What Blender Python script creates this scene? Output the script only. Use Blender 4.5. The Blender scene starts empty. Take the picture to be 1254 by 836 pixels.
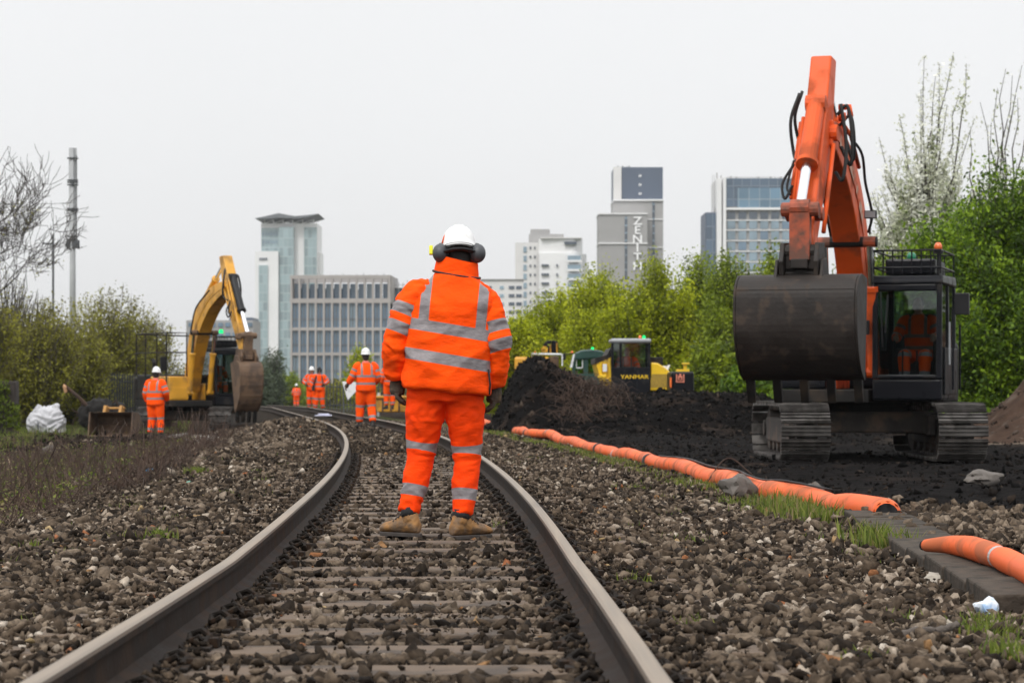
import bpy, bmesh, math, random
import numpy as np
from mathutils import Vector, Matrix, noise

sc = bpy.context.scene
R = math.radians
# ---------------------------------------------------------------- camera
HC, FOC, CX, CY = 0.93, 2961.0, 627.0, 468.0       # eye height, focal length in px of the 1254 px wide photo, principal column, horizon row
cam = bpy.data.cameras.new('camera')
cam.lens, cam.sensor_width, cam.shift_y = 85.0, 36.0, 0.0399
cam.clip_start, cam.clip_end = 0.1, 6000
cam.dof.use_dof = True
cam.dof.focus_distance = 14.4
cam.dof.aperture_fstop = 6.7
cam_o = bpy.data.objects.new('camera', cam)
cam_o.location = (0, 0, HC)
cam_o.rotation_euler = (R(90), 0, 0)
sc.collection.objects.link(cam_o)
sc.camera = cam_o
# ---------------------------------------------------------------- overcast sky
SUN_EL, SUN_AZ = R(52), R(205)                      # azimuth clockwise from +Y: behind the camera, a little to the left
world = bpy.data.worlds.new('World')
sc.world = world
world.use_nodes = True
wn, wl = world.node_tree.nodes, world.node_tree.links
wn.clear()
w_out = wn.new('ShaderNodeOutputWorld')
w_sky = wn.new('ShaderNodeTexSky')
w_sky.sky_type = 'NISHITA'
w_sky.sun_disc = False
w_sky.sun_elevation, w_sky.sun_rotation = SUN_EL, SUN_AZ
w_sky.air_density, w_sky.dust_density = 1.0, 4.0
w_hs = wn.new('ShaderNodeHueSaturation')
w_hs.inputs['Saturation'].default_value = 0.12
w_b1 = wn.new('ShaderNodeBackground')
w_b1.inputs['Strength'].default_value = 0.05
wl.new(w_sky.outputs[0], w_hs.inputs['Color'])
wl.new(w_hs.outputs[0], w_b1.inputs['Color'])
w_tc = wn.new('ShaderNodeTexCoord')
w_sep = wn.new('ShaderNodeSeparateXYZ')
wl.new(w_tc.outputs['Generated'], w_sep.inputs[0])
w_ramp = wn.new('ShaderNodeMapRange')               # cloud layer: overcast sky, three times brighter overhead than at the horizon
w_ramp.inputs['From Min'].default_value, w_ramp.inputs['From Max'].default_value = 0.18, 1.0
w_ramp.inputs['To Min'].default_value, w_ramp.inputs['To Max'].default_value = 0.735, 1.8
wl.new(w_sep.outputs['Z'], w_ramp.inputs['Value'])
w_no = wn.new('ShaderNodeTexNoise')
w_no.inputs['Scale'].default_value, w_no.inputs['Detail'].default_value = 3.0, 4.0
wl.new(w_tc.outputs['Generated'], w_no.inputs['Vector'])
w_nr = wn.new('ShaderNodeMapRange')
w_nr.inputs['To Min'].default_value, w_nr.inputs['To Max'].default_value = 0.95, 1.05
wl.new(w_no.outputs['Fac'], w_nr.inputs['Value'])
w_mul = wn.new('ShaderNodeMath'); w_mul.operation = 'MULTIPLY'
wl.new(w_ramp.outputs[0], w_mul.inputs[0]); wl.new(w_nr.outputs[0], w_mul.inputs[1])
w_b2 = wn.new('ShaderNodeBackground')
w_b2.inputs['Color'].default_value = (0.985, 0.99, 1.0, 1)
wl.new(w_mul.outputs[0], w_b2.inputs['Strength'])
w_add = wn.new('ShaderNodeAddShader')
wl.new(w_b1.outputs[0], w_add.inputs[0]); wl.new(w_b2.outputs[0], w_add.inputs[1])
wl.new(w_add.outputs[0], w_out.inputs['Surface'])
sun = bpy.data.lights.new('sun', 'SUN')
sun.energy, sun.angle, sun.color = 1.5, R(11), (1.0, 0.97, 0.92)
sun_o = bpy.data.objects.new('sun', sun)
sd = Vector((math.sin(SUN_AZ) * math.cos(SUN_EL), math.cos(SUN_AZ) * math.cos(SUN_EL), math.sin(SUN_EL)))
sun_o.rotation_euler = sd.to_track_quat('Z', 'Y').to_euler()
sun_o.location = (0, 0, 60)
sc.collection.objects.link(sun_o)
vs = sc.view_settings
vs.view_transform, vs.look, vs.exposure, vs.gamma, vs.use_curve_mapping = 'Standard', 'None', 0.0, 1.0, False
sc.cycles.max_bounces = 6
sc.cycles.transparent_max_bounces = 12
sc.cycles.use_denoising = True

# ---------------------------------------------------------------- helpers
rng = np.random.default_rng(7)
random.seed(11)
def at(px, py, d):
    """World point that a photo pixel shows at distance d."""
    return Vector(((px - CX) / FOC * d, d, HC + (CY - py) / FOC * d))
def link(o, parent=None):
    sc.collection.objects.link(o)
    if parent is not None: o.parent = parent
    return o
def tag(o, label=None, cat=None, group=None, kind=None):
    if label: o['label'] = label
    if cat: o['category'] = cat
    if group: o['group'] = group
    if kind: o['kind'] = kind
    return o
def thing(name, label, cat, loc=(0, 0, 0), yaw=0.0, group=None):
    o = bpy.data.objects.new(name, None)
    o.empty_display_size = 0.3
    o.location = loc
    o.rotation_euler = (0, 0, yaw)
    link(o)
    return tag(o, label, cat, group)
def copy_tree(o, parent=None):
    c = o.copy()
    link(c)
    c.parent = parent
    for ch in list(o.children): copy_tree(ch, c)
    return c

class MB:
    """Collects shapes, then links them as one mesh object."""
    def __init__(s, T=None): s.v, s.f, s.m, s.cur, s.T = [], [], [], 0, T
    def add(s, vs_, fs):
        n = len(s.v)
        if s.T is not None: vs_ = [s.T @ Vector(v) for v in vs_]
        s.v.extend(tuple(v) for v in vs_)
        for f in fs:
            s.f.append(tuple(i + n for i in f)); s.m.append(s.cur)
        return s
    def box(s, x0, x1, y0, y1, z0, z1):
        return s.add([(x0,y0,z0),(x1,y0,z0),(x1,y1,z0),(x0,y1,z0),(x0,y0,z1),(x1,y0,z1),(x1,y1,z1),(x0,y1,z1)],
                     [(0,3,2,1),(4,5,6,7),(0,1,5,4),(1,2,6,5),(2,3,7,6),(3,0,4,7)])
    def obox(s, c, size, M=None):
        hx, hy, hz = (k / 2 for k in size)
        M = M or Matrix.Identity(3)
        c = Vector(c)
        vs_ = [c + M @ Vector((a * hx, b * hy, d * hz)) for d in (-1, 1) for a, b in ((-1,-1),(1,-1),(1,1),(-1,1))]
        return s.add(vs_, [(0,3,2,1),(4,5,6,7),(0,1,5,4),(1,2,6,5),(2,3,7,6),(3,0,4,7)])
    def rings(s, rs, cap=True, closed=False):
        n = len(rs[0]); vs_ = [p for r in rs for p in r]; fs = []
        K = len(rs)
        for k in range(K if closed else K - 1):
            a, b = k * n, ((k + 1) % K) * n
            for i in range(n):
                j = (i + 1) % n
                fs.append((a + i, a + j, b + j, b + i))
        if cap and not closed:
            fs.append(tuple(reversed(range(n)))); fs.append(tuple((K - 1) * n + i for i in range(n)))
        return s.add(vs_, fs)
    def tube(s, pts, r, n=8, cap=True, flat=1.0):
        pts = [Vector(p) for p in pts]
        K = len(pts)
        rr = list(r) if hasattr(r, '__len__') else [r] * K
        t0 = (pts[1] - pts[0]).normalized()
        u = t0.orthogonal().normalized() if abs(t0.z) > .9 else t0.cross(Vector((0, 0, 1))).normalized()
        out = []
        for k in range(K):
            t = (pts[min(k + 1, K - 1)] - pts[max(k - 1, 0)])
            t = t.normalized() if t.length > 1e-9 else t0
            u = (u - t * u.dot(t)).normalized()
            w = t.cross(u)
            out.append([pts[k] + (u * math.cos(a) + w * math.sin(a) * flat) * rr[k] for a in (2 * math.pi * i / n for i in range(n))])
        return s.rings(out, cap)
    def prism(s, prof, x0, x1, ax='x'):
        """Extrude a 2D outline: ax x -> outline in (y,z); ax y -> (x,z); ax z -> (x,y)."""
        def p3(a, b, t):
            return (t, a, b) if ax == 'x' else (a, t, b) if ax == 'y' else (a, b, t)
        n = len(prof)
        vs_ = [p3(a, b, x0) for a, b in prof] + [p3(a, b, x1) for a, b in prof]
        fs = [tuple(range(n)), tuple(range(2 * n - 1, n - 1, -1))]
        for i in range(n):
            j = (i + 1) % n
            fs.append((i, i + n, j + n, j))
        return s.add(vs_, fs)
    def ell(s, c, r, nu=16, nv=10, M=None, v0=-90, v1=90):
        c = Vector(c); M = M or Matrix.Identity(3)
        rs = []
        for k in range(nv + 1):
            ph = R(v0 + (v1 - v0) * k / nv)
            cp = max(math.cos(ph), 1e-3)
            rs.append([c + M @ Vector((r[0] * cp * math.cos(a), r[1] * cp * math.sin(a), r[2] * math.sin(ph))) for a in (2 * math.pi * i / nu for i in range(nu))])
        return s.rings(rs)
    def mesh(s, name):
        me = bpy.data.meshes.new(name)
        me.from_pydata(s.v, [], s.f)
        me.polygons.foreach_set('material_index', s.m)
        bm = bmesh.new(); bm.from_mesh(me)
        bmesh.ops.recalc_face_normals(bm, faces=bm.faces)
        bm.to_mesh(me); bm.free()
        return me
    def build(s, name, mats, parent=None, smooth=False, bevel=0.0, seg=2):
        me = s.mesh(name)
        return mesh_obj(name, me, mats, parent, smooth, bevel, seg)
def mesh_obj(name, me, mats, parent=None, smooth=False, bevel=0.0, seg=2):
    for m in (mats if isinstance(mats, (list, tuple)) else [mats]): me.materials.append(m)
    if smooth: me.polygons.foreach_set('use_smooth', [True] * len(me.polygons))
    o = link(bpy.data.objects.new(name, me), parent)
    if bevel:
        b = o.modifiers.new('bevel', 'BEVEL')
        b.width, b.segments, b.limit_method, b.angle_limit = bevel, seg, 'ANGLE', R(35)
        if not smooth: b.harden_normals = False
    return o
def smooth_by_angle(me, ang=40):
    me.polygons.foreach_set('use_smooth', [True] * len(me.polygons))
    bm = bmesh.new(); bm.from_mesh(me)
    for e in bm.edges:
        e.smooth = len(e.link_faces) == 2 and e.calc_face_angle(0) < R(ang)
    bm.to_mesh(me); bm.free()
def np_mesh(name, co, faces_idx, nper, mats, attrs=None, smooth=False):
    """Fast mesh from numpy: co (n,3), faces_idx flat, nper verts per face (int or array); attrs name -> (domain, float array)."""
    me = bpy.data.meshes.new(name)
    co = np.ascontiguousarray(co, dtype=np.float32); fi = np.ascontiguousarray(faces_idx, dtype=np.int32).ravel()
    tot = np.full(len(fi) // nper, nper, dtype=np.int32) if np.isscalar(nper) else np.asarray(nper, dtype=np.int32)
    me.vertices.add(len(co)); me.vertices.foreach_set('co', co.ravel())
    me.loops.add(len(fi)); me.loops.foreach_set('vertex_index', fi)
    me.polygons.add(len(tot))
    st = np.zeros(len(tot), dtype=np.int32); st[1:] = np.cumsum(tot)[:-1]
    me.polygons.foreach_set('loop_start', st)
    try: me.polygons.foreach_set('loop_total', tot)
    except Exception: pass
    if smooth: me.polygons.foreach_set('use_smooth', np.ones(len(tot), dtype=bool))
    me.update(calc_edges=True)
    for k, (dom, arr) in (attrs or {}).items():
        a = me.attributes.new(k, 'FLOAT', dom); a.data.foreach_set('value', np.ascontiguousarray(arr, dtype=np.float32))
    for m in (mats if isinstance(mats, (list, tuple)) else [mats]): me.materials.append(m)
    return me
def remesh(mb, voxel, smooth=6, fac=0.5):
    o = bpy.data.objects.new('tmp', mb.mesh('tmp')); sc.collection.objects.link(o)
    m = o.modifiers.new('r', 'REMESH'); m.mode = 'VOXEL'; m.voxel_size = voxel; m.adaptivity = 0
    if smooth:
        k = o.modifiers.new('s', 'SMOOTH'); k.factor, k.iterations = fac, smooth
    dg = bpy.context.evaluated_depsgraph_get()
    me = bpy.data.meshes.new_from_object(o.evaluated_get(dg))
    old = o.data
    bpy.data.objects.remove(o); bpy.data.meshes.remove(old)
    return me
def mesh_np(me):
    co = np.empty(len(me.vertices) * 3, dtype=np.float32); me.vertices.foreach_get('co', co)
    return co.reshape(-1, 3).astype(np.float64)
def spline(pts, n=8):
    """Catmull-Rom through points; each point may carry extra numbers after x,y,z."""
    P = [np.array(p, float) for p in pts]
    P = [2 * P[0] - P[1]] + P + [2 * P[-1] - P[-2]]
    out = []
    for i in range(1, len(P) - 2):
        for k in range(n):
            t = k / n
            out.append(.5 * ((2 * P[i]) + (-P[i-1] + P[i+1]) * t + (2*P[i-1] - 5*P[i] + 4*P[i+1] - P[i+2]) * t*t + (-P[i-1] + 3*P[i] - 3*P[i+1] + P[i+2]) * t**3))
    out.append(P[-2])
    return out
def fbm(x, y, s=1.0, seed=0.0, oct=3):
    """Cheap smooth noise in numpy, about -1..1: sums of rotated sines with incommensurate frequencies."""
    x = np.asarray(x, float) * s; y = np.asarray(y, float) * s
    v = np.zeros(np.broadcast(x, y).shape); a, tot = 1.0, 0.0
    r = np.random.default_rng(int(seed * 131 + 17))
    for o in range(oct):
        for k in range(4):
            th, ph, q = r.uniform(0, 6.28), r.uniform(0, 6.28, 2), r.uniform(.7, 1.4)
            u = (x * math.cos(th) + y * math.sin(th)) * q; w = (-x * math.sin(th) + y * math.cos(th)) * q
            v = v + a * np.sin(u + ph[0] + 1.3 * np.sin(w * .8 + ph[1])) / 2.2
        tot += a; x = x * 2.1; y = y * 2.1; a *= .5
    return v / tot

# ---------------------------------------------------------------- materials
def new_mat(name):
    m = bpy.data.materials.new(name); m.use_nodes = True
    nt = m.node_tree; nt.nodes.clear()
    out = nt.nodes.new('ShaderNodeOutputMaterial')
    return m, nt, out
def N(nt, t, **kw):
    n = nt.nodes.new(t)
    for k, v in kw.items():
        if k in n.inputs: n.inputs[k].default_value = v
        else: setattr(n, k, v)
    return n
def noise_node(nt, scale, detail=4.0, coord='Object', stretch=None):
    tc = N(nt, 'ShaderNodeTexCoord')
    n = N(nt, 'ShaderNodeTexNoise', Scale=scale, Detail=detail)
    if stretch:
        mp = N(nt, 'ShaderNodeMapping'); mp.inputs['Scale'].default_value = stretch
        nt.links.new(tc.outputs[coord], mp.inputs['Vector']); nt.links.new(mp.outputs[0], n.inputs['Vector'])
    else: nt.links.new(tc.outputs[coord], n.inputs['Vector'])
    return n.outputs['Fac']
def mrange(nt, v, a, b, c, d, clamp=True):
    n = N(nt, 'ShaderNodeMapRange'); n.clamp = clamp
    for i, x in zip(('From Min', 'From Max', 'To Min', 'To Max'), (a, b, c, d)): n.inputs[i].default_value = x
    nt.links.new(v, n.inputs['Value']); return n.outputs[0]
def mixc(nt, fac, a, b):
    n = N(nt, 'ShaderNodeMix', data_type='RGBA')
    for sock, v in ((n.inputs[0], fac), (n.inputs[6], a), (n.inputs[7], b)):
        if isinstance(v, (int, float)): sock.default_value = v
        elif isinstance(v, (tuple, list)): sock.default_value = (*v[:3], 1)
        else: nt.links.new(v, sock)
    return n.outputs[2]
def scale_col(c, k): return tuple(min(1.0, x * k) for x in c)
def surf(name, col, rough=.6, metal=0.0, var=.18, vs=3.0, bump=0.0, bs=40.0, dirt=None, stretch=None, spec=.5, coat=0.0, sheen=0.0, coord='Object'):
    """Surface with broken-up colour and roughness; dirt = (colour, cover 0..1, scale): patches of grime or rust with a shape of their own."""
    m, nt, out = new_mat(name)
    b = N(nt, 'ShaderNodeBsdfPrincipled', Metallic=metal)
    b.inputs['Specular IOR Level'].default_value = spec
    b.inputs['Coat Weight'].default_value = coat
    b.inputs['Sheen Weight'].default_value = sheen
    n1 = noise_node(nt, vs, 6, coord, stretch)
    c = mixc(nt, mrange(nt, n1, .3, .7, 0, 1), scale_col(col, 1 - var), scale_col(col, 1 + var))
    rv = mrange(nt, n1, .3, .7, max(0.02, rough - .08), min(1, rough + .08))
    if dirt:
        n2 = noise_node(nt, dirt[2], 8, coord)
        f = mrange(nt, n2, .62 - dirt[1] * .35, .70 - dirt[1] * .22, 0, min(1.0, .55 + dirt[1] * .5))
        c = mixc(nt, f, c, dirt[0])
        rm = N(nt, 'ShaderNodeMix', data_type='FLOAT')
        nt.links.new(f, rm.inputs[0]); nt.links.new(rv, rm.inputs[2]); rm.inputs[3].default_value = .9
        rv = rm.outputs[0]
    nt.links.new(c, b.inputs['Base Color']); nt.links.new(rv, b.inputs['Roughness'])
    if bump:
        bn = N(nt, 'ShaderNodeBump', Strength=bump, Distance=.02)
        nt.links.new(noise_node(nt, bs, 5, coord, stretch), bn.inputs['Height']); nt.links.new(bn.outputs[0], b.inputs['Normal'])
    nt.links.new(b.outputs[0], out.inputs['Surface'])
    return m
def attr_mat(name, attr, stops, rough=.9, bump=0.0, bs=60.0, transl=0.0, spec=.3, var=.15, vs=30.0):
    """Colour from a per-face value through a ramp (each stone, leaf or blade has its own)."""
    m, nt, out = new_mat(name)
    a = N(nt, 'ShaderNodeAttribute', attribute_name=attr)
    rp = N(nt, 'ShaderNodeValToRGB')
    while len(rp.color_ramp.elements) > 1: rp.color_ramp.elements.remove(rp.color_ramp.elements[-1])
    rp.color_ramp.elements[0].position = stops[0][0]; rp.color_ramp.elements[0].color = (*stops[0][1], 1)
    for p, c in stops[1:]:
        e = rp.color_ramp.elements.new(p); e.color = (*c, 1)
    nt.links.new(a.outputs['Fac'], rp.inputs[0])
    c = rp.outputs[0]
    if var:
        f = mrange(nt, noise_node(nt, vs, 4), .3, .7, 1 - var, 1 + var)
        mm = N(nt, 'ShaderNodeVectorMath', operation='SCALE')
        nt.links.new(c, mm.inputs[0]); nt.links.new(f, mm.inputs['Scale']); c = mm.outputs[0]
    b = N(nt, 'ShaderNodeBsdfPrincipled', Roughness=rough)
    b.inputs['Specular IOR Level'].default_value = spec
    nt.links.new(c, b.inputs['Base Color'])
    if bump:
        bn = N(nt, 'ShaderNodeBump', Strength=bump, Distance=.01)
        nt.links.new(noise_node(nt, bs, 5), bn.inputs['Height']); nt.links.new(bn.outputs[0], b.inputs['Normal'])
    sh = b.outputs[0]
    if transl:
        t = N(nt, 'ShaderNodeBsdfTranslucent'); nt.links.new(c, t.inputs['Color'])
        mx = N(nt, 'ShaderNodeMixShader'); mx.inputs[0].default_value = transl
        nt.links.new(sh, mx.inputs[1]); nt.links.new(t.outputs[0], mx.inputs[2]); sh = mx.outputs[0]
    nt.links.new(sh, out.inputs['Surface'])
    return m
def glass(name, tint=(.75, .82, .82), refl=1.0, dark=0.0):
    """Thin window pane: clear tinted film with a mirror-like sheen that grows at grazing angles."""
    m, nt, out = new_mat(name)
    t = N(nt, 'ShaderNodeBsdfTransparent', Color=(*tint, 1))
    g = N(nt, 'ShaderNodeBsdfGlossy', Roughness=.03)
    fr = N(nt, 'ShaderNodeFresnel', IOR=1.45)
    f = mrange(nt, fr.outputs[0], 0, 1, .02 + dark, refl)
    mx = N(nt, 'ShaderNodeMixShader')
    nt.links.new(f, mx.inputs[0]); nt.links.new(t.outputs[0], mx.inputs[1]); nt.links.new(g.outputs[0], mx.inputs[2])
    nt.links.new(mx.outputs[0], out.inputs['Surface'])
    return m
def lamp_mat(name, col, strength):
    m, nt, out = new_mat(name)
    e = N(nt, 'ShaderNodeEmission', Color=(*col, 1), Strength=strength)
    nt.links.new(e.outputs[0], out.inputs['Surface'])
    return m
HIVIS = (1.0, 0.088, 0.002)
def hivis_mat(name, col=HIVIS, tape=(.24, .22, .225), wr=1.0, grime=.2):
    """Fluorescent fabric with grey reflective tape where the mesh's 'tape' attribute is above zero."""
    m, nt, out = new_mat(name)
    n1 = noise_node(nt, 5, 5)
    c = mixc(nt, mrange(nt, n1, .3, .7, 0, 1), (col[0] * .9, col[1] * .74, col[2]), col)
    n2 = noise_node(nt, 3.0, 8)
    c = mixc(nt, mrange(nt, n2, .55, .8, 0, grime * 3), c, (.25, .055, .015))
    at_ = N(nt, 'ShaderNodeAttribute', attribute_name='tape')
    f = mrange(nt, at_.outputs['Fac'], -.0015, .0015, 0, 1)
    tc = mixc(nt, mrange(nt, noise_node(nt, 14, 6), .35, .7, 0, 1), scale_col(tape, .8), scale_col(tape, 1.15))
    c = mixc(nt, f, c, tc)
    b = N(nt, 'ShaderNodeBsdfPrincipled', Roughness=.8)
    b.inputs['Specular IOR Level'].default_value = .12
    nt.links.new(c, b.inputs['Base Color'])
    nt.links.new(mrange(nt, f, 0, 1, .82, .42), b.inputs['Roughness'])
    bn = N(nt, 'ShaderNodeBump', Strength=.55 * wr, Distance=.02)
    nt.links.new(noise_node(nt, 7, 5, 'Object', (1.0, 1.0, 2.2)), bn.inputs['Height'])
    b3 = N(nt, 'ShaderNodeBump', Strength=.5 * wr, Distance=.012)
    nt.links.new(noise_node(nt, 17, 4, 'Object', (1.0, 1.0, 1.9)), b3.inputs['Height']); nt.links.new(bn.outputs[0], b3.inputs['Normal']); bn = b3
    b2 = N(nt, 'ShaderNodeBump', Strength=.12, Distance=.004)
    nt.links.new(noise_node(nt, 160, 2), b2.inputs['Height']); nt.links.new(bn.outputs[0], b2.inputs['Normal'])
    nt.links.new(b2.outputs[0], b.inputs['Normal'])
    nt.links.new(b.outputs[0], out.inputs['Surface'])
    return m
M = {}
M['white_paint'] = surf('white_paint', (.72, .73, .74), .45, var=.05, dirt=((.45, .44, .42), .2, 4))
M['black_plastic'] = surf('black_plastic', (.008, .008, .009), .5, var=.2, spec=.3)
M['rubber'] = surf('rubber', (.012, .012, .012), .75, bump=.2)
M['steel_dark'] = surf('steel_dark', (.014, .0125, .0115), .6, .1, dirt=((.055, .04, .028), .3, 3), bump=.15, spec=.2)
M['chrome'] = surf('chrome', (.75, .76, .78), .18, 1.0, var=.05)
# ================================================================ terrain and track
def cl(y):
    y = np.asarray(y, float)
    return np.where(y < 60, -.36 - .00105 * y * y, -4.14 - .126 * (y - 60))
def zt(y):
    y = np.clip(np.asarray(y, float), 0, 420)
    return -.003 * np.maximum(0, y - 15) - .005 * np.maximum(0, y - 100) + .0125 * np.maximum(0, 10.5 - np.maximum(y, 3.0))
def gz(x, y):
    """Height of the ground (without ballast stones)."""
    x = np.asarray(x, float); y = np.asarray(y, float)
    o = x - cl(y)
    near = np.interp(o, [-60, -25, -12, -7, -4.2, -2.6, -1.7, 0, 1.7, 2.6, 3.2, 4.5, 9, 20, 60], [-.2, -.45, -.6, -.52, -.36, -.16, -.05, -.05, -.05, -.08, -.13, -.10, -.10, -.02, .3])
    far = np.interp(o, [-60, -25, -12, -7, -3.2, -2.1, -1.7, 0, 1.7, 2.6, 3.2, 4.5, 9, 20, 60], [-.2, -.4, -.45, -.42, -.36, -.2, -.08, -.05, -.05, -.08, -.13, -.10, -.10, -.02, .3])
    t = np.clip((y - 42) / 16, 0, 1)
    z = near * (1 - t) + far * t + zt(y)
    z = z + .30 * np.exp(-((x + 4.9) / .9) ** 2 - ((y - 50) / 9) ** 2) + .14 * np.exp(-((x + 4.2) / .9) ** 2 - ((y - 33) / 7) ** 2)
    rough = np.clip((np.abs(o) - 1.9) / 2.2, 0, 1)
    z = z + rough * (.035 * fbm(x, y, 1.1, 3) + .045 * fbm(x, y, .35, 5)) * np.clip(y / 12, .3, 1) * np.clip((400 - y) / 300, 0, 1)
    soil = np.clip((o - 3.6) / 1.2, 0, 1) * np.clip((70 - y) / 20, 0, 1)
    z = z + soil * (.05 * fbm(x, y, 2.3, 8) + .05 * fbm(x, y, .8, 9))
    return z
def grid_mesh(name, X, Y, Z, mats, attrs=None):
    h, w = X.shape
    co = np.stack([X, Y, Z], -1).reshape(-1, 3)
    i = np.arange(h * w).reshape(h, w)
    f = np.stack([i[:-1, :-1], i[:-1, 1:], i[1:, 1:], i[1:, :-1]], -1).reshape(-1, 4)
    return np_mesh(name, co, f, 4, mats, {k: ('POINT', v.ravel()) for k, v in (attrs or {}).items()}, smooth=True)
def ground_mat():
    m, nt, out = new_mat('ground_soil')
    L = nt.links
    def A(n): return N(nt, 'ShaderNodeAttribute', attribute_name=n).outputs['Fac']
    n_f = noise_node(nt, 9, 8); n_m = noise_node(nt, 1.1, 8); n_g = noise_node(nt, 45, 4)
    grit = mixc(nt, mrange(nt, n_g, .35, .7, 0, 1), (.008, .006, .0045), (.034, .027, .020))
    grit = mixc(nt, mrange(nt, n_m, .4, .65, 0, .6), grit, (.032, .024, .017))
    soil = mixc(nt, mrange(nt, n_f, .35, .7, 0, 1), (.0035, .003, .003), (.011, .0095, .009))
    soil = mixc(nt, mrange(nt, n_m, .58, .74, 0, .7), soil, (.035, .024, .018))
    earth = mixc(nt, mrange(nt, n_f, .35, .7, 0, 1), (.009, .006, .0045), (.04, .026, .017))
    green = mixc(nt, mrange(nt, n_f, .35, .7, 0, 1), (.035, .052, .010), (.10, .12, .025))
    sand = mixc(nt, mrange(nt, n_f, .35, .7, 0, 1), (.13, .095, .07), (.25, .20, .155))
    c = mixc(nt, A('ballast'), earth, grit)
    c = mixc(nt, A('soil'), c, soil)
    c = mixc(nt, A('sand'), c, sand)
    gm = N(nt, 'ShaderNodeMath', operation='MULTIPLY')
    L.new(A('grass'), gm.inputs[0]); L.new(mrange(nt, n_m, .38, .58, .05, 1), gm.inputs[1])
    c = mixc(nt, gm.outputs[0], c, green)
    b = N(nt, 'ShaderNodeBsdfPrincipled', Roughness=.95)
    b.inputs['Specular IOR Level'].default_value = .04
    L.new(c, b.inputs['Base Color'])
    b1 = N(nt, 'ShaderNodeBump', Strength=.9, Distance=.03); L.new(n_g, b1.inputs['Height'])
    b2 = N(nt, 'ShaderNodeBump', Strength=.8, Distance=.10); L.new(n_f, b2.inputs['Height']); L.new(b1.outputs[0], b2.inputs['Normal'])
    L.new(b2.outputs[0], b.inputs['Normal'])
    L.new(b.outputs[0], out.inputs['Surface'])
    return m
M['ground'] = ground_mat()
ys = np.concatenate([np.linspace(-30, 3.2, 18), np.geomspace(3.5, 140, 380), np.geomspace(146, 1150, 45)])
us = np.sinh(np.linspace(-2.2, 2.2, 281)) / math.sinh(2.2)
X = us[None, :] * (np.abs(ys)[:, None] * .55 + 14); Y = np.repeat(ys[:, None], len(us), 1)
X = X + np.where(Y < 140, cl(np.minimum(Y, 140)), cl(140)) * np.exp(-us[None, :] ** 2 * 3)
Z = gz(X, Y)
o_ = X - cl(Y)
nb = .5 * fbm(X, Y, .9, 21) + .3 * fbm(X, Y, 3, 22)
a_ball = np.clip((o_ + 3.4 + nb * 1.2) / .8, 0, 1) * np.clip((3.4 - o_ + nb * .6) / .5, 0, 1)
a_soil = np.clip((o_ - 3.4 + nb * .3) / .5, 0, 1) * np.clip((95 - Y) / 25, 0, 1) * np.clip((26 - o_) / 6, 0, 1)
a_soil = np.maximum(a_soil, np.exp(-((X + 8.0) / 4.0) ** 2 - ((Y - 57) / 11) ** 2) * .9)
a_sand = np.clip(np.exp(-((X - 9.6) / 2.2) ** 2 - ((Y - 44) / 4) ** 2) * 1.6 - .3 + nb * .3, 0, 1) * .9
a_grass = np.clip((-o_ - 4.6 + nb * 2.2) / 2.5, 0, 1) * np.clip(1 - np.exp(-((X + 8.4) / 3.8) ** 2 - ((Y - 60) / 12) ** 2) * 1.4, 0, 1)
a_grass = np.maximum(a_grass * .8, np.exp(-((o_ - 2.72) / .32) ** 2) * np.clip((Y - 16) / 4, 0, 1) * .9)
a_grass = np.maximum(a_grass, np.clip((o_ - 20) / 6, 0, 1)); a_grass = np.where(Y > 110, np.maximum(a_grass, np.clip((np.abs(o_) - 4) / 3, 0, 1)), a_grass)
g = link(bpy.data.objects.new('ground', grid_mesh('ground', X, Y, Z, M['ground'], dict(ballast=a_ball, soil=a_soil, sand=a_sand, grass=a_grass))))
tag(g, 'churned dark earth and gravel along the railway', 'ground', kind='structure')

# ---------------------------------------------------------------- rails
M['rail_side'] = surf('rail_side', (.017, .0105, .007), .8, .0, .35, 6, bump=.2, dirt=((.042, .024, .014), .35, 5), spec=.2)
M['rail_top'] = surf('rail_top', (.215, .175, .135), .55, .1, .22, 2.0, stretch=(14, .35, 14), spec=.3)
M['rail_head'] = surf('rail_head', (.085, .062, .044), .6, .05, .25, 2.0, stretch=(14, .5, 14), spec=.25)
RP = [(-.07, 0), (.07, 0), (.07, .010), (.03, .022), (.010, .034), (.008, .110), (.016, .120), (.031, .126), (.031, .147), (.026, .156), (.015, .160),
      (-.015, .160), (-.026, .156), (-.031, .147), (-.031, .126), (-.016, .120), (-.008, .110), (-.010, .034), (-.03, .022), (-.07, .010)]
def rail(side, label):
    mb = MB()
    ys_ = np.concatenate([np.arange(2.0, 60, .2), np.arange(60, 200, 2.0)])
    rs = []
    for y in ys_:
        dx = float(cl(y + .5) - cl(y - .5)); nx = 1 / math.hypot(1, dx); ny = -dx * nx
        c = float(cl(y)) + side * .7525 * nx, y + side * .7525 * ny
        z0 = float(zt(y)) + .0
        rs.append([(c[0] + a * nx, c[1] + a * ny, z0 + b) for a, b in RP])
    mb.rings(rs)
    n = len(RP)
    mb.m = [1 if (k % n) in (9, 10, 11) else 2 if (k % n) in (8, 12) else 0 for k in range(len(mb.f) - 2)] + [0, 0]
    return tag(mb.build('rail', [M['rail_side'], M['rail_top'], M['rail_head']]), label, 'rail', 'running rails')
rail(-1, 'long curving steel rail on the left of the sleepers')
rail(1, 'long curving steel rail passing right behind the standing man')
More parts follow.
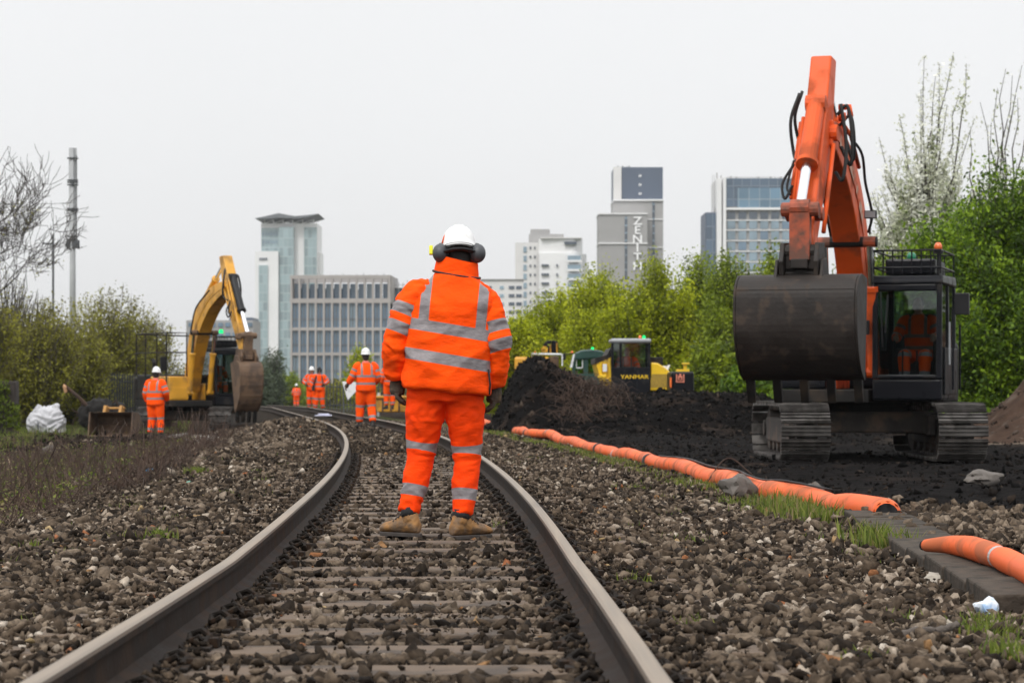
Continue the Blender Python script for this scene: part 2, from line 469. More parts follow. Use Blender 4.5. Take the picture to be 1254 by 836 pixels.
# ---------------------------------------------------------------- sleepers
M['sleeper'] = surf('sleeper', (.118, .082, .055), .85, 0, .3, 5, bump=.5, bs=25, stretch=(1, 7, 1), dirt=((.04, .031, .025), .4, 4))
M['iron_clip'] = surf('iron_clip', (.011, .008, .006), .8, 0, .3, 10, bump=.2, spec=.15, dirt=((.035, .02, .012), .3, 20))
def make_sleeper():
    t = thing('railway_sleeper', 'worn brown sleeper lying half buried in ballast under the rails', 'sleeper', group='railway sleepers under the track')
    mb = MB(); mb.box(-1.28, 1.28, -.125, .125, -.16, .0)
    mb.build('sleeper_body', M['sleeper'], t, bevel=.008)
    for s in (-1, 1):
        p = MB(); p.box(s * .7525 - .17, s * .7525 + .17, -.085, .085, -.002, .014)
        bp = p.build('base_plate', M['iron_clip'], t, bevel=.004)
        for q in (-1, 1):
            c = MB()
            x = s * .7525 + q * .085
            c.tube([(x + q * .06, -.05, .022), (x + q * .065, .02, .04), (x + q * .03, .055, .055), (x - q * .01, .05, .04), (x, -.01, .03), (x + q * .02, -.055, .034), (x + q * .05, -.06, .05)], .013, 6)
            c.box(x + q * .01, x + q * .10, -.026, .022, .006, .040); c.box(x + q * .02, x + q * .10, .03, .06, .006, .03)
            c.build('rail_clip', M['iron_clip'], bp, bevel=.003)
    return t
sl0 = make_sleeper()
k = 0
sleeper_y = []
y = 4.9
while y < 62:
    sl = sl0 if k == 0 else (copy_tree(sl0) if y < 32 else None)
    if sl is None:                                  # far ones, a pixel or two high: body only
        sl = bpy.data.objects.new('railway_sleeper', None); link(sl)
        for key in ('label', 'category', 'group'): sl[key] = sl0[key]
        b = sl0.children[0].copy(); link(b, sl)
    dx = float(cl(y + .5) - cl(y - .5))
    for bp in sl.children:
        for c_ in bp.children: c_.rotation_euler = (random.uniform(-.08, .08), 0, random.uniform(-.12, .12)); c_.location.z = random.uniform(-.016, .003)
    sl.location = (float(cl(y)), y, float(zt(y)) - .001)
    sl.rotation_euler = (0, 0, -math.atan(dx) + random.uniform(-.006, .006))
    sleeper_y.append(y)
    y += .66 + random.uniform(-.02, .02); k += 1
sleeper_y = np.array(sleeper_y)

# ---------------------------------------------------------------- stones
def stone_protos(n, npts, seed):
    r = np.random.default_rng(seed); out = []
    for k in range(n):
        p = r.normal(size=(npts, 3)); p /= np.linalg.norm(p, axis=1)[:, None]
        p *= r.uniform(.75, 1.0, (npts, 1)) * np.array([1.0, r.uniform(.55, .95), r.uniform(.36, .7)])
        bm = bmesh.new()
        for q in p: bm.verts.new(q)
        bmesh.ops.convex_hull(bm, input=bm.verts)
        bm.verts.ensure_lookup_table()
        for v in [v for v in bm.verts if not v.link_faces]: bm.verts.remove(v)
        bm.verts.index_update()
        co = np.array([v.co[:] for v in bm.verts]); fs = np.array([[v.index for v in f.verts] for f in bm.faces if len(f.verts) == 3])
        bm.free(); out.append((co, fs))
    return out
PROTO_HI, PROTO_LO = stone_protos(18, 11, 5), stone_protos(12, 8, 6)
def rot_mats(n, r, tilt=1.0):
    q = r.normal(size=(n, 4)) * np.array([1, tilt, tilt, 1]); q /= np.linalg.norm(q, axis=1)[:, None]
    w, x, y, z = q.T
    return np.stack([1-2*(y*y+z*z), 2*(x*y-z*w), 2*(x*z+y*w), 2*(x*y+z*w), 1-2*(x*x+z*z), 2*(y*z-x*w), 2*(x*z-y*w), 2*(y*z+x*w), 1-2*(x*x+y*y)], -1).reshape(-1, 3, 3)
def stones(pos, size, tone, protos, r, tilt=.6):
    """All stones of one batch as (co, faces, per-face tone)."""
    n = len(pos); kind = r.integers(0, len(protos), n); Rm = rot_mats(n, r, tilt)
    C, Fs, T, base = [], [], [], 0
    for k, (co, fs) in enumerate(protos):
        ix = np.nonzero(kind == k)[0]
        if not len(ix): continue
        v = np.einsum('nij,vj->nvi', Rm[ix], co) * size[ix, None, None] + pos[ix, None, :]
        f = fs[None] + (np.arange(len(ix)) * len(co))[:, None, None] + base
        C.append(v.reshape(-1, 3)); Fs.append(f.reshape(-1, 3)); T.append(np.repeat(tone[ix], len(fs))); base += v.shape[0] * v.shape[1]
    return np.concatenate(C), np.concatenate(Fs), np.concatenate(T)
STONE_STOPS = [(0, (.008, .0055, .004)), (.25, (.026, .019, .0135)), (.5, (.076, .055, .038)), (.72, (.158, .121, .088)), (.88, (.31, .258, .205)), (.935, (.43, .38, .32)), (.945, (.19, .11, .05)), (.975, (.20, .07, .03)), (1.0, (.28, .21, .11))]
M['stone'] = attr_mat('ballast_stone', 'tone', STONE_STOPS, .92, .3, 110, var=.42, vs=45, spec=.12)
def scatter_ballast(name, y0, y1, dens, smin, smax, protos, seed, lo=-3.6, hi=3.25, label=None):
    r = np.random.default_rng(seed)
    n = int((y1 - y0) * (hi - lo) * dens)
    y = r.uniform(y0, y1, n); o = r.uniform(lo, hi, n)
    x = o + cl(y)
    keep = np.abs(x) < y * .225 + .35
    # thinner towards the field on the left, kept off the rails, sparse on the sleepers
    edge = .5 * fbm(x, y, .9, 21) + .3 * fbm(x, y, 3, 22)
    keep &= r.uniform(size=n) < np.clip((o + 3.5 + edge * 1.3) / 1.2, .04, 1)
    keep &= ~((np.abs(np.abs(o) - .7525) < .095))
    dsl = np.abs(y[:, None] - sleeper_y[None, :]).min(1) if True else 0
    on_sl = (dsl < .135) & (np.abs(o) < 1.22)
    inside = np.abs(o) < .66
    patch = fbm(x, y, 2.4, 33)
    keep &= ~(on_sl & (r.uniform(size=n) > np.where(inside, .15 + .30 * patch, .75)))
    keep &= ~((o > 2.45) & (r.uniform(size=n) < .55))
    x, y, o, on_sl = x[keep], y[keep], o[keep], on_sl[keep]
    n = len(x)
    s = np.exp(r.normal(0, .36, n)) * .5 * (smin + smax); s = np.clip(s, smin * .6, smax * 1.7)
    inn = np.abs(o) < .70
    s = np.where(on_sl, s * .72, s)
    s = np.where((np.abs(o) > .64) & (np.abs(o) < .86), s * .6, s)
    z = gz(x, y) + np.where(on_sl, .05 + s * .3, np.where(inn, .014 + r.uniform(0, .026, n), r.uniform(-.005, .045, n)))
    tone = np.clip(r.beta(1.7, 2.2, n) * .93, 0, .93)
    tone = np.clip(tone + .10 * fbm(x, y, 1.7, 44) - np.where(inn, .04, 0) , 0, .935)
    odd = r.uniform(size=n) < .007
    tone = np.where(odd, r.uniform(.945, 1, n), tone)
    return stones(np.stack([x, y, z], -1), s, tone, protos, r)
def rail_fill(seed):
    r = np.random.default_rng(seed); n = 15000; y = 5.2 + 40 * r.uniform(0, 1, n) ** 1.3; sd = np.where(r.uniform(size=n) < .5, -1, 1); off = np.where(r.uniform(size=n) < .6, r.uniform(.60, .685, n), r.uniform(.83, 1.05, n)); o = sd * off; x = o + cl(y)
    k = np.abs(x) < y * .225 + .35; x, y, o = x[k], y[k], o[k]; s = r.uniform(.012, .03, len(x))
    return stones(np.stack([x, y, gz(x, y) + .05 + r.uniform(-.01, .022, len(x))], -1), s, r.uniform(.0, .55, len(x)), PROTO_LO, r)
batches = [rail_fill(9), scatter_ballast('f', 5.2, 13, 1500, .006, .014, PROTO_LO, 8), scatter_ballast('a', 5.2, 11, 1050, .018, .044, PROTO_HI, 1), scatter_ballast('b', 11, 19, 720, .019, .046, PROTO_HI, 2),
           scatter_ballast('c', 19, 34, 400, .024, .046, PROTO_LO, 3), scatter_ballast('d', 34, 70, 150, .028, .055, PROTO_LO, 4)]
def join_batches(bs):
    C, Fs, T, n = [], [], [], 0
    for c, f, t in bs: C.append(c); Fs.append(f + n); T.append(t); n += len(c)
    return np.concatenate(C), np.concatenate(Fs), np.concatenate(T)
c_, f_, t_ = join_batches(batches)
bal = link(bpy.data.objects.new('ballast', np_mesh('ballast', c_, f_, 3, M['stone'], {'tone': ('FACE', t_)})))
tag(bal, 'loose brown grey crushed stone between and beside the rails', 'ballast', kind='stuff')
# gravel spilt on the left bank and on the soil to the right
def scatter_zone(n, xf, yf, smin, smax, tone_lo, tone_hi, seed, protos=PROTO_LO, dz=.0):
    r = np.random.default_rng(seed); y = yf(r, n); x = xf(r, n, y)
    s = np.clip(np.exp(r.normal(0, .5, n)) * (smin + smax) / 2, smin * .5, smax * 2.2)
    z = gz(x, y) + s * .15 + dz
    return stones(np.stack([x, y, z], -1), s, r.uniform(tone_lo, tone_hi, n), protos, r)
bs = [scatter_zone(2600, lambda r, n, y: 3.15 + r.normal(0, .28, n), lambda r, n: 16.6 + r.normal(0, .9, n), .016, .04, .2, .75, 55, PROTO_HI, .09), scatter_zone(9000, lambda r, n, y: cl(y) + r.uniform(-7.5, -2.4, n), lambda r, n: r.uniform(14, 62, n), .015, .06, .05, .62, 51),
      scatter_zone(5000, lambda r, n, y: np.where(y < 42, -4.2, -5.0) + r.normal(0, .8, n), lambda r, n: r.uniform(28, 60, n), .03, .07, .2, .8, 52),
      scatter_zone(1500, lambda r, n, y: 3.05 + r.normal(0, .34, n), lambda r, n: 17.2 + r.normal(0, .95, n), .018, .042, .2, .75, 53, PROTO_HI, .05),
      scatter_zone(900, lambda r, n, y: 3.5 + r.normal(0, .5, n), lambda r, n: 17.5 + r.normal(0, 1.5, n), .02, .05, .25, .7, 54, PROTO_HI, .0)]
c_, f_, t_ = join_batches(bs)
tag(link(bpy.data.objects.new('gravel', np_mesh('gravel', c_, f_, 3, M['stone'], {'tone': ('FACE', t_)}))), 'spilt gravel beside the ballast', 'gravel', kind='stuff')
M['clod'] = attr_mat('soil_clod', 'tone', [(0, (.003, .003, .003)), (.6, (.009, .008, .0075)), (.88, (.022, .017, .014)), (.97, (.06, .045, .035)), (1, (.2, .16, .12))], .95, .5, 40, var=.3, spec=.05)
bs = [scatter_zone(15000, lambda r, n, y: cl(y) + 3.5 + r.uniform(0, 1, n) ** 1.2 * 11, lambda r, n: r.uniform(13, 60, n), .012, .045, 0, .96, 61),
      scatter_zone(3500, lambda r, n, y: -8 + r.normal(0, 2.6, n), lambda r, n: 58 + r.normal(0, 5, n), .03, .08, 0, 1, 62)]
c_, f_, t_ = join_batches(bs)
tag(link(bpy.data.objects.new('soil_lumps', np_mesh('soil_lumps', c_, f_, 3, M['clod'], {'tone': ('FACE', t_)}))), 'black lumps of churned soil', 'soil', kind='stuff')

# ---------------------------------------------------------------- heaps
def heap(name, label, cat, blobs, x0, x1, y0, y1, mats, nx, ny, seed, amp=.1, clod=0, clod_mat=None, csize=(.03, .08)):
    xs, yy = np.linspace(x0, x1, nx), np.linspace(y0, y1, ny)
    def hz(X, Y):
        g_ = gz(X, Y); h = np.zeros_like(X)
        for bx, by, sx, sy, hh, p in blobs:
            h = h + (hh * np.exp(-(np.abs((X - bx) / sx) ** p + np.abs((Y - by) / sy) ** p))) ** 3
        h = np.cbrt(h) * 1.06 - .06
        body = np.clip(h / .3, 0, 1)
        h = h + body * (amp * fbm(X, Y, 1.2, seed) + amp * .6 * fbm(X, Y, 3.7, seed + 1) + amp * .3 * fbm(X, Y, 9, seed + 2))
        return g_ - .07 + h
    X, Y = np.meshgrid(xs, yy); Z = hz(X, Y)
    ed = np.minimum(np.minimum(X - x0, x1 - X), np.minimum(Y - y0, y1 - Y))
    Z = np.where(ed < 1e-6, gz(X, Y) - .3, Z)
    o = thing(name, label, cat)
    me = grid_mesh(name, X, Y, Z, mats)
    link(bpy.data.objects.new('heap_surface', me), o)
    if clod:
        r = np.random.default_rng(seed)
        x = r.uniform(x0 + .1, x1 - .1, clod); y = r.uniform(y0 + .1, y1 - .1, clod); z = hz(x, y)
        k = z > gz(x, y) + .02; x, y, z = x[k], y[k], z[k]
        s = np.clip(np.exp(r.normal(0, .55, len(x))) * sum(csize) / 2, csize[0] * .6, csize[1] * 2)
        c2, f2, t2 = stones(np.stack([x, y, z + s * .1], -1), s, r.uniform(0, .985, len(x)) ** 1.3, PROTO_LO, r)
        tag(link(bpy.data.objects.new('loose_lumps', np_mesh('loose_lumps', c2, f2, 3, clod_mat or M['clod'], {'tone': ('FACE', t2)})), o), kind='stuff')
    return o, hz
M['black_soil'] = surf('black_soil', (.0048, .0043, .0042), .95, 0, .5, 2.2, .9, 14, dirt=((.03, .021, .016), .22, 1.4), spec=.03)
M['brown_soil'] = surf('brown_soil', (.045, .028, .020), .95, 0, .35, 3, .9, 20, dirt=((.10, .078, .062), .22, 2), spec=.05)
black_heap, bh_z = heap('soil_heap', 'long black heap of dug soil in front of the yellow dumper', 'soil heap',
     [(.52, 58.5, .75, 2.4, 1.50, 2.4), (1.15, 58.5, 1.15, 2.4, 1.42, 2.4), (2.2, 57.5, 1.2, 2.8, .96, 2), (3.8, 58.5, 2.0, 3.0, 1.02, 2.6), (5.6, 58.5, 1.6, 2.8, .92, 2.2), (7.2, 58, 1.4, 2.4, .5, 2), (.22, 60.0, .62, 1.8, 1.38, 2)], -1.1, 9.5, 52.2, 62.5, M['black_soil'], 210, 180, 71, .08, 13000, csize=(.02, .06))
heap('soil_heap', 'brown heap of earth at the right edge beside the orange digger', 'soil heap',
     [(10.9, 46, 1.45, 2.6, 2.3, 1.5), (13, 46, 2, 3, 2.2, 2)], 7.8, 16.5, 41, 52, M['brown_soil'], 120, 110, 81, .07, 2500, attr_mat('brown_clod', 'tone', [(0, (.025, .016, .011)), (1, (.10, .07, .05))], .95, .4), (.02, .06))
# brushwood thrown on the black heap
def stems(name, pts_fn, n, seed, mat, r0=(.004, .01), nseg=4, parent=None):
    r = np.random.default_rng(seed); C, Fq = [], []
    for k in range(n):
        p = pts_fn(r); rad = r.uniform(*r0); b = len(C) * 0
        p = np.array(p); K = len(p)
        t = np.gradient(p, axis=0); t /= np.linalg.norm(t, axis=1)[:, None] + 1e-9
        u = np.cross(t, [0.3, .2, 1.0]); u /= np.linalg.norm(u, axis=1)[:, None] + 1e-9; w = np.cross(t, u)
        rr = (rad * np.linspace(1, .35, K))[:, None]
        ring = np.stack([p + (u * math.cos(a) + w * math.sin(a)) * rr for a in (0, 2.09, 4.19)], 1)
        C.append(ring.reshape(-1, 3))
        i = np.arange(K - 1)[:, None] * 3 + np.arange(3)[None]; j = np.arange(K - 1)[:, None] * 3 + (np.arange(3)[None] + 1) % 3
        Fq.append((np.stack([i, j, j + 3, i + 3], -1).reshape(-1, 4), K * 3))
    base, FF = 0, []
    for f, n_ in Fq: FF.append(f + base); base += n_
    return link(bpy.data.objects.new(name, np_mesh(name, np.concatenate(C), np.concatenate(FF), 4, mat)), parent)
M['twig_brown'] = surf('twig_brown', (.050, .028, .018), .9, 0, .4, 2)
M['twig_dry'] = surf('twig_dry', (.17, .125, .085), .9, 0, .5, 1.5)
def brush(r):
    x = 1.75 + r.normal(0, .42); y = 56.4 + r.normal(0, .7); z = float(bh_z(np.array([x]), np.array([y]))[0])
    a = r.uniform(0, 6.28); l = r.uniform(.2, .7); up = r.uniform(.0, .3)
    return [(x + math.cos(a) * l * t, y + math.sin(a) * l * t, z + .02 + up * math.sin(t * 2.6) + r.normal(0, .015)) for t in (0, .3, .6, 1)]
tag(stems('brushwood', brush, 420, 91, M['twig_brown'], (.006, .014)), 'tangle of brown roots and twigs on the black heap', 'brushwood', kind='stuff')

# ---------------------------------------------------------------- grass and weeds
M['grass'] = attr_mat('grass_blade', 'tone', [(0, (.035, .05, .010)), (.4, (.085, .12, .016)), (.72, (.17, .21, .03)), (.86, (.22, .20, .06)), (1, (.27, .21, .11))], .7, transl=.35, var=.1)
def blades(name, x, y, h, wid, tone, seed, lean=.5, z=None):
    r = np.random.default_rng(seed); n = len(x)
    z = gz(x, y) - .01 if z is None else z
    a = r.uniform(0, 6.28, n); ln = r.uniform(.1, 1, n) * lean * h; ca, sa = np.cos(a), np.sin(a); b = r.uniform(0, 6.28, n)
    wx, wy = np.cos(b) * wid / 2, np.sin(b) * wid / 2
    P0 = np.stack([x, y, z], -1); P1 = P0 + np.stack([ca * ln * .35, sa * ln * .35, h * .6], -1); P2 = P0 + np.stack([ca * ln, sa * ln, h * r.uniform(.75, 1, n)], -1)
    W = np.stack([wx, wy, 0 * wx], -1)
    co = np.stack([P0 - W, P0 + W, P1 + W * .75, P1 - W * .75, P2], 1).reshape(-1, 3)
    i = np.arange(n) * 5
    f4 = np.stack([i, i + 1, i + 2, i + 3], -1); f3 = np.stack([i + 3, i + 2, i + 4], -1)
    idx = np.concatenate([f4.ravel(), f3.ravel()]); per = np.concatenate([np.full(n, 4), np.full(n, 3)])
    return co, idx, per, np.concatenate([tone, tone])
def grass_patch(r, n, cx, cy, sx, sy): return cx + r.normal(0, sx, n), cy + r.normal(0, sy, n)
r = np.random.default_rng(101); GX, GY, GH, GT = [], [], [], []
def add_grass(x, y, h0, h1, t0, t1):
    GX.append(x); GY.append(y); GH.append(r.uniform(h0, h1, len(x))); GT.append(r.uniform(t0, t1, len(x)))
yy = r.uniform(16.5, 62, 22000); oo = 2.76 + r.normal(0, .15, len(yy)) ; k = fbm(oo * 1.5, yy, 1.3, 7) + r.normal(0, .2, len(yy)) > .08 - .2 * np.clip((yy - 20) / 20, 0, 1)
yy, oo = yy[k], oo[k]; add_grass(oo + cl(yy), yy, .03, .13, .1, 1)
yy = r.uniform(14.6, 21, 3800); oo = 2.88 + r.normal(0, .10, len(yy)); k = fbm(oo, yy, 2.2, 17) > .0; yy, oo = yy[k], oo[k]; add_grass(oo + cl(yy), yy, .06, .24, .2, 1)
for k in range(70):                                 # tufts in the ballast
    y = r.uniform(8, 34); o = r.choice([r.uniform(-3, -.95), r.uniform(.95, 2.6), r.uniform(-.5, .5)], p=[.5, .4, .1]); n = int(r.uniform(12, 60))
    x_, y_ = grass_patch(r, n, float(cl(y)) + o, y, .06, .08); add_grass(x_, y_, .03, .10, .25, .85)
for px_, py_, n, h in ((545, 683, 130, .06), (560, 697, 60, .05), (470, 702, 60, .05), (195, 658, 150, .12), (1215, 780, 140, .13), (1235, 810, 120, .14), (850, 770, 60, .10), (1205, 765, 120, .13), (780, 595, 160, .1), (775, 715, 70, .12), (240, 570, 200, .15), (620, 645, 60, .1)):
    d = FOC * (HC + .02) / (py_ - CY); x_, y_ = grass_patch(r, n, (px_ - CX) / FOC * d, d, .05, .09); add_grass(x_, y_, h * .5, h, .3, .8)
yy = r.uniform(24, 110, 46000); oo = -r.uniform(4.0, 22, len(yy)) ; xx = oo + cl(yy)
k = (fbm(xx, yy, .45, 27) + .5 * fbm(xx, yy, 1.6, 28) + r.normal(0, .2, len(yy)) > .32 - np.clip((-oo - 7) / 20, 0, .4)) & (np.exp(-((xx + 8.6) / 3.4) ** 2 - ((yy - 60) / 8) ** 2) < .45) & (xx > -yy * .24 - 1)
add_grass(xx[k], yy[k], .08, .32, .05, .95)
yy = r.uniform(50, 90, 6000); xx = 13 + r.uniform(-8, 8, len(yy)); k = (yy > 60) ; add_grass(xx[k], yy[k], .1, .5, .1, .7)
x_, y_, h_, t_ = (np.concatenate(q) for q in (GX, GY, GH, GT))
co, idx, per, tn = blades('grass', x_, y_, h_, .006 + h_ * .035, t_, 5)
tag(link(bpy.data.objects.new('grass', np_mesh('grass', co, idx, per, M['grass'], {'tone': ('FACE', tn)}))), 'green spring grass and weeds in tufts', 'grass', kind='stuff')
def bramble(r):
    y = r.uniform(19, 46); x = float(cl(y)) - (3.3 if y < 25 else 2.7) - abs(r.normal(0, 1)) * (1.2 + y * .05); z = float(gz(x, y)); a = r.uniform(0, 6.28); l = r.uniform(.15, .75); up = r.uniform(.02, .33) * (1 + 1.2 * (r.uniform() < .2))
    return [(x + math.cos(a) * l * t, y + math.sin(a) * l * t, z + up * math.sin(t * 2.8) + .02 * r.normal()) for t in (0, .25, .5, .75, 1)]
tag(stems('undergrowth', bramble, 4600, 92, M['twig_brown'], (.003, .007)), 'dead brown bramble stems on the left bank', 'undergrowth', kind='stuff')
def straw(r):
    y = r.uniform(19, 50); x = float(cl(y)) - 3.2 - abs(r.normal(0, 1)) * (1.0 + y * .06); z = float(gz(x, y)); a = r.uniform(0, 6.28); l = r.uniform(.1, .4); up = r.uniform(0, .16)
    return [(x + math.cos(a) * l * t, y + math.sin(a) * l * t, z + .015 + up * t) for t in (0, .5, 1)]
tag(stems('dry_grass', straw, 6500, 93, M['twig_dry'], (.002, .0045)), 'dry straw coloured grass stems on the left bank', 'dry grass', kind='stuff')
lr = np.random.default_rng(94)
n = 9000; y = lr.uniform(19, 50, n); x = cl(y) - 3.3 - np.abs(lr.normal(0, 1, n)) * (1.0 + y * .06)
k = fbm(x, y, 1.0, 61) > -.25; x, y = x[k], y[k]; n = len(x)
Rm = rot_mats(n, lr); q = np.array([(-1, 0, 0), (0, -.55, .1), (1, 0, 0), (0, .55, .1)]) * .022
co = (np.einsum('nij,vj->nvi', Rm, q) * lr.uniform(.6, 1.5, (n, 1, 1)) + np.stack([x, y, gz(x, y) + lr.uniform(.02, .26, n)], -1)[:, None]).reshape(-1, 3)
tag(link(bpy.data.objects.new('weed_leaves', np_mesh('weed_leaves', co, np.arange(4 * n), 4, M['grass'], {'tone': ('FACE', lr.uniform(.1, 1, n))}))), 'small weed leaves among the dead stems', 'weeds', kind='stuff')
# ================================================================ buildings on the skyline
def facade_window_mat(name, col, rough=.12):
    return surf(name, col, rough, 0, .35, .12, spec=.8)
M['conc_brown'] = surf('conc_brown', (.35, .325, .31), .8, var=.1, vs=.3)
M['conc_grey'] = surf('conc_grey', (.30, .295, .29), .8, var=.06, vs=.2)
M['conc_pale'] = surf('conc_pale', (.62, .61, .60), .8, var=.05, vs=.2)
M['clad_white'] = surf('clad_white', (.70, .70, .70), .6, var=.04, vs=.15)
M['clad_navy'] = surf('clad_navy', (.075, .10, .145), .5, var=.1, vs=.1)
M['win_blue'] = facade_window_mat('win_blue', (.13, .20, .275))
M['win_dark'] = facade_window_mat('win_dark', (.055, .075, .10))
M['win_pale'] = facade_window_mat('win_pale', (.20, .275, .33))
M['roof_dark'] = surf('roof_dark', (.13, .14, .15), .7)
def glass_grid(name, col, line, sx, sz, lw=.08):
    """Curtain wall: panes with thin mullions from the object's own coordinates."""
    m, nt, out = new_mat(name)
    tc = N(nt, 'ShaderNodeTexCoord'); sp = N(nt, 'ShaderNodeSeparateXYZ'); nt.links.new(tc.outputs['Object'], sp.inputs[0])
    ad = N(nt, 'ShaderNodeMath', operation='ADD'); nt.links.new(sp.outputs['X'], ad.inputs[0]); nt.links.new(sp.outputs['Y'], ad.inputs[1])
    def lines(sock, s):
        d = N(nt, 'ShaderNodeMath', operation='DIVIDE'); nt.links.new(sock, d.inputs[0]); d.inputs[1].default_value = s
        f = N(nt, 'ShaderNodeMath', operation='FRACT'); nt.links.new(d.outputs[0], f.inputs[0])
        l = N(nt, 'ShaderNodeMath', operation='LESS_THAN'); nt.links.new(f.outputs[0], l.inputs[0]); l.inputs[1].default_value = lw
        fl = N(nt, 'ShaderNodeMath', operation='FLOOR'); nt.links.new(d.outputs[0], fl.inputs[0])
        return l.outputs[0], fl.outputs[0]
    (l1, c1), (l2, c2) = lines(ad.outputs[0], sx), lines(sp.outputs['Z'], sz)
    mx = N(nt, 'ShaderNodeMath', operation='MAXIMUM'); nt.links.new(l1, mx.inputs[0]); nt.links.new(l2, mx.inputs[1])
    cb = N(nt, 'ShaderNodeCombineXYZ'); nt.links.new(c1, cb.inputs[0]); nt.links.new(c2, cb.inputs[1])
    wnz = N(nt, 'ShaderNodeTexWhiteNoise'); nt.links.new(cb.outputs[0], wnz.inputs['Vector'])
    pane = mixc(nt, wnz.outputs['Value'], scale_col(col, .75), scale_col(col, 1.2))
    c = mixc(nt, mx.outputs[0], pane, line)
    b = N(nt, 'ShaderNodeBsdfPrincipled', Roughness=.15); b.inputs['Specular IOR Level'].default_value = .7
    nt.links.new(c, b.inputs['Base Color']); nt.links.new(mrange(nt, mx.outputs[0], 0, 1, .15, .6), b.inputs['Roughness'])
    nt.links.new(b.outputs[0], out.inputs['Surface']); return m
M['curtain_green'] = glass_grid('curtain_green', (.25, .33, .345), (.33, .40, .41), 1.6, 3.4)
M['curtain_blue'] = glass_grid('curtain_blue', (.11, .20, .28), (.22, .27, .31), 2.6, 3.3)
M['curtain_navy'] = glass_grid('curtain_navy', (.07, .11, .16), (.12, .15, .19), 2.2, 3.3)
def bld(name, label, px0, px1, d, yaw=0.0):
    """A building whose front runs between two photo columns at distance d; local x 0..W along the front, y into depth, z 0 at the camera's level ground."""
    p0 = at(px0, CY, d); W = (px1 - px0) / FOC * d
    o = thing(name, label, 'building', (p0.x, d, 0), yaw)
    return o, W, (lambda py: HC + (CY - py) / FOC * d), (lambda px: (px - px0) / FOC * d)
ZB = -6.0
def part(o, name, mat, *boxes, bevel=0):
    mb = MB()
    for b in boxes: mb.box(*b)
    return mb.build(name, mat, o, bevel=bevel)
# -- tall pale tower with a wing shaped roof
t, W, zy, xx = bld('tower_block', 'tall pale glass tower with a dark winged roof on the left skyline', 313, 389, 900)
part(t, 'wall', M['clad_white'], (xx(319), xx(388), 2, 24, ZB, zy(273)))
part(t, 'low_wing', M['clad_white'], (0, xx(341.5), -2.5, 16, ZB, zy(308)))
part(t, 'side_wing', M['clad_white'], (xx(386), xx(391), 6, 20, ZB, zy(308)))
part(t, 'glass_facade', M['curtain_green'], (xx(319.5), xx(341), 1.6, 2.5, zy(318), zy(279)))
part(t, 'glass_facade', M['curtain_green'], (xx(341.8), xx(360), -.8, 2.5, ZB, zy(278)))
part(t, 'glass_facade', M['curtain_green'], (xx(372), xx(387.4), 1.5, 2.5, ZB, zy(278)))
part(t, 'glass_facade', M['curtain_green'], (xx(318), xx(329), -3.0, -2.4, ZB, zy(325)))
for k in range(4): part(t, 'window', M['win_dark'], (xx(318.5 + k * 2.6), xx(320.3 + k * 2.6), -2.8, -2.3, zy(319), zy(316)))
for k in range(6): part(t, 'window', M['win_pale'], (xx(321 + k * 3.2), xx(323 + k * 3.2), 1.4, 2, zy(288), zy(284))); part(t, 'window', M['win_pale'], (xx(321 + k * 3.2), xx(323 + k * 3.2), 1.4, 2, zy(298), zy(294)))
mb = MB()
prof = [(xx(313), zy(267.8)), (xx(324), zy(265.8)), (xx(342), zy(261.6)), (xx(352), zy(263.6)), (xx(362), zy(265.2)), (xx(374), zy(264.2)), (xx(391), zy(262.4)), (xx(378), zy(266.6)), (xx(366), zy(268)), (xx(354), zy(267.8)), (xx(342), zy(267)), (xx(326), zy(268.6))]
mb.prism(prof, -3, 27, 'y'); mb.build('roof_canopy', M['roof_dark'], t)
mb = MB()
for px_ in (322, 333, 345, 357, 369, 382): mb.box(xx(px_), xx(px_) + .5, 3, 3.5, zy(273), zy(268)); 
for a, b in ((322, 333), (333, 345), (345, 357), (357, 369), (369, 382)): mb.tube([(xx(a), 3.2, zy(273)), (xx(b), 3.2, zy(269))], .2, 4)
mb.build('canopy_strut', M['clad_white'], t)
# -- long office block with a concrete grid
t, W, zy, xx = bld('office_block', 'long concrete framed office block with tall blue windows in a grid', 357, 477, 350, R(-2))
part(t, 'wall', M['win_dark'], (.6, W - .4, 1.0, 14, ZB, zy(366)))
part(t, 'upper_floor', M['win_dark'], (.8, W * .62, 3.5, 12, zy(366), zy(352)))
fr = MB()
NB = 12; bw = W / NB
for k in range(NB + 1): fr.box(k * bw - .14, k * bw + .14, -.35, .45, ZB, zy(337) - .02)
for yt, yb in ((337, 341.5), (365.5, 371), (401, 404.5), (431.5, 435)): fr.box(-.22, W + .22, -.32, .6, zy(yb), zy(yt))
fr.box(-.25, .25, .5, 14, ZB, zy(337)); fr.box(.26, W, 12.5, 13, zy(341.5), zy(337)); fr.box(W - .3, W + .2, .5, 13, zy(371), zy(337))
fr.build('concrete_frame', M['conc_brown'], t)
wm = MB(); wm.box(.15, bw - .15, .1, .3, 0, 1)
w0 = None
for (yt, yb, zoff) in ((347, 365.5, 1.2), (371, 401, 0), (404.5, 431.5, 0), (435, 464, 0)):
    for k in range(NB):
        w = wm.build('window', [M['win_blue'], M['win_dark'], M['win_pale']][0], t) if w0 is None else w0.copy()
        if w0 is None: w0 = w
        else: link(w, t)
        w.location = (k * bw, zoff, zy(yb)); w.scale = (1, 1, zy(yt) - zy(yb))
        if (k * 7 + int(yt)) % 5 == 0:
            wd = bpy.data.meshes.get('win_alt') or w0.data.copy(); wd.name = 'win_alt'
            wd.materials[0] = M['win_pale']; w.data = wd
md = MB(); 
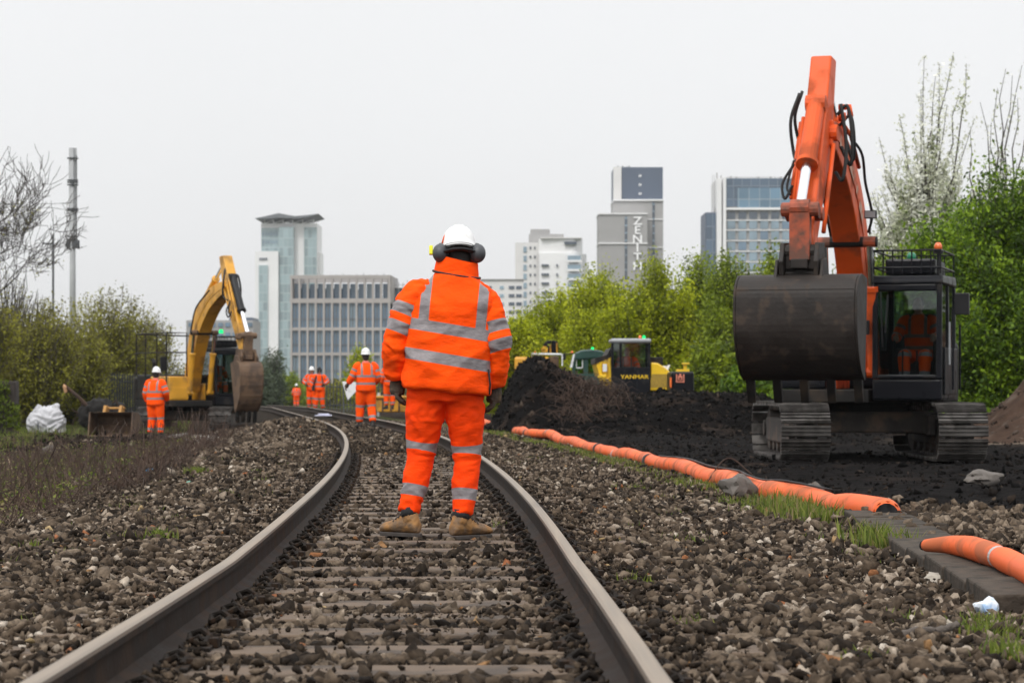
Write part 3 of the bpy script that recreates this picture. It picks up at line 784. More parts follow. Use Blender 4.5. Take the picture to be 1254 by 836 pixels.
for (yt, yb) in ((371, 401), (404.5, 431.5), (435, 464)):
    for k in range(NB): md.box(k * bw + bw * .5 - .05, k * bw + bw * .5 + .05, -.02, .12, zy(yb), zy(yt))
    for k in range(NB): md.box(k * bw + .2, (k + 1) * bw - .2, -.02, .12, zy((yt * .35 + yb * .65)) - .06, zy((yt * .35 + yb * .65)) + .06)
md.build('window_mullion', M['roof_dark'], t)
rt = MB()
for k in range(9): rt.box(W * (.35 + .07 * k), W * (.35 + .07 * k) + .08, 5, 5.1, zy(337), zy(334.5 - (k % 3)))
rt.build('roof_railing', M['roof_dark'], t)
# scaffolded annex to its right
t, W, zy, xx = bld('office_block', 'scaffolded darker office wing right of the concrete grid block', 477.6, 552, 356)
part(t, 'wall', M['curtain_navy'], (0, W, 1, 12, ZB, zy(352)))
sf = MB()
for k in range(15): sf.box(W * k / 14 - .05, W * k / 14 + .05, .2, .3, ZB, zy(343 + (k * 5) % 4))
for k in range(9): sf.box(0, W, .32, .42, zy(349 + 13 * k), zy(348.3 + 13 * k)); sf.box(0, W, .42, .95, zy(353 + 13 * k), zy(352 + 13 * k))
sf.build('scaffold', M['conc_grey'], t)
# -- pale flats with balconies
t, W, zy, xx = bld('apartment_block', 'pale stepped apartment block with rounded balcony tower', 631, 719, 620)
part(t, 'wall', M['conc_pale'], (0, xx(662), 0, 18, ZB, zy(297)))
part(t, 'penthouse', M['conc_grey'], (xx(648), xx(691), 5, 18, zy(297), zy(285)), (xx(650), xx(674), 7, 16, zy(284.9), zy(278.5)))
mb = MB(); cxr, r_ = xx(700), xx(714) - xx(700)
pr = [(xx(660), -.8), (xx(700), -1.4)] + [(cxr + r_ * math.sin(a), 4.2 - 5.6 * math.cos(a)) for a in (R(q) for q in range(10, 100, 12))] + [(xx(714), 16), (xx(660), 16)]
mb.prism(pr, ZB, zy(292.5), 'z'); mb.build('rounded_tower', M['clad_white'], t)
mb = MB(); mb.prism([(a, b - .5) for a, b in pr[:-2]] + [(xx(719), 4), (xx(719), 15), (xx(660), 15)], ZB, zy(310), 'z'); mb.build('lower_tower', M['clad_white'], t)
part(t, 'roof_slab', M['conc_pale'], (xx(662), xx(713), -1.9, 14, zy(292.4), zy(291.2)))
for k, py_ in enumerate(range(302, 402, 11)):
    part(t, 'window', M['win_pale'], (xx(641), xx(645), -.2, .3, zy(py_ + 7), zy(py_)))
    part(t, 'window', M['win_dark'], (xx(648.5), xx(650.5), -.2, .3, zy(py_ + 3), zy(py_)))
    part(t, 'window', M['win_dark'], (xx(654), xx(656), -.2, .3, zy(py_ + 3), zy(py_)))
    if k > 1: part(t, 'window', M['win_dark'], (xx(663), xx(672), -2.0, -.6, zy(py_ + 2.4), zy(py_)))
    if k > 1: part(t, 'window', M['win_dark'], (xx(681), xx(683), -2.2, -.6, zy(py_ + 3), zy(py_)))
    if k > 0:
        part(t, 'window', M['win_pale'], (xx(695), xx(711), -2.6, -.6, zy(py_ + 7), zy(py_ + .5)))
        bl = MB(); bl.box(xx(694), xx(712.5), -2.9, -2.6, zy(py_ + 8.6), zy(py_ + 6)); bl.build('balcony', M['clad_white'], t)
part(t, 'window', M['win_dark'], (xx(691), xx(706), -2.2, -.6, zy(300), zy(296.2)))
# -- low white block to its left, partly behind the man
t, W, zy, xx = bld('apartment_block', 'low pale flats just right of the man with a flat roof', 586, 640, 520)
part(t, 'wall', M['conc_pale'], (0, W, 0, 12, ZB, zy(343)))
part(t, 'roof_slab', M['conc_grey'], (-.2, W + .2, -.3, 12.2, zy(342.8), zy(341.6)))
for k in range(5):
    for px_ in (597, 612, 623, 632): part(t, 'window', M['win_dark'] if px_ != 612 else M['win_pale'], (xx(px_), xx(px_ + (5 if px_ < 620 else 7)), -.12, .2, zy(354 + 10 * k), zy(350 + 10 * k)))
# -- grey tower with vertical lettering
t, W, zy, xx = bld('tower_block', 'grey tower with dark blue top and white vertical lettering', 733, 813, 700)
part(t, 'wall', M['conc_grey'], (xx(752), xx(813), 3, 22, ZB, zy(244)))
part(t, 'upper_storeys', M['clad_navy'], (xx(752.4), xx(812.6), 3.2, 21.8, zy(243), zy(203.5)))
part(t, 'low_wing', M['conc_grey'], (0, xx(792), -3, 14, ZB, zy(263)))
part(t, 'side_panel', M['conc_pale'], (xx(751.6), xx(761.5), 2.6, 3.1, zy(243), zy(203)))
part(t, 'white_band', M['clad_white'], (xx(751.4), xx(813.6), 2.4, 22.4, zy(245), zy(243.2)))
part(t, 'white_band', M['clad_white'], (-.2, xx(792.4), -3.4, 14, zy(263.4), zy(261.8)), (xx(792.5), xx(813.4), 2.7, 22.4, zy(268.5), zy(267.2)))
part(t, 'white_band', M['clad_white'], (-.2, xx(792.4), -3.4, 14, zy(299.4), zy(298)), (xx(792.5), xx(813.4), 2.7, 22.4, zy(303), zy(301.8)))
part(t, 'window_strip', M['win_dark'], (xx(764.5), xx(767.5), -3.2, -2.9, zy(345), zy(266)))
part(t, 'window_strip', M['win_dark'], (xx(799.5), xx(802.5), 2.8, 3.1, zy(345), zy(246.5)))
for k in range(8):
    part(t, 'window', M['win_pale'], (xx(764.7), xx(767.3), -3.35, -3.15, zy(269 + 9 * k), zy(267 + 9 * k)))
    part(t, 'window', M['win_pale'], (xx(799.7), xx(802.3), 2.6, 2.85, zy(250 + 9 * k), zy(248 + 9 * k)))
M['letter_white'] = surf('letter_white', (.8, .8, .8), .5, var=.02)
def text_obj(txt, size, name, mat, parent, loc, rot=(R(90), 0, 0), depth=.02, sx=1.0, align='CENTER'):
    cu = bpy.data.curves.new(name, 'FONT'); cu.body = txt; cu.size = size; cu.extrude = depth; cu.align_x = align; cu.offset = size * .015
    o = bpy.data.objects.new('tmp', cu); sc.collection.objects.link(o)
    dg = bpy.context.evaluated_depsgraph_get(); me = bpy.data.meshes.new_from_object(o.evaluated_get(dg))
    bpy.data.objects.remove(o)
    me.materials.clear()
    q = mesh_obj(name, me, mat, parent); q.location = loc; q.rotation_euler = rot; q.scale = (sx, 1, 1); return q
for k, ch in enumerate('ZENITH'):
    text_obj(ch, 3.25, 'sign_letter', M['letter_white'], t, (xx(780), -3.25, zy(276 + 11 * k)), depth=.2, sx=1.2)
for k in range(3):
    part(t, 'emblem', M['letter_white'], (xx(783.2), xx(784.2), 2.9, 3.1, zy(216 + 11 * k), zy(212.5 + 11 * k)), (xx(784.9), xx(786.2), 2.9, 3.1, zy(215.5 + 11 * k), zy(213 + 11 * k)))
rt = MB()
for px_ in (757, 760, 763, 768, 771): rt.box(xx(px_), xx(px_) + .35, 6, 6.4, zy(203.5), zy(201.6 - px_ % 2))
rt.build('roof_railing', M['roof_dark'], t)
# -- hotel behind the orange digger
t, W, zy, xx = bld('office_tower', 'blue glass office tower behind the orange digger boom', 865, 985, 600)
part(t, 'wall', M['conc_grey'], (xx(889), W, .5, 20, ZB, zy(218)))
part(t, 'low_wing', M['clad_navy'], (0, xx(879), 3, 18, ZB, zy(259)))
part(t, 'wing_window', M['curtain_navy'], (xx(866), xx(877.6), 2.7, 3.1, ZB, zy(261)))
part(t, 'corner_pier', M['clad_white'], (xx(878), xx(883.6), -.5, 18, ZB, zy(219)), (xx(885.2), xx(889), -.6, 18, ZB, zy(217)))
part(t, 'glass_facade', M['curtain_navy'], (xx(889.2), W, 0, .6, zy(230), zy(218.4)))
part(t, 'glass_facade', M['curtain_navy'], (xx(889.2), xx(903), -.1, .6, zy(253), zy(230.2)))
part(t, 'glass_facade', M['curtain_blue'], (xx(903.2), W, -.1, .6, zy(254), zy(230.2)))
part(t, 'white_band', M['clad_white'], (xx(889), W + .3, -.4, .6, zy(257), zy(254.2)))
for r_i, (yt, yb) in enumerate(((259, 268), (270, 280), (283, 293), (296, 306), (309, 319), (322, 332))):
    for k in range(7):
        px_ = 891 + 13.4 * k
        part(t, 'window', M['win_dark'] if r_i == 0 else (M['win_pale'] if (k * 5 + r_i * 3) % 7 else M['win_blue']), (xx(px_), xx(px_ + 9.5), .2, .55, zy(yb), zy(yt)))
    part(t, 'white_band', M['clad_white'], (xx(889), W, .1, .7, zy(yb + 2.2), zy(yb + 1)))
rt = MB()
for px_, h in ((876, 252), (879, 210), (884, 213), (896, 213.5), (903, 214.5), (930, 214.5), (945, 214.5), (958, 214.5)): rt.box(xx(px_), xx(px_) + .3, 4, 4.3, zy(219 if px_ > 877 else 259), zy(h))
for k in range(12): rt.box(xx(874.5), xx(877), 5, 5.2, zy(222 + 3 * k), zy(221.6 + 3 * k))
rt.box(xx(874.4), xx(874.8), 5, 5.3, zy(259), zy(212)); rt.box(xx(876.8), xx(877.2), 5, 5.3, zy(259), zy(212)); rt.box(xx(889), W, 4, 4.1, zy(215.6), zy(215))
rt.build('roof_mast', M['conc_grey'], t)
# -- low dark block behind the yellow digger
t, W, zy, xx = bld('office_block', 'low grey block half hidden behind the yellow digger', 225, 312, 480)
part(t, 'wall', M['conc_grey'], (xx(228), xx(310), 0, 14, ZB, zy(392)))
part(t, 'roof_storey', M['clad_navy'], (xx(280), xx(309), 1, 12, zy(392), zy(388.5)))
for k in range(9):
    for j in range(4): part(t, 'window', M['win_blue'], (xx(231 + 9 * k), xx(237 + 9 * k), -.2, .2, zy(400 + 12 * j), zy(395 + 12 * j)))

# ================================================================ trees
M['bark'] = surf('bark', (.05, .042, .035), .95, 0, .4, 3, .6, 18)
M['bark_pale'] = surf('bark_pale', (.11, .095, .08), .95, 0, .3, 3, .6, 18)
LEAF = {
 'lime':  attr_mat('leaf_lime', 'tone', [(0, (.13, .165, .006)), (.5, (.32, .37, .010)), (1, (.55, .58, .02))], .6, transl=.45, var=0),
 'green': attr_mat('leaf_green', 'tone', [(0, (.06, .09, .008)), (.5, (.15, .205, .012)), (1, (.30, .37, .02))], .6, transl=.4, var=0),
 'deep':  attr_mat('leaf_deep', 'tone', [(0, (.035, .07, .006)), (.5, (.10, .18, .009)), (1, (.24, .36, .014))], .6, transl=.4, var=0),
 'olive': attr_mat('leaf_olive', 'tone', [(0, (.085, .075, .016)), (.5, (.19, .185, .026)), (1, (.34, .33, .04))], .7, transl=.35, var=0),
 'blossom': attr_mat('petal_white', 'tone', [(0, (.20, .25, .08)), (.22, (.55, .57, .42)), (1, (.85, .85, .80))], .7, transl=.3, var=0),
 'haze':  attr_mat('leaf_grey', 'tone', [(0, (.05, .07, .045)), (1, (.12, .15, .08))], .7, transl=.3, var=0)}
def limb_paths(r, base, blobs, n, up, wob, start=(.1, .6)):
    """Curves from points on the stem out to points inside the crown's outline (a union of ellipsoids)."""
    vol = np.array([b[3] * b[4] * b[5] for b in blobs]); paths = []
    which = r.choice(len(blobs), n, p=vol / vol.sum())
    for w in which:
        bx, by, bz, sx, sy, sz = blobs[w]
        d = r.normal(size=3); d /= np.linalg.norm(d); rad = r.uniform(.12, 1) ** .38
        e = np.array([bx, by, bz]) + d * rad * np.array([sx, sy, sz])
        h = e[2] - base[2]
        s = np.array([base[0] + r.normal(0, .06), base[1] + r.normal(0, .06), base[2] + max(.1, h * r.uniform(*start))]) if len(base) == 3 else base
        s[0] += (bx - base[0]) * r.uniform(.2, .7); s[1] += (by - base[1]) * r.uniform(.2, .7)
        m = (s + e) / 2; m[2] -= up * np.linalg.norm(e - s) * .18
        t = np.linspace(0, 1, 7)[:, None]
        p = (1 - t) ** 2 * s + 2 * t * (1 - t) * m + t * t * e
        p[1:-1] += r.normal(0, wob, (5, 3))
        paths.append(p)
    return paths
def tubes_np(paths, r0, r1, nside=4):
    C, F_, base = [], [], 0
    for p, a, b in zip(paths, r0, r1):
        K = len(p); t = np.gradient(p, axis=0); t /= np.linalg.norm(t, axis=1)[:, None] + 1e-9
        u = np.cross(t, [.37, .21, .3]); u /= np.linalg.norm(u, axis=1)[:, None] + 1e-9; w = np.cross(t, u)
        rr = np.linspace(a, b, K)[:, None]
        an = np.arange(nside) * 2 * math.pi / nside
        C.append(np.stack([p + (u * math.cos(q) + w * math.sin(q)) * rr for q in an], 1).reshape(-1, 3))
        i = np.arange(K - 1)[:, None] * nside + np.arange(nside)[None]; j = np.arange(K - 1)[:, None] * nside + (np.arange(nside)[None] + 1) % nside
        F_.append(np.stack([i, j, j + nside, i + nside], -1).reshape(-1, 4) + base); base += K * nside
    return np.concatenate(C), np.concatenate(F_)
def leaves_np(r, P, size, tone):
    n = len(P); Rm = rot_mats(n, r)
    q = np.array([(-1, 0, 0), (0, -.5, .12), (1, 0, 0), (0, .5, .12)])
    co = np.einsum('nij,vj->nvi', Rm, q) * (size * r.uniform(.6, 1.4, n))[:, None, None] + P[:, None]
    return co.reshape(-1, 3)
def tree(name, label, cat, base, blobs, n_limb, n_leaf, leaf_size, leaf, seed, up=.35, wob=.05, span=(.62, 1.0), jit=.16, trunk=.09, bark='bark', group=None, tone_span=.5, twig=(.022, .004), droop=0.0, start=(.1, .6), tips=()):
    r = np.random.default_rng(seed)
    base = np.array(base, float)
    o = thing(name, label, cat, tuple(base), group=group)
    z0 = np.zeros(3); bl = [(b[0] - base[0], b[1] - base[1], b[2] - base[2], *b[3:]) for b in blobs]
    paths = limb_paths(r, z0, bl, n_limb, up, wob, start)
    for tp_ in tips:
        e = np.array(tp_, float) - base; s_ = np.array([e[0] * .25, 0, e[2] * r.uniform(.35, .55)]); tt = np.linspace(0, 1, 7)[:, None]
        p = s_ + (e - s_) * tt + np.array([1, 0, 0]) * np.sin(tt * 3.1) * r.normal(0, .12); p[1:-1] += r.normal(0, .05, (5, 3)); paths.append(p)
    top = max(b[2] for b in bl) * .8
    stem = np.array([(r.normal(0, .05) * k, r.normal(0, .05) * k, -.15 + (top + .15) * k / 5) for k in range(6)])
    C, F_ = tubes_np([stem] + paths, [trunk] + [twig[0]] * len(paths), [trunk * .4] + [twig[1]] * len(paths), 5)
    link(bpy.data.objects.new('trunk', np_mesh('trunk', C, F_, 4, M[bark], smooth=True)), o)
    if n_leaf:
        A = np.stack(paths); wk = np.ones(len(A)); wk[len(A) - len(tips):] = .7; k = r.choice(len(A), n_leaf, p=wk / wk.sum()); t = np.minimum(r.uniform(*span, n_leaf), .9999) * 5.999
        i = t.astype(int); f = (t - i)[:, None]
        P = A[k, i] * (1 - f) + A[k, i + 1] * f + r.normal(0, jit, (n_leaf, 3)) * r.uniform(.3, 1, (n_leaf, 1))
        P[:, 2] = np.maximum(P[:, 2] - droop * r.uniform(0, 1, n_leaf), .02)
        clump = r.uniform(0, 1, len(A))[k]
        tone = np.clip(.5 + (clump - .5) * tone_span * 1.3 + r.normal(0, .14, n_leaf), 0, 1)
        link(bpy.data.objects.new('crown', np_mesh('crown', leaves_np(r, P, leaf_size, tone), np.arange(4 * n_leaf), 4, LEAF[leaf], {'tone': ('FACE', tone)})), o)
    return o
def blob(px_, py_, d, rx, ry, rz): p = at(px_, py_, d); return (p.x, p.y, p.z, rx, ry, rz)
# -- lime green row in the middle distance (each tree on its own)
rowspec = [(645, 85, 380, 60, 'lime', 1), (688, 92, 340, 66, 'lime', 2), (742, 88, 308, 74, 'lime', 3), (800, 82, 296, 70, 'lime', 4), (852, 84, 300, 64, 'green', 5), (905, 80, 298, 62, 'green', 6), (948, 74, 292, 60, 'green', 7), (1000, 78, 345, 70, 'green', 8), (1055, 80, 350, 60, 'green', 9)]
row_lab = ['smallest lime green tree at the left end of the row', 'lime green tree under the pale flats', 'tall lime green tree below the grey lettered tower', 'broad lime green tree right of the lettered tower', 'mid green tree behind the dumper', 'mid green tree left of the orange digger bucket',
           'mid green tree under the blue glass tower', 'mid green tree hidden behind the orange boom', 'mid green tree between boom and cab of the orange digger']
for (px_, d, top, wpx, lf, sd_), lb in zip(rowspec, row_lab):
    s = d / FOC; gx = at(px_, 0, d).x; g0 = float(gz(gx, d)); zt_ = HC + (CY - top) * s; h = zt_ - g0; w = wpx * s * .80
    r = np.random.default_rng(sd_ + 300)
    bl = [(gx, d, g0 + h * .45, w * .95, w * .9, h * .42), (gx + r.uniform(-.3, .3), d, g0 + h * .72, w * .6, w * .6, h * .27)]
    for q in range(7): a = r.uniform(-1, 1); bl.append((gx + a * w * .95, d - r.uniform(0, w), g0 + h * r.uniform(.2, .78), w * r.uniform(.3, .5), w * .5, h * r.uniform(.13, .22)))
    tree('bushy_tree', lb, 'tree', (gx, d, g0), bl, 560, 52000, .058, lf, 400 + sd_, jit=.21, group='trees in the row beyond the soil heap', tone_span=.75, start=(.0, .6))
# low green bush in front of the row, right of the dumper
for (px_, d, top, wpx, lf, sd_, lb) in ((874, 70, 400, 42, 'green', 21, 'dense green bush at the right side of the dumper'), (925, 62, 425, 40, 'deep', 22, 'low dark green bush below the digger bucket'), (985, 60, 440, 40, 'deep', 23, 'low dark green bush seen under the digger body'), (1030, 58, 470, 30, 'deep', 25, 'small bright bush seen between the digger tracks'), (690, 100, 420, 60, 'lime', 24, 'low lime green bush behind the green cab'),(760, 96, 410, 60, 'lime', 26, 'low lime green bush behind the dumper cab'),(630, 104, 430, 40, 'lime', 27, 'low lime green bush behind the man at his right elbow')):
    s = d / FOC; gx = at(px_, 0, d).x; g0 = float(gz(gx, d)); h = HC + (CY - top) * s - g0; w = wpx * s
    tree('bush', lb, 'bush', (gx, d, g0), [(gx, d, g0 + h * .4, w, w * .8, h * .55), (gx - w * .5, d - .3, g0 + h * .3, w * .6, w * .6, h * .4), (gx + w * .5, d - .3, g0 + h * .35, w * .6, w * .6, h * .4)], 300, 17000, .07, lf, 500 + sd_, jit=.15, tone_span=.8, trunk=.04, start=(.0, .5), group='bushes in front of the trees')
# -- dense dark green trees on the right
for (px_, d, top, wpx, sd_, lb, lf) in ((1165, 56, 236, 100, 31, 'dense green tree directly behind the orange digger cab', 'deep'), (1238, 54, 178, 110, 32, 'tallest dense green tree at the right edge of the photo', 'deep'), (1340, 53, 170, 120, 33, 'dense green tree beyond the right edge', 'deep'), (1100, 60, 296, 70, 34, 'lower dense green tree left of the digger cab roof', 'green')):
    s = d / FOC; gx = at(px_, 0, d).x; g0 = float(gz(gx, d)); h = HC + (CY - top) * s - g0; w = wpx * s * .92
    r = np.random.default_rng(sd_)
    bl = [(gx, d, g0 + h * .45, w * 1.05, w * .9, h * .45), (gx, d, g0 + h * .75, w * .6, w * .6, h * .26)]
    for q in range(10): a = r.uniform(-1, 1); bl.append((gx + a * w, d - r.uniform(0, w), g0 + h * r.uniform(.12, .82), w * r.uniform(.28, .5), w * .5, h * r.uniform(.10, .2)))
    tree('dense_tree', lb, 'tree', (gx, d, g0), bl, 900, 105000, .055, lf, 600 + sd_, jit=.24, group='dense green trees behind the orange digger', tone_span=.85, start=(.0, .6))
# -- white blossom trees
for (px_, d, top, sd_, lb, wpx) in ((1135, 66, 75, 41, 'white blossoming tree with upright shoots behind the digger', 48), (1225, 64, 92, 42, 'white blossoming shoots rising over the tallest green tree', 40)):
    s = d / FOC; gx = at(px_, 0, d).x; g0 = float(gz(gx, d)); h = HC + (CY - top) * s - g0; w = wpx * s
    tree('blossom_tree', lb, 'tree', (gx, d, g0), [(gx - w * .1, d, g0 + h * .60, w * 1.5, w, h * .17), (gx - w * .7, d, g0 + h * .45, w * 1.6, w, h * .2), (gx + w * .5, d, g0 + h * .5, w * 1.5, w, h * .2), (gx + w * .1, d, g0 + h * .70, w * .8, w * .5, h * .12)], 260, 56000 if sd_ == 41 else 12000, .055, 'blossom', 700 + sd_, up=.45, wob=.12, span=(.40, 1), jit=.10, trunk=.12, twig=(.04, .006), group='white blossoming trees', tone_span=.5, start=(.25, .75), tips=[tuple(at(a, b, d + c)) for a, b, c in (((1076, 168, 0), (1090, 190, .5), (1101, 140, -.4), (1119, 160, .3), (1132, 68, 0), (1128, 110, .5), (1146, 92, -.3), (1168, 64, .2), (1183, 78, -.2), (1150, 78, .4), (1176, 112, .3), (1160, 128, -.5), (1192, 150, .2), (1110, 215, .5), (1068, 235, 0)) if sd_ == 41 else ((1200, 125, 0), (1188, 160, .4), (1222, 108, .3), (1232, 84, 0), (1240, 92, -.3), (1252, 80, .2), (1246, 120, .5), (1214, 150, -.4), (1262, 100, 0)))])
# -- left: olive spring trees, bare branching trees
for (px_, d, top, wpx, sd_, lb, lf, nl) in ((122, 96, 338, 84, 51, 'olive budding tree in front of the antenna mast', 'olive', 15000), (176, 104, 372, 52, 52, 'olive budding tree left of the yellow digger', 'olive', 9000), (42, 84, 350, 70, 53, 'olive bush under the bare branches', 'olive', 11000), (-30, 78, 330, 60, 54, 'olive bush at the left edge', 'olive', 9000), (88, 90, 392, 60, 56, 'low yellow green shrub beside the pole', 'olive', 12000)):
    s = d / FOC; gx = at(px_, 0, d).x; g0 = float(gz(gx, d)); h = HC + (CY - top) * s - g0; w = wpx * s * .95
    bl = [(gx, d, g0 + h * .5, w, w, h * .45), (gx + w * .3, d, g0 + h * .7, w * .6, w * .6, h * .26), (gx - w * .4, d - .4, g0 + h * .45, w * .6, w * .6, h * .3)]
    tree('budding_tree', lb, 'tree', (gx, d, g0), bl, 460, nl * 2, .055, lf, 800 + sd_, jit=.2, wob=.09, span=(.5, 1), group='budding trees on the left', tone_span=.7, twig=(.03, .005), bark='bark_pale', start=(.0, .5))
def bare_tree(label, px_, d, h, lean, seed, sc_=1.0):
    r = np.random.default_rng(seed); gx = at(px_, 0, d).x; g0 = float(gz(gx, d))
    o = thing('bare_tree', label, 'tree', (gx, d, g0 - .1), group='bare trees at the left edge')
    paths, r0, r1 = [], [], []
    def grow(p, dirv, l, rad, lev):
        K = 6; pts = [p]; v = dirv.copy()
        for k in range(K - 1):
            v = v + r.normal(0, .12, 3) + np.array([0, 0, .075]); v /= np.linalg.norm(v); pts.append(pts[-1] + v * l / (K - 1))
        pts = np.array(pts); paths.append(pts); r0.append(max(rad, .0095)); r1.append(max(rad * .45, .006))
        if lev >= 5: return
        for c in range([5, 5, 4, 4, 3][lev]):
            t = r.uniform(.3, 1) if c else 1.0
            i = min(int(t * (K - 1)), K - 2); f = t * (K - 1) - i; q = pts[i] * (1 - f) + pts[i + 1] * f
            a = r.normal(size=3); a -= v * a.dot(v); a /= np.linalg.norm(a); an = r.uniform(.35, .95)
            grow(q, v * math.cos(an) + a * math.sin(an), l * r.uniform(.5, .74), rad * (1 - .5 * t) * .62, lev + 1)
    grow(np.zeros(3), np.array([lean, 0, 1.0]) / math.hypot(1, lean), h * .5, .12 * sc_, 0)
    C, F_ = tubes_np(paths, r0, r1, 4)
    link(bpy.data.objects.new('trunk', np_mesh('trunk', C, F_, 4, M['bark'], smooth=True)), o)
    n = 2500; A = [p for p, q in zip(paths, r0) if q < .0135]; P = np.array([A[k][r.integers(2, 6)] for k in r.integers(0, len(A), n)]) + r.normal(0, .05, (n, 3))
    P = P[P[:, 2] < h * .62]; tone = r.uniform(0, 1, len(P))
    link(bpy.data.objects.new('crown', np_mesh('crown', leaves_np(r, P, .035, tone), np.arange(4 * len(P)), 4, LEAF['olive'], {'tone': ('FACE', tone)})), o)
bare_tree('bare branching tree leaning in at the left edge', -135, 66, 10.8, .08, 5)
bare_tree('smaller bare tree with fine twigs at the left edge', -28, 74, 8.6, -.02, 8, .9)
for (px_, top, wpx, sd_, lb) in ((8, 300, 46, 57, 'tall brown thicket of bare twigs at the left edge'), (48, 352, 34, 58, 'lower brown twiggy thicket beside the grey post')):
    d = 88; s = d / FOC; gx = at(px_, 0, d).x; g0 = float(gz(gx, d)); h = HC + (CY - top) * s - g0; w = wpx * s
    tree('bare_thicket', lb, 'thicket', (gx, d, g0), [(gx, d, g0 + h * .5, w, w, h * .48), (gx + w * .4, d, g0 + h * .35, w, w * .6, h * .33)], 520, 2600, .045, 'olive', 880 + sd_, jit=.12, wob=.10, span=(.5, 1), tone_span=.7, twig=(.026, .009), start=(.0, .5), group='bare thickets at the left edge')
# -- far small trees by the track
for (px_, d, top, wpx, sd_, lb, lf) in ((333, 190, 418, 30, 61, 'grey green shrub by the foot of the pale tower', 'haze'), (318, 170, 440, 26, 63, 'low grey shrub right of the yellow digger', 'haze'), (441, 170, 414, 32, 62, 'small yellow green tree in front of the office block', 'lime'), (352, 210, 452, 30, 64, 'far green bush beside the track', 'green'), (410, 200, 462, 24, 65, 'far pale bush below the office block', 'olive'), (480, 150, 452, 30, 66, 'far bush behind the yellow skip', 'olive'), (560, 140, 430, 60, 67, 'far bush hidden behind the standing man', 'olive'), (240, 150, 440, 50, 68, 'far bush behind the yellow digger', 'olive')):
    s = d / FOC; gx = at(px_, 0, d).x; g0 = float(gz(gx, d)); h = HC + (CY - top) * s - g0; w = wpx * s * .8
    tree('far_tree', lb, 'tree', (gx, d, g0), [(gx, d, g0 + h * .5, w * .8, w, h * .45), (gx, d, g0 + h * .3, w, w, h * .3), (gx + w * .2, d, g0 + h * .75, w * .4, w * .4, h * .24)], 200, 7000, .10, lf, 900 + sd_, jit=.22, trunk=.12, twig=(.03, .008), group='far trees beside the track', start=(.0, .6))
# far tree belt closing the view between and beyond
r = np.random.default_rng(77)
P, tone = [], []
for k in range(150):
    yb = 330 + r.uniform(-30, 60); xb = -170 + 340 * k / 149 + r.uniform(-2, 2); hb = r.uniform(3.0, 6.5); n = 420
    if -52 < xb < -2: hb *= .5
    q = r.normal(size=(n, 3)); q /= np.linalg.norm(q, axis=1)[:, None]; q *= r.uniform(.3, 1, (n, 1)) ** .4
    P.append(q * np.array([3.2, 2.5, hb * .55]) + np.array([xb, yb, float(gz(xb, yb)) + hb * .45])); tone.append(np.clip(r.uniform(.2, .8) + r.normal(0, .12, n), 0, 1))
P = np.concatenate(P); tone = np.concatenate(tone)
tag(link(bpy.data.objects.new('far_woods', np_mesh('far_woods', leaves_np(r, P, .42, tone), np.arange(4 * len(P)), 4, LEAF['green'], {'tone': ('FACE', tone)}))), 'far belt of trees along the line', 'woods', kind='stuff')
# ================================================================ diggers
M['orange_paint'] = surf('orange_paint', (.64, .085, .010), .5, 0, .12, 2, dirt=((.24, .055, .02), .3, 2.2), spec=.3)
M['orange_worn'] = surf('orange_worn', (.36, .066, .022), .6, 0, .2, 5, dirt=((.075, .048, .036), .62, 4), bump=.2)
M['yellow_paint'] = surf('yellow_paint', (.62, .30, .022), .45, 0, .12, 2, dirt=((.24, .13, .04), .3, 2.2), coat=.1)
M['yellow_bright'] = surf('yellow_bright', (.74, .47, .01), .4, 0, .1, 2, dirt=((.3, .2, .06), .2, 3), coat=.15)
M['bucket_steel'] = surf('bucket_steel', (.022, .0175, .015), .6, 0, .35, 3, bump=.3, bs=14, dirt=((.065, .046, .034), .2, 5), spec=.25)
M['bucket_brown'] = surf('bucket_brown', (.13, .078, .045), .7, .1, .3, 2.5, bump=.25, bs=14, dirt=((.06, .04, .03), .4, 3))
M['track_steel'] = surf('track_steel', (.075, .068, .062), .5, .3, .3, 6, bump=.2, dirt=((.030, .026, .023), .5, 5))
M['decal'] = surf('decal', (.52, .36, .27), .7, 0, .3, 9, dirt=((.5, .08, .02), .55, 7))
M['track_mud'] = surf('track_mud', (.045, .038, .033), .9, 0, .4, 4, bump=.6, bs=20, dirt=((.12, .08, .055), .35, 3))
M['cab_dark'] = surf('cab_dark', (.006, .0065, .009), .35, 0, .2, 3, dirt=((.03, .026, .022), .15, 3), spec=.16)
M['cab_grey'] = surf('cab_grey', (.30, .31, .32), .45, 0, .1, 3)
M['seat_black'] = surf('seat_black', (.016, .016, .017), .8)
M['glass'] = glass('cab_glass', (.70, .78, .78), .9)
M['glass_dirty'] = glass('glass_dirty', (.62, .70, .70), .8, .05)
M['amber'] = surf('amber_lens', (.75, .14, .02), .25, spec=.7)
M['green_lit'] = lamp_mat('green_lit', (.02, .9, .22), 1.6)
M['green_lens'] = surf('green_lens', (.01, .16, .08), .3)
M['amber_lit'] = lamp_mat('amber_lit', (1, .62, .02), 3.0)
M['lamp_glass'] = surf('lamp_glass', (.30, .31, .32), .15, spec=.8)

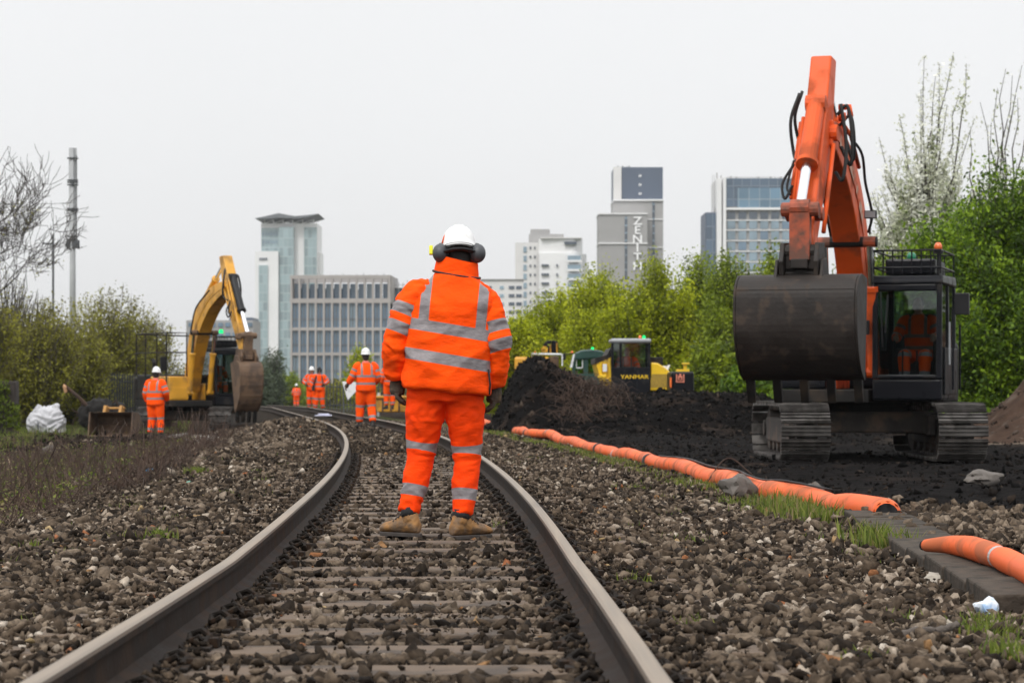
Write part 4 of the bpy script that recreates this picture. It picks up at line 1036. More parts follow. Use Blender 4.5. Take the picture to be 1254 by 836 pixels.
def thick_path(center, depth):
    """Outline in a 2D plane around a centre line with a depth at each point."""
    c = spline([(*p, 0, d) for p, d in zip(center, depth)], 7)
    L_, R_ = [], []
    for k in range(len(c)):
        a = c[max(k - 1, 0)][:2]; b = c[min(k + 1, len(c) - 1)][:2]; t = (b - a) / (np.linalg.norm(b - a) + 1e-9); n = np.array([-t[1], t[0]]); h = c[k][3] / 2
        L_.append(tuple(c[k][:2] + n * h)); R_.append(tuple(c[k][:2] - n * h))
    return L_ + R_[::-1]
def digger(name, label, loc, swing, cfg):
    t = thing(name, label, 'excavator', loc, cfg.get('yaw', 0))
    paint, worn = cfg['paint'], cfg['worn']
    T = Matrix.Translation((cfg.get('shift', 0), 0, 0)) @ Matrix.Rotation(swing, 4, 'Z')
    def U(l, r_, z): return (l, -r_, z)             # upper body: l sideways, r forward (towards the camera), z up
    def up(): return MB(T)
    # --- tracks
    Lh, Ht, sh, ga = cfg['len'] / 2, .78, cfg['shoe'], cfg['gauge'] / 2
    rad = Ht / 2
    def loop(n):
        s_ = 2 * (2 * (Lh - rad)) + 2 * math.pi * rad; out = []
        for k in range(n):
            u = s_ * k / n; st = 2 * (Lh - rad)
            if u < st: p, a = (-(Lh - rad) + u, Ht), 0
            elif u < st + math.pi * rad: q = (u - st) / rad; p, a = ((Lh - rad) + rad * math.sin(q), rad + rad * math.cos(q)), -q
            elif u < 2 * st + math.pi * rad: p, a = ((Lh - rad) - (u - st - math.pi * rad), 0), math.pi
            else: q = (u - 2 * st - math.pi * rad) / rad; p, a = (-(Lh - rad) - rad * math.sin(q), rad - rad * math.cos(q)), math.pi - q
            out.append((p, a))
        return out
    for s in (-1, 1):
        mb = MB(); xc = s * ga
        for (yy_, zz_), a in loop(46):
            Mx = Matrix.Rotation(a, 3, 'X'); c = Vector((xc, yy_, zz_)) - Mx @ Vector((0, 0, .02))
            mb.obox(c, (sh, .155, .026), Mx)
            for q in (-.055, 0, .055): mb.obox(c + Mx @ Vector((0, q, .022)), (sh, .014, .03), Mx)
            mb.obox(c - Mx @ Vector((0, 0, .05)), (.20, .13, .08), Mx)
        tr = mb.build('crawler_track', M['track_steel'], t)
        f = MB(); f.box(xc - .17, xc + .17, -Lh + .45, Lh - .45, .20, .56); f.box(xc - s * .18, xc - s * .30, -.9, .9, .32, .62)
        f.build('track_frame', M['track_mud'], tr, bevel=.03)
        for e in (-1, 1):
            w = MB(); w.tube([(xc - .12, e * (Lh - rad), rad), (xc + .12, e * (Lh - rad), rad)], rad - .09, 20); w.tube([(xc - .2, e * (Lh - rad), rad), (xc + .2, e * (Lh - rad), rad)], .12, 12)
            w.build('track_wheel', M['track_mud'], tr)
        for k in range(6):
            w = MB(); yk = -Lh + .75 + k * (2 * Lh - 1.5) / 5; w.tube([(xc - .15, yk, .15), (xc + .15, yk, .15)], .09, 12); w.build('track_roller', M['track_mud'], tr)
    u = MB(); u.prism([(-ga + .1, .30), (-ga + .1, .52), (-.75, .66), (.75, .66), (ga - .1, .52), (ga - .1, .30), (.6, .36), (-.6, .36)], -.75, .75, 'y')
    u.build('lower_frame', M['track_mud'], t, bevel=.03)
    u = MB(); u.tube([(0, 0, .64), (0, 0, .80)], .62, 32); u.tube([(0, 0, .70), (0, 0, .74)], .68, 32); u.build('slew_ring', M['steel_dark'], t)
    # --- upper body
    W = cfg.get('half', 1.26); WR = cfg.get('halfr', W)
    h = up(); h.prism([(a, -b) for a, b in ((-W, -.2), (-W, 1.15), (-.42, 1.35), (.16, 1.35), (.16, .95), (WR, .95), (WR, -2.2), (WR - .25, -2.55), (-.9, -2.55), (-W, -2.2))], .80, .98, 'z')
    h.build('deck', M['steel_dark'], t, bevel=.015)
    h = up(); h.box(-W + .02, WR - .02, .75, 2.1, .985, 1.78)
    h.build('engine_hood', cfg.get('hood', paint), t, bevel=.06)
    h = up(); h.prism([(-W, 2.11), (WR, 2.11), (WR * .98, 2.45), (WR * .7, 2.78), (-W * .7, 2.78), (-W * .98, 2.45)], .90, 1.70, 'z'); h.build('counterweight', cfg.get('weight', paint), t, bevel=.08)
    h = up(); h.box(-W + .01, -.50, -1.05, .745, .985, cfg.get('toolbox', 1.45)); tb = h.build('side_box', cfg.get('boxmat', paint), t, bevel=.04)
    h = up(); h.box(-W + .1, -.58, -1.062, -1.05, 1.05, 1.38); h.build('box_door', cfg.get('boxmat', paint), tb, bevel=.005)
    h = up(); h.tube([(-.85, 1.2, 1.75), (-.85, 1.2, 2.15), (-.85, 1.32, 2.25)], .06, 10); h.build('exhaust', M['steel_dark'], t)
    h = up(); h.box(cfg['bl'] - .33, cfg['bl'] - .26, -.62, .5, .985, 1.5)
    h.box(cfg['bl'] + .26, cfg['bl'] + .33, -.62, .5, .985, 1.5); h.build('boom_bracket', paint, t, bevel=.02)
    # --- cab
    c0, c1, y0, y1, zb, ztop = cfg['cab']           # sides, front/back (forward positive), floor, roof
    cab = thing('cab', None, None); cab.parent = t
    F = lambda mb, a, b, p, q, z, zz: mb.box(a, b, -q, -p, z, zz)
    lp = up(); F(lp, c0, c1, y0, y1 - .02, zb, zb + .30); lp.build('cab_base', M['cab_dark'], cab, bevel=.03)
    ro = up()
    ro.prism([(-y1 + .03, ztop - .10), (-y1 + .10, ztop - .02), (-y0 - .1, ztop + .01), (-y0, ztop - .08), (-y0, ztop - .14), (-y1 + .02, ztop - .14)], c0 - .01, c1 + .01)
    ro.build('cab_roof', cfg.get('roofmat', M['cab_dark']), cab, bevel=.025, smooth=False)
    fr = up(); pw = .075
    fr.prism([(-y1, zb + .301), (-y1 + .10, zb + .301), (-y1 + .12, ztop - .141), (-y1 + .04, ztop - .141)], c0, c0 + pw); fr.prism([(-y1, zb + .301), (-y1 + .10, zb + .301), (-y1 + .12, ztop - .141), (-y1 + .04, ztop - .141)], c1 - pw, c1)
    F(fr, c0, c0 + pw, y0, y0 + .1, zb + .301, ztop - .141); F(fr, c1 - pw, c1, y0, y0 + .1, zb + .301, ztop - .141)
    F(fr, c1 - .05, c1, (y0 + y1) / 2 - .04, (y0 + y1) / 2 + .04, zb + .301, ztop - .141)
    F(fr, c0 + pw, c1 - pw, y1 - .12, y1 - .04, ztop - .24, ztop - .141); F(fr, c0 + pw, c1 - pw, y1 - .06, y1 + .005, zb + .301, zb + .36)
    F(fr, c0 + pw, c1 - pw, y0, y0 + .05, zb + .301, zb + .75)
    F(fr, c0 + .004, c0 + pw - .004, y0 + .09, y1 - .09, zb + .303, zb + .34); F(fr, c1 - pw + .004, c1 - .004, y0 + .09, y1 - .09, zb + .303, zb + .34)
    fr.build('cab_frame', M['cab_dark'], cab, bevel=.02)
    gl = up(); gl.prism([(-y1 + .02, zb + .36), (-y1 + .03, zb + .36), (-y1 + .065, ztop - .24), (-y1 + .055, ztop - .24)], c0 + pw - .005, c1 - pw + .005); gl.build('windscreen', M['glass'], cab)
    gl = up(); F(gl, c1 - .03, c1 - .022, y0 + .1, y1 - .12, zb + .75, ztop - .15); gl.build('side_window', M['glass_dirty'], cab)
    gl = up(); F(gl, c0 + .022, c0 + .03, y0 + .1, y1 - .12, zb + .45, ztop - .15); gl.build('side_window', M['glass_dirty'], cab)
    gl = up(); F(gl, c0 + pw, c1 - pw, y0 + .02, y0 + .03, zb + .75, ztop - .15); gl.build('rear_window', M['glass_dirty'], cab)
    d = up(); F(d, c1 + .002, c1 + .03, y0 + .08, y1 - .18, zb + .08, zb + .74); d.build('cab_door', M['cab_dark'], cab, bevel=.01)
    d = up(); d.tube([U(c1 + .07, y1 - .35, zb + .5), U(c1 + .07, y1 - .35, zb + 1.1)], .015, 6); d.build('door_handle', M['cab_grey'], cab)
    cm = (c0 + c1) / 2
    st = up(); F(st, cm - .24, cm + .24, y0 + .22, y0 + .72, zb + .31, zb + .56); st.prism([(-y0 - .18, zb + .56), (-y0 - .32, zb + .56), (-y0 - .22, zb + 1.25), (-y0 - .12, zb + 1.25)], cm - .23, cm + .23); F(st, cm - .34, cm - .25, y0 + .25, y0 + .75, zb + .31, zb + .74); F(st, cm + .25, cm + .34, y0 + .25, y0 + .75, zb + .31, zb + .74)
    st.build('seat', M['seat_black'], cab, bevel=.03)
    lv = up()
    for q in (-.3, .3): lv.tube([U(cm + q, y0 + .78, zb + .7), U(cm + q * .95, y0 + .86, zb + .9)], .02, 6)
    for q in (-.1, .1): lv.tube([U(cm + q, y1 - .3, zb + .3), U(cm + q, y1 - .34, zb + .7)], .014, 6)
    lv.build('control_lever', M['black_plastic'], cab)
    mo = up(); F(mo, c0 + .08, c0 + .16, y1 - .32, y1 - .2, zb + .7, zb + 1.05); mo.build('monitor', M['black_plastic'], cab, bevel=.01)
    wp = up(); wp.tube([U(c0 + .12, y1 - .01, ztop - .25), U(c0 + .15, y1 + .005, zb + .75)], .011, 6); wp.tube([U(c0 + .22, y1 - .02, ztop - .3), U(c0 + .19, y1 + .01, zb + .95)], .014, 6); wp.build('wiper', M['black_plastic'], cab)
    if cfg.get('rack', True):
        rk = up(); z = ztop + .03
        for zz in (z + .06, z + .30): rk.tube([U(c0 + .02, y1 - .05, zz), U(c1 - .02, y1 - .05, zz), U(c1 - .02, y0 + .1, zz), U(c0 + .02, y0 + .1, zz), U(c0 + .02, y1 - .05, zz)], .016, 6)
        for q in range(8): a = c0 + .02 + (c1 - c0 - .04) * q / 7; rk.tube([U(a, y1 - .05, z - .03), U(a, y1 - .05, z + .30)], .012, 5); rk.tube([U(a, y0 + .1, z - .03), U(a, y0 + .1, z + .30)], .012, 5)
        rk.build('roof_guard', M['cab_dark'], cab)
        rk = up(); F(rk, c0 + .15, c1 - .12, y0 + .3, y1 - .25, ztop + .0, ztop + .22); rk.build('roof_unit', M['cab_dark'], cab, bevel=.03)
    if cfg.get('beacon'):
        a, r_, mt = cfg['beacon']
        b = up(); b.tube([U(a, r_, ztop - .02), U(a, r_, ztop + .30)], .02, 8); b.tube([U(a, r_, ztop + .28), U(a, r_, ztop + .33)], .07, 12); b.build('beacon_post', M['black_plastic'], cab)
        b = up(); b.tube([U(a, r_, ztop + .33), U(a, r_, ztop + .40), U(a, r_, ztop + .44)], [.058, .056, .03], 12); b.build('beacon', mt, cab, smooth=True)
    if cfg.get('green'):
        a, r_, z = cfg['green']; b = up(); b.tube([U(a, r_, z), U(a, r_, z + .09), U(a, r_, z + .12)], [.07, .065, .03], 12); b.build('beacon', cfg.get('greenmat', M['green_lens']), cab, smooth=True)
    for (a, r_, z, wd, ht) in cfg.get('mirrors', ()):
        b = up(); b.tube([U(a - .12 if a > 0 else a + .12, r_ - .1, z + .05), U(a, r_, z + .05)], .014, 6); b.obox(U(a, r_, z), (wd, .10, ht)); b.build('mirror', M['black_plastic'], t, bevel=.02)
    for (a, r_, z) in cfg.get('rails', ()):
        b = up(); b.tube([U(a, r_, .98), U(a, r_, z)], .018, 6); b.build('handrail', M['cab_dark'], t)
    for pts in cfg.get('railpaths', ()):
        b = up(); b.tube([U(*p) for p in pts], .022, 6); b.build('handrail', M['steel_dark'], t)
    # --- boom, stick, bucket
    bl, bw = cfg['bl'], cfg['bw']
    bo = up(); bo.prism([(-a, b) for a, b in thick_path(cfg['boom'], cfg['boom_d'])], bl - bw / 2, bl + bw / 2); boom = bo.build('boom', paint, t, bevel=.02)
    fl = up()
    for s in (-1, 1): fl.prism([(-a, b) for a, b in thick_path(cfg['boom'], [d * .18 for d in cfg['boom_d']])], bl + s * (bw / 2 + .001), bl + s * (bw / 2 + .012))
    fl.build('boom_stiffener', paint, boom)
    dc = up()
    pth = spline([(*p, 0, d) for p, d in zip(cfg['boom'], cfg['boom_d'])], 7)
    for a_, b_ in ((15, 17), (18, 19), (20, 23), (24, 25), (26, 29)):
        sg_ = [tuple(pth[q][:2]) for q in range(a_, b_ + 1)]; dc.prism([(-p[0], p[1]) for p in thick_path(sg_, [.17] * len(sg_))], bl + bw / 2 + .0125, bl + bw / 2 + .0155)
    dc.build('worn_decal', M['decal'], boom)
    st = up(); sw = cfg['sw']; sl_ = cfg.get('sl', bl)
    st.prism([(-a, b) for a, b in cfg['stick']], sl_ - sw / 2, sl_ + sw / 2); stick = st.build('stick', cfg.get('stickmat', paint), t, bevel=.025)
    def pin(l0, l1, r_, z, rd, nm='pin', mt=None, par=None):
        b = up(); b.tube([U(l0, r_, z), U(l1, r_, z)], rd, 12); b.build(nm, mt or M['steel_dark'], par or t, smooth=False, bevel=.01)
    def ram(a, b, l, rb, rr, frac, nm, par=None, mt=None, label=None):
        """Hydraulic ram from a to b in the (forward, up) plane: painted barrel, bright rod."""
        A, B = Vector(U(l, *a)), Vector(U(l, *b)); Cc = A.lerp(B, frac)
        m1 = up(); m1.tube([A, A.lerp(B, .04), Cc.lerp(A, .06), Cc.lerp(A, .059), Cc], [rb * .95, rb, rb, rb * 1.22, rb * 1.22], 16); m1.tube([A + Vector((-rb * 1.1, 0, 0)), A + Vector((rb * 1.1, 0, 0))], rb * .95, 12)
        o = m1.build(nm, mt or paint, par or t, bevel=.006)
        m2 = up(); m2.tube([Cc, B], rr, 14); m2.build('piston_rod', M['chrome'], o, smooth=False)
        m2 = up(); m2.tube([B + Vector((-rb, 0, 0)), B + Vector((rb, 0, 0))], rb * .9, 12); m2.build('rod_eye', worn, o)
        return o
    for s in (-1, 1): ram(cfg['bram'][0], cfg['bram'][1], bl + s * (bw / 2 + .13), .085, .05, cfg.get('bram_f', .62), 'boom_ram', mt=cfg.get('bram_mat'))
    pin(bl - bw / 2 - .24, bl + bw / 2 + .24, *cfg['bram'][1], .075, 'boom_pin', M['steel_dark'])
    ram(cfg['aram'][0], cfg['aram'][1], bl, .10, .055, .60, 'arm_ram')
    ram(cfg['kram'][0], cfg['kram'][1], sl_, cfg.get('kr', .105), .062, cfg.get('kf', .56), 'bucket_ram', mt=cfg.get('kmat'))
    pin(bl - bw / 2 - .05, bl + bw / 2 + .05, *cfg['pivot'], .11, 'stick_pin', paint)
    # links between stick and bucket
    lk = up(); a, b, cpt = cfg['link']
    for s in (-1, 1):
        lk.prism([(-p[0], p[1]) for p in thick_path([a, ((a[0] + b[0]) / 2 + .02, (a[1] + b[1]) / 2), b], [.15, .17, .15])], sl_ + s * (sw / 2 + .05) - .025, sl_ + s * (sw / 2 + .05) + .025)
    lk.prism([(-p[0], p[1]) for p in thick_path([b, ((b[0] + cpt[0]) / 2, (b[1] + cpt[1]) / 2), cpt], [.17, .15, .17])], sl_ - .13, sl_ + .13)
    for p in (a, b): lk.tube([U(sl_ - sw / 2 - .10, *p), U(sl_ + sw / 2 + .10, *p)], .09, 12)
    lk.build('tipping_link', worn, t, bevel=.012)
    hb = cfg['hitch']; m_ = up()
    m_.prism([(-p[0], p[1]) for p in hb], sl_ - .25, sl_ - .19); m_.prism([(-p[0], p[1]) for p in hb], sl_ + .19, sl_ + .25)
    cx_ = sum(p[0] for p in hb) / len(hb); cz_ = sum(p[1] for p in hb) / len(hb)
    m_.obox(U(sl_, cx_ + .10, cz_), (.37, .12, .2)); m_.tube([U(sl_ - .24, cx_ + .1, cz_ + .13), U(sl_ + .24, cx_ + .1, cz_ + .13)], .085, 12); m_.tube([U(sl_ - .28, cx_ + .06, cz_ - .15), U(sl_ + .28, cx_ + .06, cz_ - .15)], .07, 12); m_.obox(U(sl_, cx_ + .2, cz_ - .03), (.22, .06, .12))
    m_.build('quick_hitch', cfg.get('hitchmat', M['bucket_steel']), t, bevel=.012)
    # bucket
    bx = cfg['bx']; hw = cfg['bwid'] / 2; outer = [tuple(p[:2]) for p in spline([(*p, 0) for p in cfg['shell']], 4)]; n_ = len(outer)
    ctr = np.mean(np.array(outer), 0)
    inner = [tuple(np.array(p) + (ctr - np.array(p)) / np.linalg.norm(ctr - np.array(p)) * .035) for p in outer]
    bk = up()
    bk.prism([(-a, b) for a, b in outer + inner[::-1]], bx - hw, bx + hw)
    bucket = bk.build('bucket', cfg['bmat'], t, bevel=.012)
    for s in (-1, 1): sp = up(); sp.prism([(-a, b) for a, b in outer], bx + s * (hw + .001), bx + s * (hw + .032)); sp.build('bucket_side', cfg['bmat'], bucket, bevel=.008)
    if cfg.get('seams'):
        sm = up()
        for k, off in cfg['seams']:
            p = np.array(outer[k]) ; q = np.array(outer[k + 1]); w = p + (q - p) * off; n2 = (w - ctr) / np.linalg.norm(w - ctr); tt = (q - p) / np.linalg.norm(q - p)
            pr = [w - tt * .035, w + n2 * .006 - tt * .03, w + n2 * .006 + tt * .03, w + tt * .035]
            sm.prism([(-a, b) for a, b in pr], bx - hw + .01, bx + hw - .01)
        sm.build('wear_strip', cfg['bmat'], bucket)
    e = np.array(outer[-1]); d_ = np.array(outer[-1]) - np.array(outer[-2]); d_ /= np.linalg.norm(d_); td = np.array(cfg.get('tooth_dir', d_))
    for k in range(cfg['teeth']):
        l = bx - hw + .06 + (cfg['bwid'] - .12) * k / (cfg['teeth'] - 1)
        th = up(); p0, p1, p2 = e - td * .06, e + td * .12, e + td * .30
        n2 = np.array([-td[1], td[0]])
        th.prism([(-q[0], q[1]) for q in (p0 + n2 * .045, p1 + n2 * .045, p2 + n2 * .012, p2 - n2 * .012, p1 - n2 * .045, p0 - n2 * .045)], l - .055, l + .055)
        th.build('bucket_tooth', M['steel_dark'], bucket, bevel=.01)
    pe = cfg['ears']
    for s in (-1, 1): er = up(); er.prism([(-a, b) for a, b in pe], bx + s * .29 - .02, bx + s * .29 + .02); er.build('bucket_ear', cfg['bmat'], bucket, bevel=.008)
    for pts, rd in cfg.get('hoses', ()):
        b = up(); b.tube([tuple(p) for p in spline([U(*p) for p in pts], 8)], rd, 7); b.build('hydraulic_hose', M['rubber'], t, smooth=True)
    for pts, rd in cfg.get('pipes', ()):
        b = up(); b.tube([U(*p) for p in pts], rd, 8); b.build('steel_pipe', paint, t, smooth=True)
    if cfg.get('lamp'):
        l, r_, z = cfg['lamp']; b = up(); b.obox(U(l, r_, z), (.17, .08, .11)); b.tube([U(l, r_ - .02, z - .05), U(l - .02, r_ - .05, z - .28)], .015, 6); w = b.build('work_lamp', M['black_plastic'], t, bevel=.012)
        b = up(); b.obox(U(l, r_ + .045, z), (.145, .012, .085)); b.build('lamp_lens', M['lamp_glass'], w)
    return t, T
# ---- orange digger
STICK = [(3.12, 5.38), (3.50, 5.40), (3.92, 4.62), (4.95, 2.95), (4.98, 2.72), (4.76, 2.68), (3.62, 4.02), (3.42, 4.35)]
OR = dict(len=4.1, shoe=.68, gauge=2.17, paint=M['orange_paint'], worn=M['orange_worn'], half=1.22, halfr=1.0, shift=.12, bl=-.14, bw=.38, sw=.28, sl=-.14,
  weight=M['cab_dark'], hood=M['cab_dark'], boxmat=M['cab_dark'], toolbox=1.35,
  cab=(.20, 1.17, -.42, 1.30, .83, 2.60), beacon=(1.10, 1.1, M['amber']), green=(.62, .3, 2.83),
  mirrors=((1.42, 1.0, 2.18, .20, .30), (.12, 1.30, 1.85, .08, .2)),
  rails=((1.31, 1.15, 2.1), (1.31, .3, 1.9)),
  boom=[(.25, 1.28), (.55, 2.2), (1.15, 3.25), (2.1, 3.95), (3.1, 4.28), (3.68, 4.36)], boom_d=[.36, .55, .72, .62, .46, .34],
  stick=STICK, pivot=(3.62, 4.36),
  bram=((.98, 1.22), (1.38, 3.05)), bram_f=.66, aram=((1.3, 3.95), (3.18, 5.14)), kram=((3.90, 4.72), (5.06, 3.28)), kr=.12, kf=.60,
  link=((4.72, 3.22), (5.06, 3.26), (5.05, 2.62)), hitch=[(4.70, 2.86), (5.10, 2.84), (5.22, 2.6), (5.16, 2.36), (4.74, 2.36), (4.66, 2.6)],
  bx=-.14, bwid=1.50, shell=[(4.62, 2.40), (5.05, 2.44), (5.28, 2.38), (5.42, 2.24), (5.46, 2.02), (5.44, 1.72), (5.30, 1.42), (5.06, 1.20), (4.80, 1.10)],
  seams=((11, .5),), tooth_dir=(-.35, -.94), teeth=5, bmat=M['bucket_steel'], ears=[(4.68, 2.36), (5.26, 2.34), (5.12, 2.62), (4.84, 2.66)],
  hoses=[([(-.36, 3.9, 4.86), (-.46, 3.98, 4.5), (-.44, 3.9, 4.1), (-.36, 4.1, 3.95)], .022), ([(-.34, 3.8, 4.9), (-.42, 3.9, 4.55), (-.38, 3.8, 4.2)], .022),
         ([(.12, 3.5, 4.75), (.2, 3.55, 4.2), (.16, 3.6, 3.75), (.05, 3.5, 3.85)], .024), ([(.06, 3.42, 4.62), (.20, 3.45, 4.72), (.27, 3.5, 4.3), (.24, 3.45, 3.95), (.10, 3.35, 4.2)], .024), ([(.05, 3.2, 4.5), (.2, 3.2, 4.62), (.25, 3.2, 4.3), (.2, 3.0, 4.05), (.1, 2.9, 4.3)], .022),
         ([(-.36, 4.3, 3.9), (-.5, 4.35, 3.65), (-.46, 4.4, 3.45), (-.36, 4.4, 3.62)], .018), ([(-.36, 4.3, 3.95), (-.44, 4.35, 3.62), (-.38, 4.42, 3.5)], .016),
         ([(.12, 2.6, 4.38), (.2, 2.2, 4.2), (.17, 1.7, 3.85), (.2, 1.3, 3.45), (.12, 1.1, 3.2)], .02), ([(-.4, 2.6, 4.3), (-.46, 1.6, 3.8), (-.42, 1.0, 3.1)], .02)],
  pipes=[([(-.32, 3.84, 4.55), (-.32, 4.55, 3.35)], .026), ([(-.38, 3.7, 4.5), (-.38, 4.4, 3.45)], .024), ([(.06, 3.72, 4.2), (.06, 4.5, 3.0)], .03), ([(.11, 3.2, 4.5), (.11, 2.6, 4.42), (.11, 1.9, 4.05)], .03), ([(.03, 3.12, 4.75), (.17, 3.12, 4.75), (.19, 3.16, 4.62)], .045), ([(.06, 3.3, 4.6), (.15, 3.3, 4.6)], .06)],
  lamp=(.22, 1.55, 3.42))
ODX, ODY, ODZ = 5.13, 35.3, -.15
orange_digger, OT = digger('excavator', 'large orange tracked digger with its big dark bucket raised, right of the rails', (ODX, ODY, ODZ), R(-17), OR)
part_ = MB(OT)                                         # faded white lettering panel on the boom side
# ---- yellow digger
YB_ = dict(OR); YB_.update(paint=M['yellow_paint'], hood=M['steel_dark'], worn=M['bucket_brown'], weight=M['steel_dark'], boxmat=M['yellow_paint'], toolbox=1.72, half=1.15, shift=0, stickmat=M['yellow_paint'], bw=.40, sw=.30, bl=-.12, sl=-.12, bx=-.12,
  cab=(.27, 1.20, -.42, 1.30, .83, 2.62), beacon=None, green=(.75, .5, 3.06), greenmat=M['green_lit'], mirrors=((1.42, 1.1, 2.2, .18, .34), (-1.28, .98, 2.1, .2, .42)), rails=(), kmat=M['black_plastic'],
  railpaths=[[(-1.2, 1.0, 1.0), (-1.2, 1.0, 3.05), (-1.2, -1.9, 3.05), (-1.2, -1.9, 1.75)], [(-1.2, 1.0, 2.45), (-1.2, -1.9, 2.45)], [(-1.2, .1, 1.7), (-1.2, .1, 3.05)], [(-1.2, -1.0, 1.7), (-1.2, -1.0, 3.05)], [(-.55, 1.0, 1.7), (-.55, 1.0, 3.05), (-1.2, 1.0, 3.05)], [(-1.2, 1.0, 2.45), (-.55, 1.0, 2.45)], [(1.15, -1.0, 1.7), (1.15, -1.0, 3.0), (1.15, -1.9, 3.0), (-1.2, -1.9, 3.05)]],
  stick=[(3.08, 5.30), (3.42, 5.32), (3.80, 4.72), (5.05, 2.62), (5.06, 2.40), (4.84, 2.36), (3.55, 4.1), (3.35, 4.5)],
  kram=((3.86, 4.66), (5.14, 2.92)), kr=.11, link=((4.80, 2.88), (5.16, 2.90), (5.10, 2.28)), hitch=[(4.78, 2.52), (5.16, 2.50), (5.26, 2.3), (5.2, 2.08), (4.80, 2.06), (4.74, 2.3)],
  bwid=.66, shell=[(4.62, 2.10), (5.05, 2.16), (5.34, 2.08), (5.46, 1.86), (5.46, 1.5), (5.36, 1.1), (5.2, .84), (5.0, .66)], seams=((9, .5), (13, .5), (16, .5), (19, .5), (22, .5), (25, .5)), teeth=4, tooth_dir=(-.15, -.99), bmat=M['bucket_brown'], hitchmat=M['bucket_brown'], ears=[(4.68, 2.06), (5.28, 2.04), (5.16, 2.3), (4.86, 2.34)],
  hoses=[(p, rd * 1.2) for p, rd in OR['hoses']], lamp=None)
YDX, YDY = at(235, 0, 75).x, 75.2
YDZ = float(gz(YDX, YDY)) - .02
yellow_digger, YT = digger('excavator', 'yellow tracked digger working on the left of the rails', (YDX, YDY, YDZ), R(27), YB_)

lw = at(319.5, 458.5, 74.0); lb_ = MB(); lo_ = lw - Vector((YDX, YDY, YDZ))
lb_.ell(lo_, (.075, .06, .075), 14, 10); lb_.build('warning_lamp', M['amber_lit'], yellow_digger, True)
lb_ = MB(); lb_.tube([lo_ + Vector((0, .07, 0)), lo_ + Vector((-.02, .08, -.5)), lo_ + Vector((-.25, .3, -1.0))], .025, 6); lb_.build('lamp_bracket', M['steel_dark'], yellow_digger)
# ================================================================ plant beyond the soil heap
def simple_tracks(t, ga, sh, Lh, Ht, mat):
    for s in (-1, 1):
        mb = MB(); mb.prism([(-Lh, .2), (-Lh + .25, 0), (Lh - .25, 0), (Lh, .2), (Lh - .1, Ht), (-Lh + .1, Ht)], s * ga - sh / 2, s * ga + sh / 2)
        for k in range(14): mb.box(s * ga - sh / 2 - .005, s * ga + sh / 2 + .005, -Lh - .03, -Lh + .02, .1 + k * Ht / 16, .125 + k * Ht / 16)
        mb.build('crawler_track', mat, t, bevel=.03)
dd = 68.0; sx_ = dd / FOC
DX = at(768, 0, dd).x; DZ = float(gz(DX, dd)) - .02
t = thing('tracked_dumper', 'yellow tracked dumper with dark cab facing the camera behind the black heap', 'dumper', (DX, dd, DZ))
zz = lambda py: HC + (CY - py) * sx_ - DZ
xl = lambda px_: (px_ - 768) * sx_
simple_tracks(t, .85, .5, 1.9, .75, M['track_mud'])
mb = MB(); mb.box(-1.15, 1.15, -1.6, 2.2, .55, .85); mb.build('chassis', M['steel_dark'], t, bevel=.03)
zt_, zm, zb = zz(415.5), zz(450), zz(476)
cab = thing('cab', None, None); cab.parent = t
x0, x1 = xl(746), xl(793)
mb = MB(); mb.box(x0, x1, -1.5, -.1, zb - .2, zm); mb.build('cab_base', M['cab_dark'], cab, bevel=.03)
mb = MB(); mb.box(x0 - .02, x1 + .02, -1.55, -.05, zt_ - .12, zt_); mb.build('cab_roof', M['cab_grey'], cab, bevel=.05)
mb = MB()
for a in (x0, x1 - .07, x0 + .22): mb.box(a, a + .07, -1.5, -1.43, zm, zt_ - .12)
for a in (x0, x1 - .07): mb.box(a, a + .07, -.2, -.1, zm, zt_ - .12)
mb.box(x0 + .001, x1 - .001, -1.499, -1.44, zm - .05, zm + .001); mb.box(x0 + .001, x1 - .001, -.19, -.11, zm - .05, zm + .001)
for a in (x0 + .002, x1 - .068): mb.box(a, a + .066, -1.44, -.19, zm - .05, zm + .001)
mb.build('cab_frame', M['cab_dark'], cab, bevel=.01)
mb = MB(); mb.box(x0 + .29, x1 - .07, -1.47, -1.46, zm, zt_ - .12); mb.build('windscreen', M['glass'], cab)
mb = MB(); mb.box(x0 + .07, x0 + .22, -1.47, -1.46, zm - .3, zt_ - .12); mb.build('side_window', M['glass_dirty'], cab)
mb = MB(); mb.box(x0 + .07, x1 - .07, -.16, -.15, zm, zt_ - .12); mb.build('rear_window', M['glass_dirty'], cab)
mb = MB(); mb.box(x0 - .004, x0 + .004, -1.4, -.2, zm - .2, zt_ - .12); mb.build('side_window', M['glass_dirty'], cab)
text_obj('YANMAR', .15, 'lettering', M['yellow_bright'], cab, ((x0 + x1) / 2 + .1, -1.505, zz(463.5)), depth=.004, sx=1.25)
for a, mt, nm in ((781, M['amber'], 'beacon'), (785.5, M['green_lit'], 'beacon')):
    mb = MB(); mb.tube([(xl(a), -1.3, zt_), (xl(a), -1.3, zt_ + .06), (xl(a), -1.3, zt_ + .09)], [.045, .045, .02], 10); mb.build(nm, mt, cab, smooth=True)
mb = MB(); mb.prism([(xl(728), zz(445)), (xl(746.5), zz(436)), (xl(746.5), zz(480)), (xl(742), zz(480)), (xl(736), zz(462)), (xl(732), zz(460))], -1.2, 2.4, 'y'); bed = mb.build('dump_bed', M['yellow_bright'], t, bevel=.02)
mb = MB(); mb.prism([(xl(727), zz(446)), (xl(727), zz(439)), (xl(741), zz(435)), (xl(746), zz(426)), (xl(747), zz(430)), (xl(747), zz(436.5)), (xl(742), zz(440))], -1.23, 2.45, 'y'); mb.build('bed_lip', M['steel_dark'], bed, bevel=.01)
mb = MB()
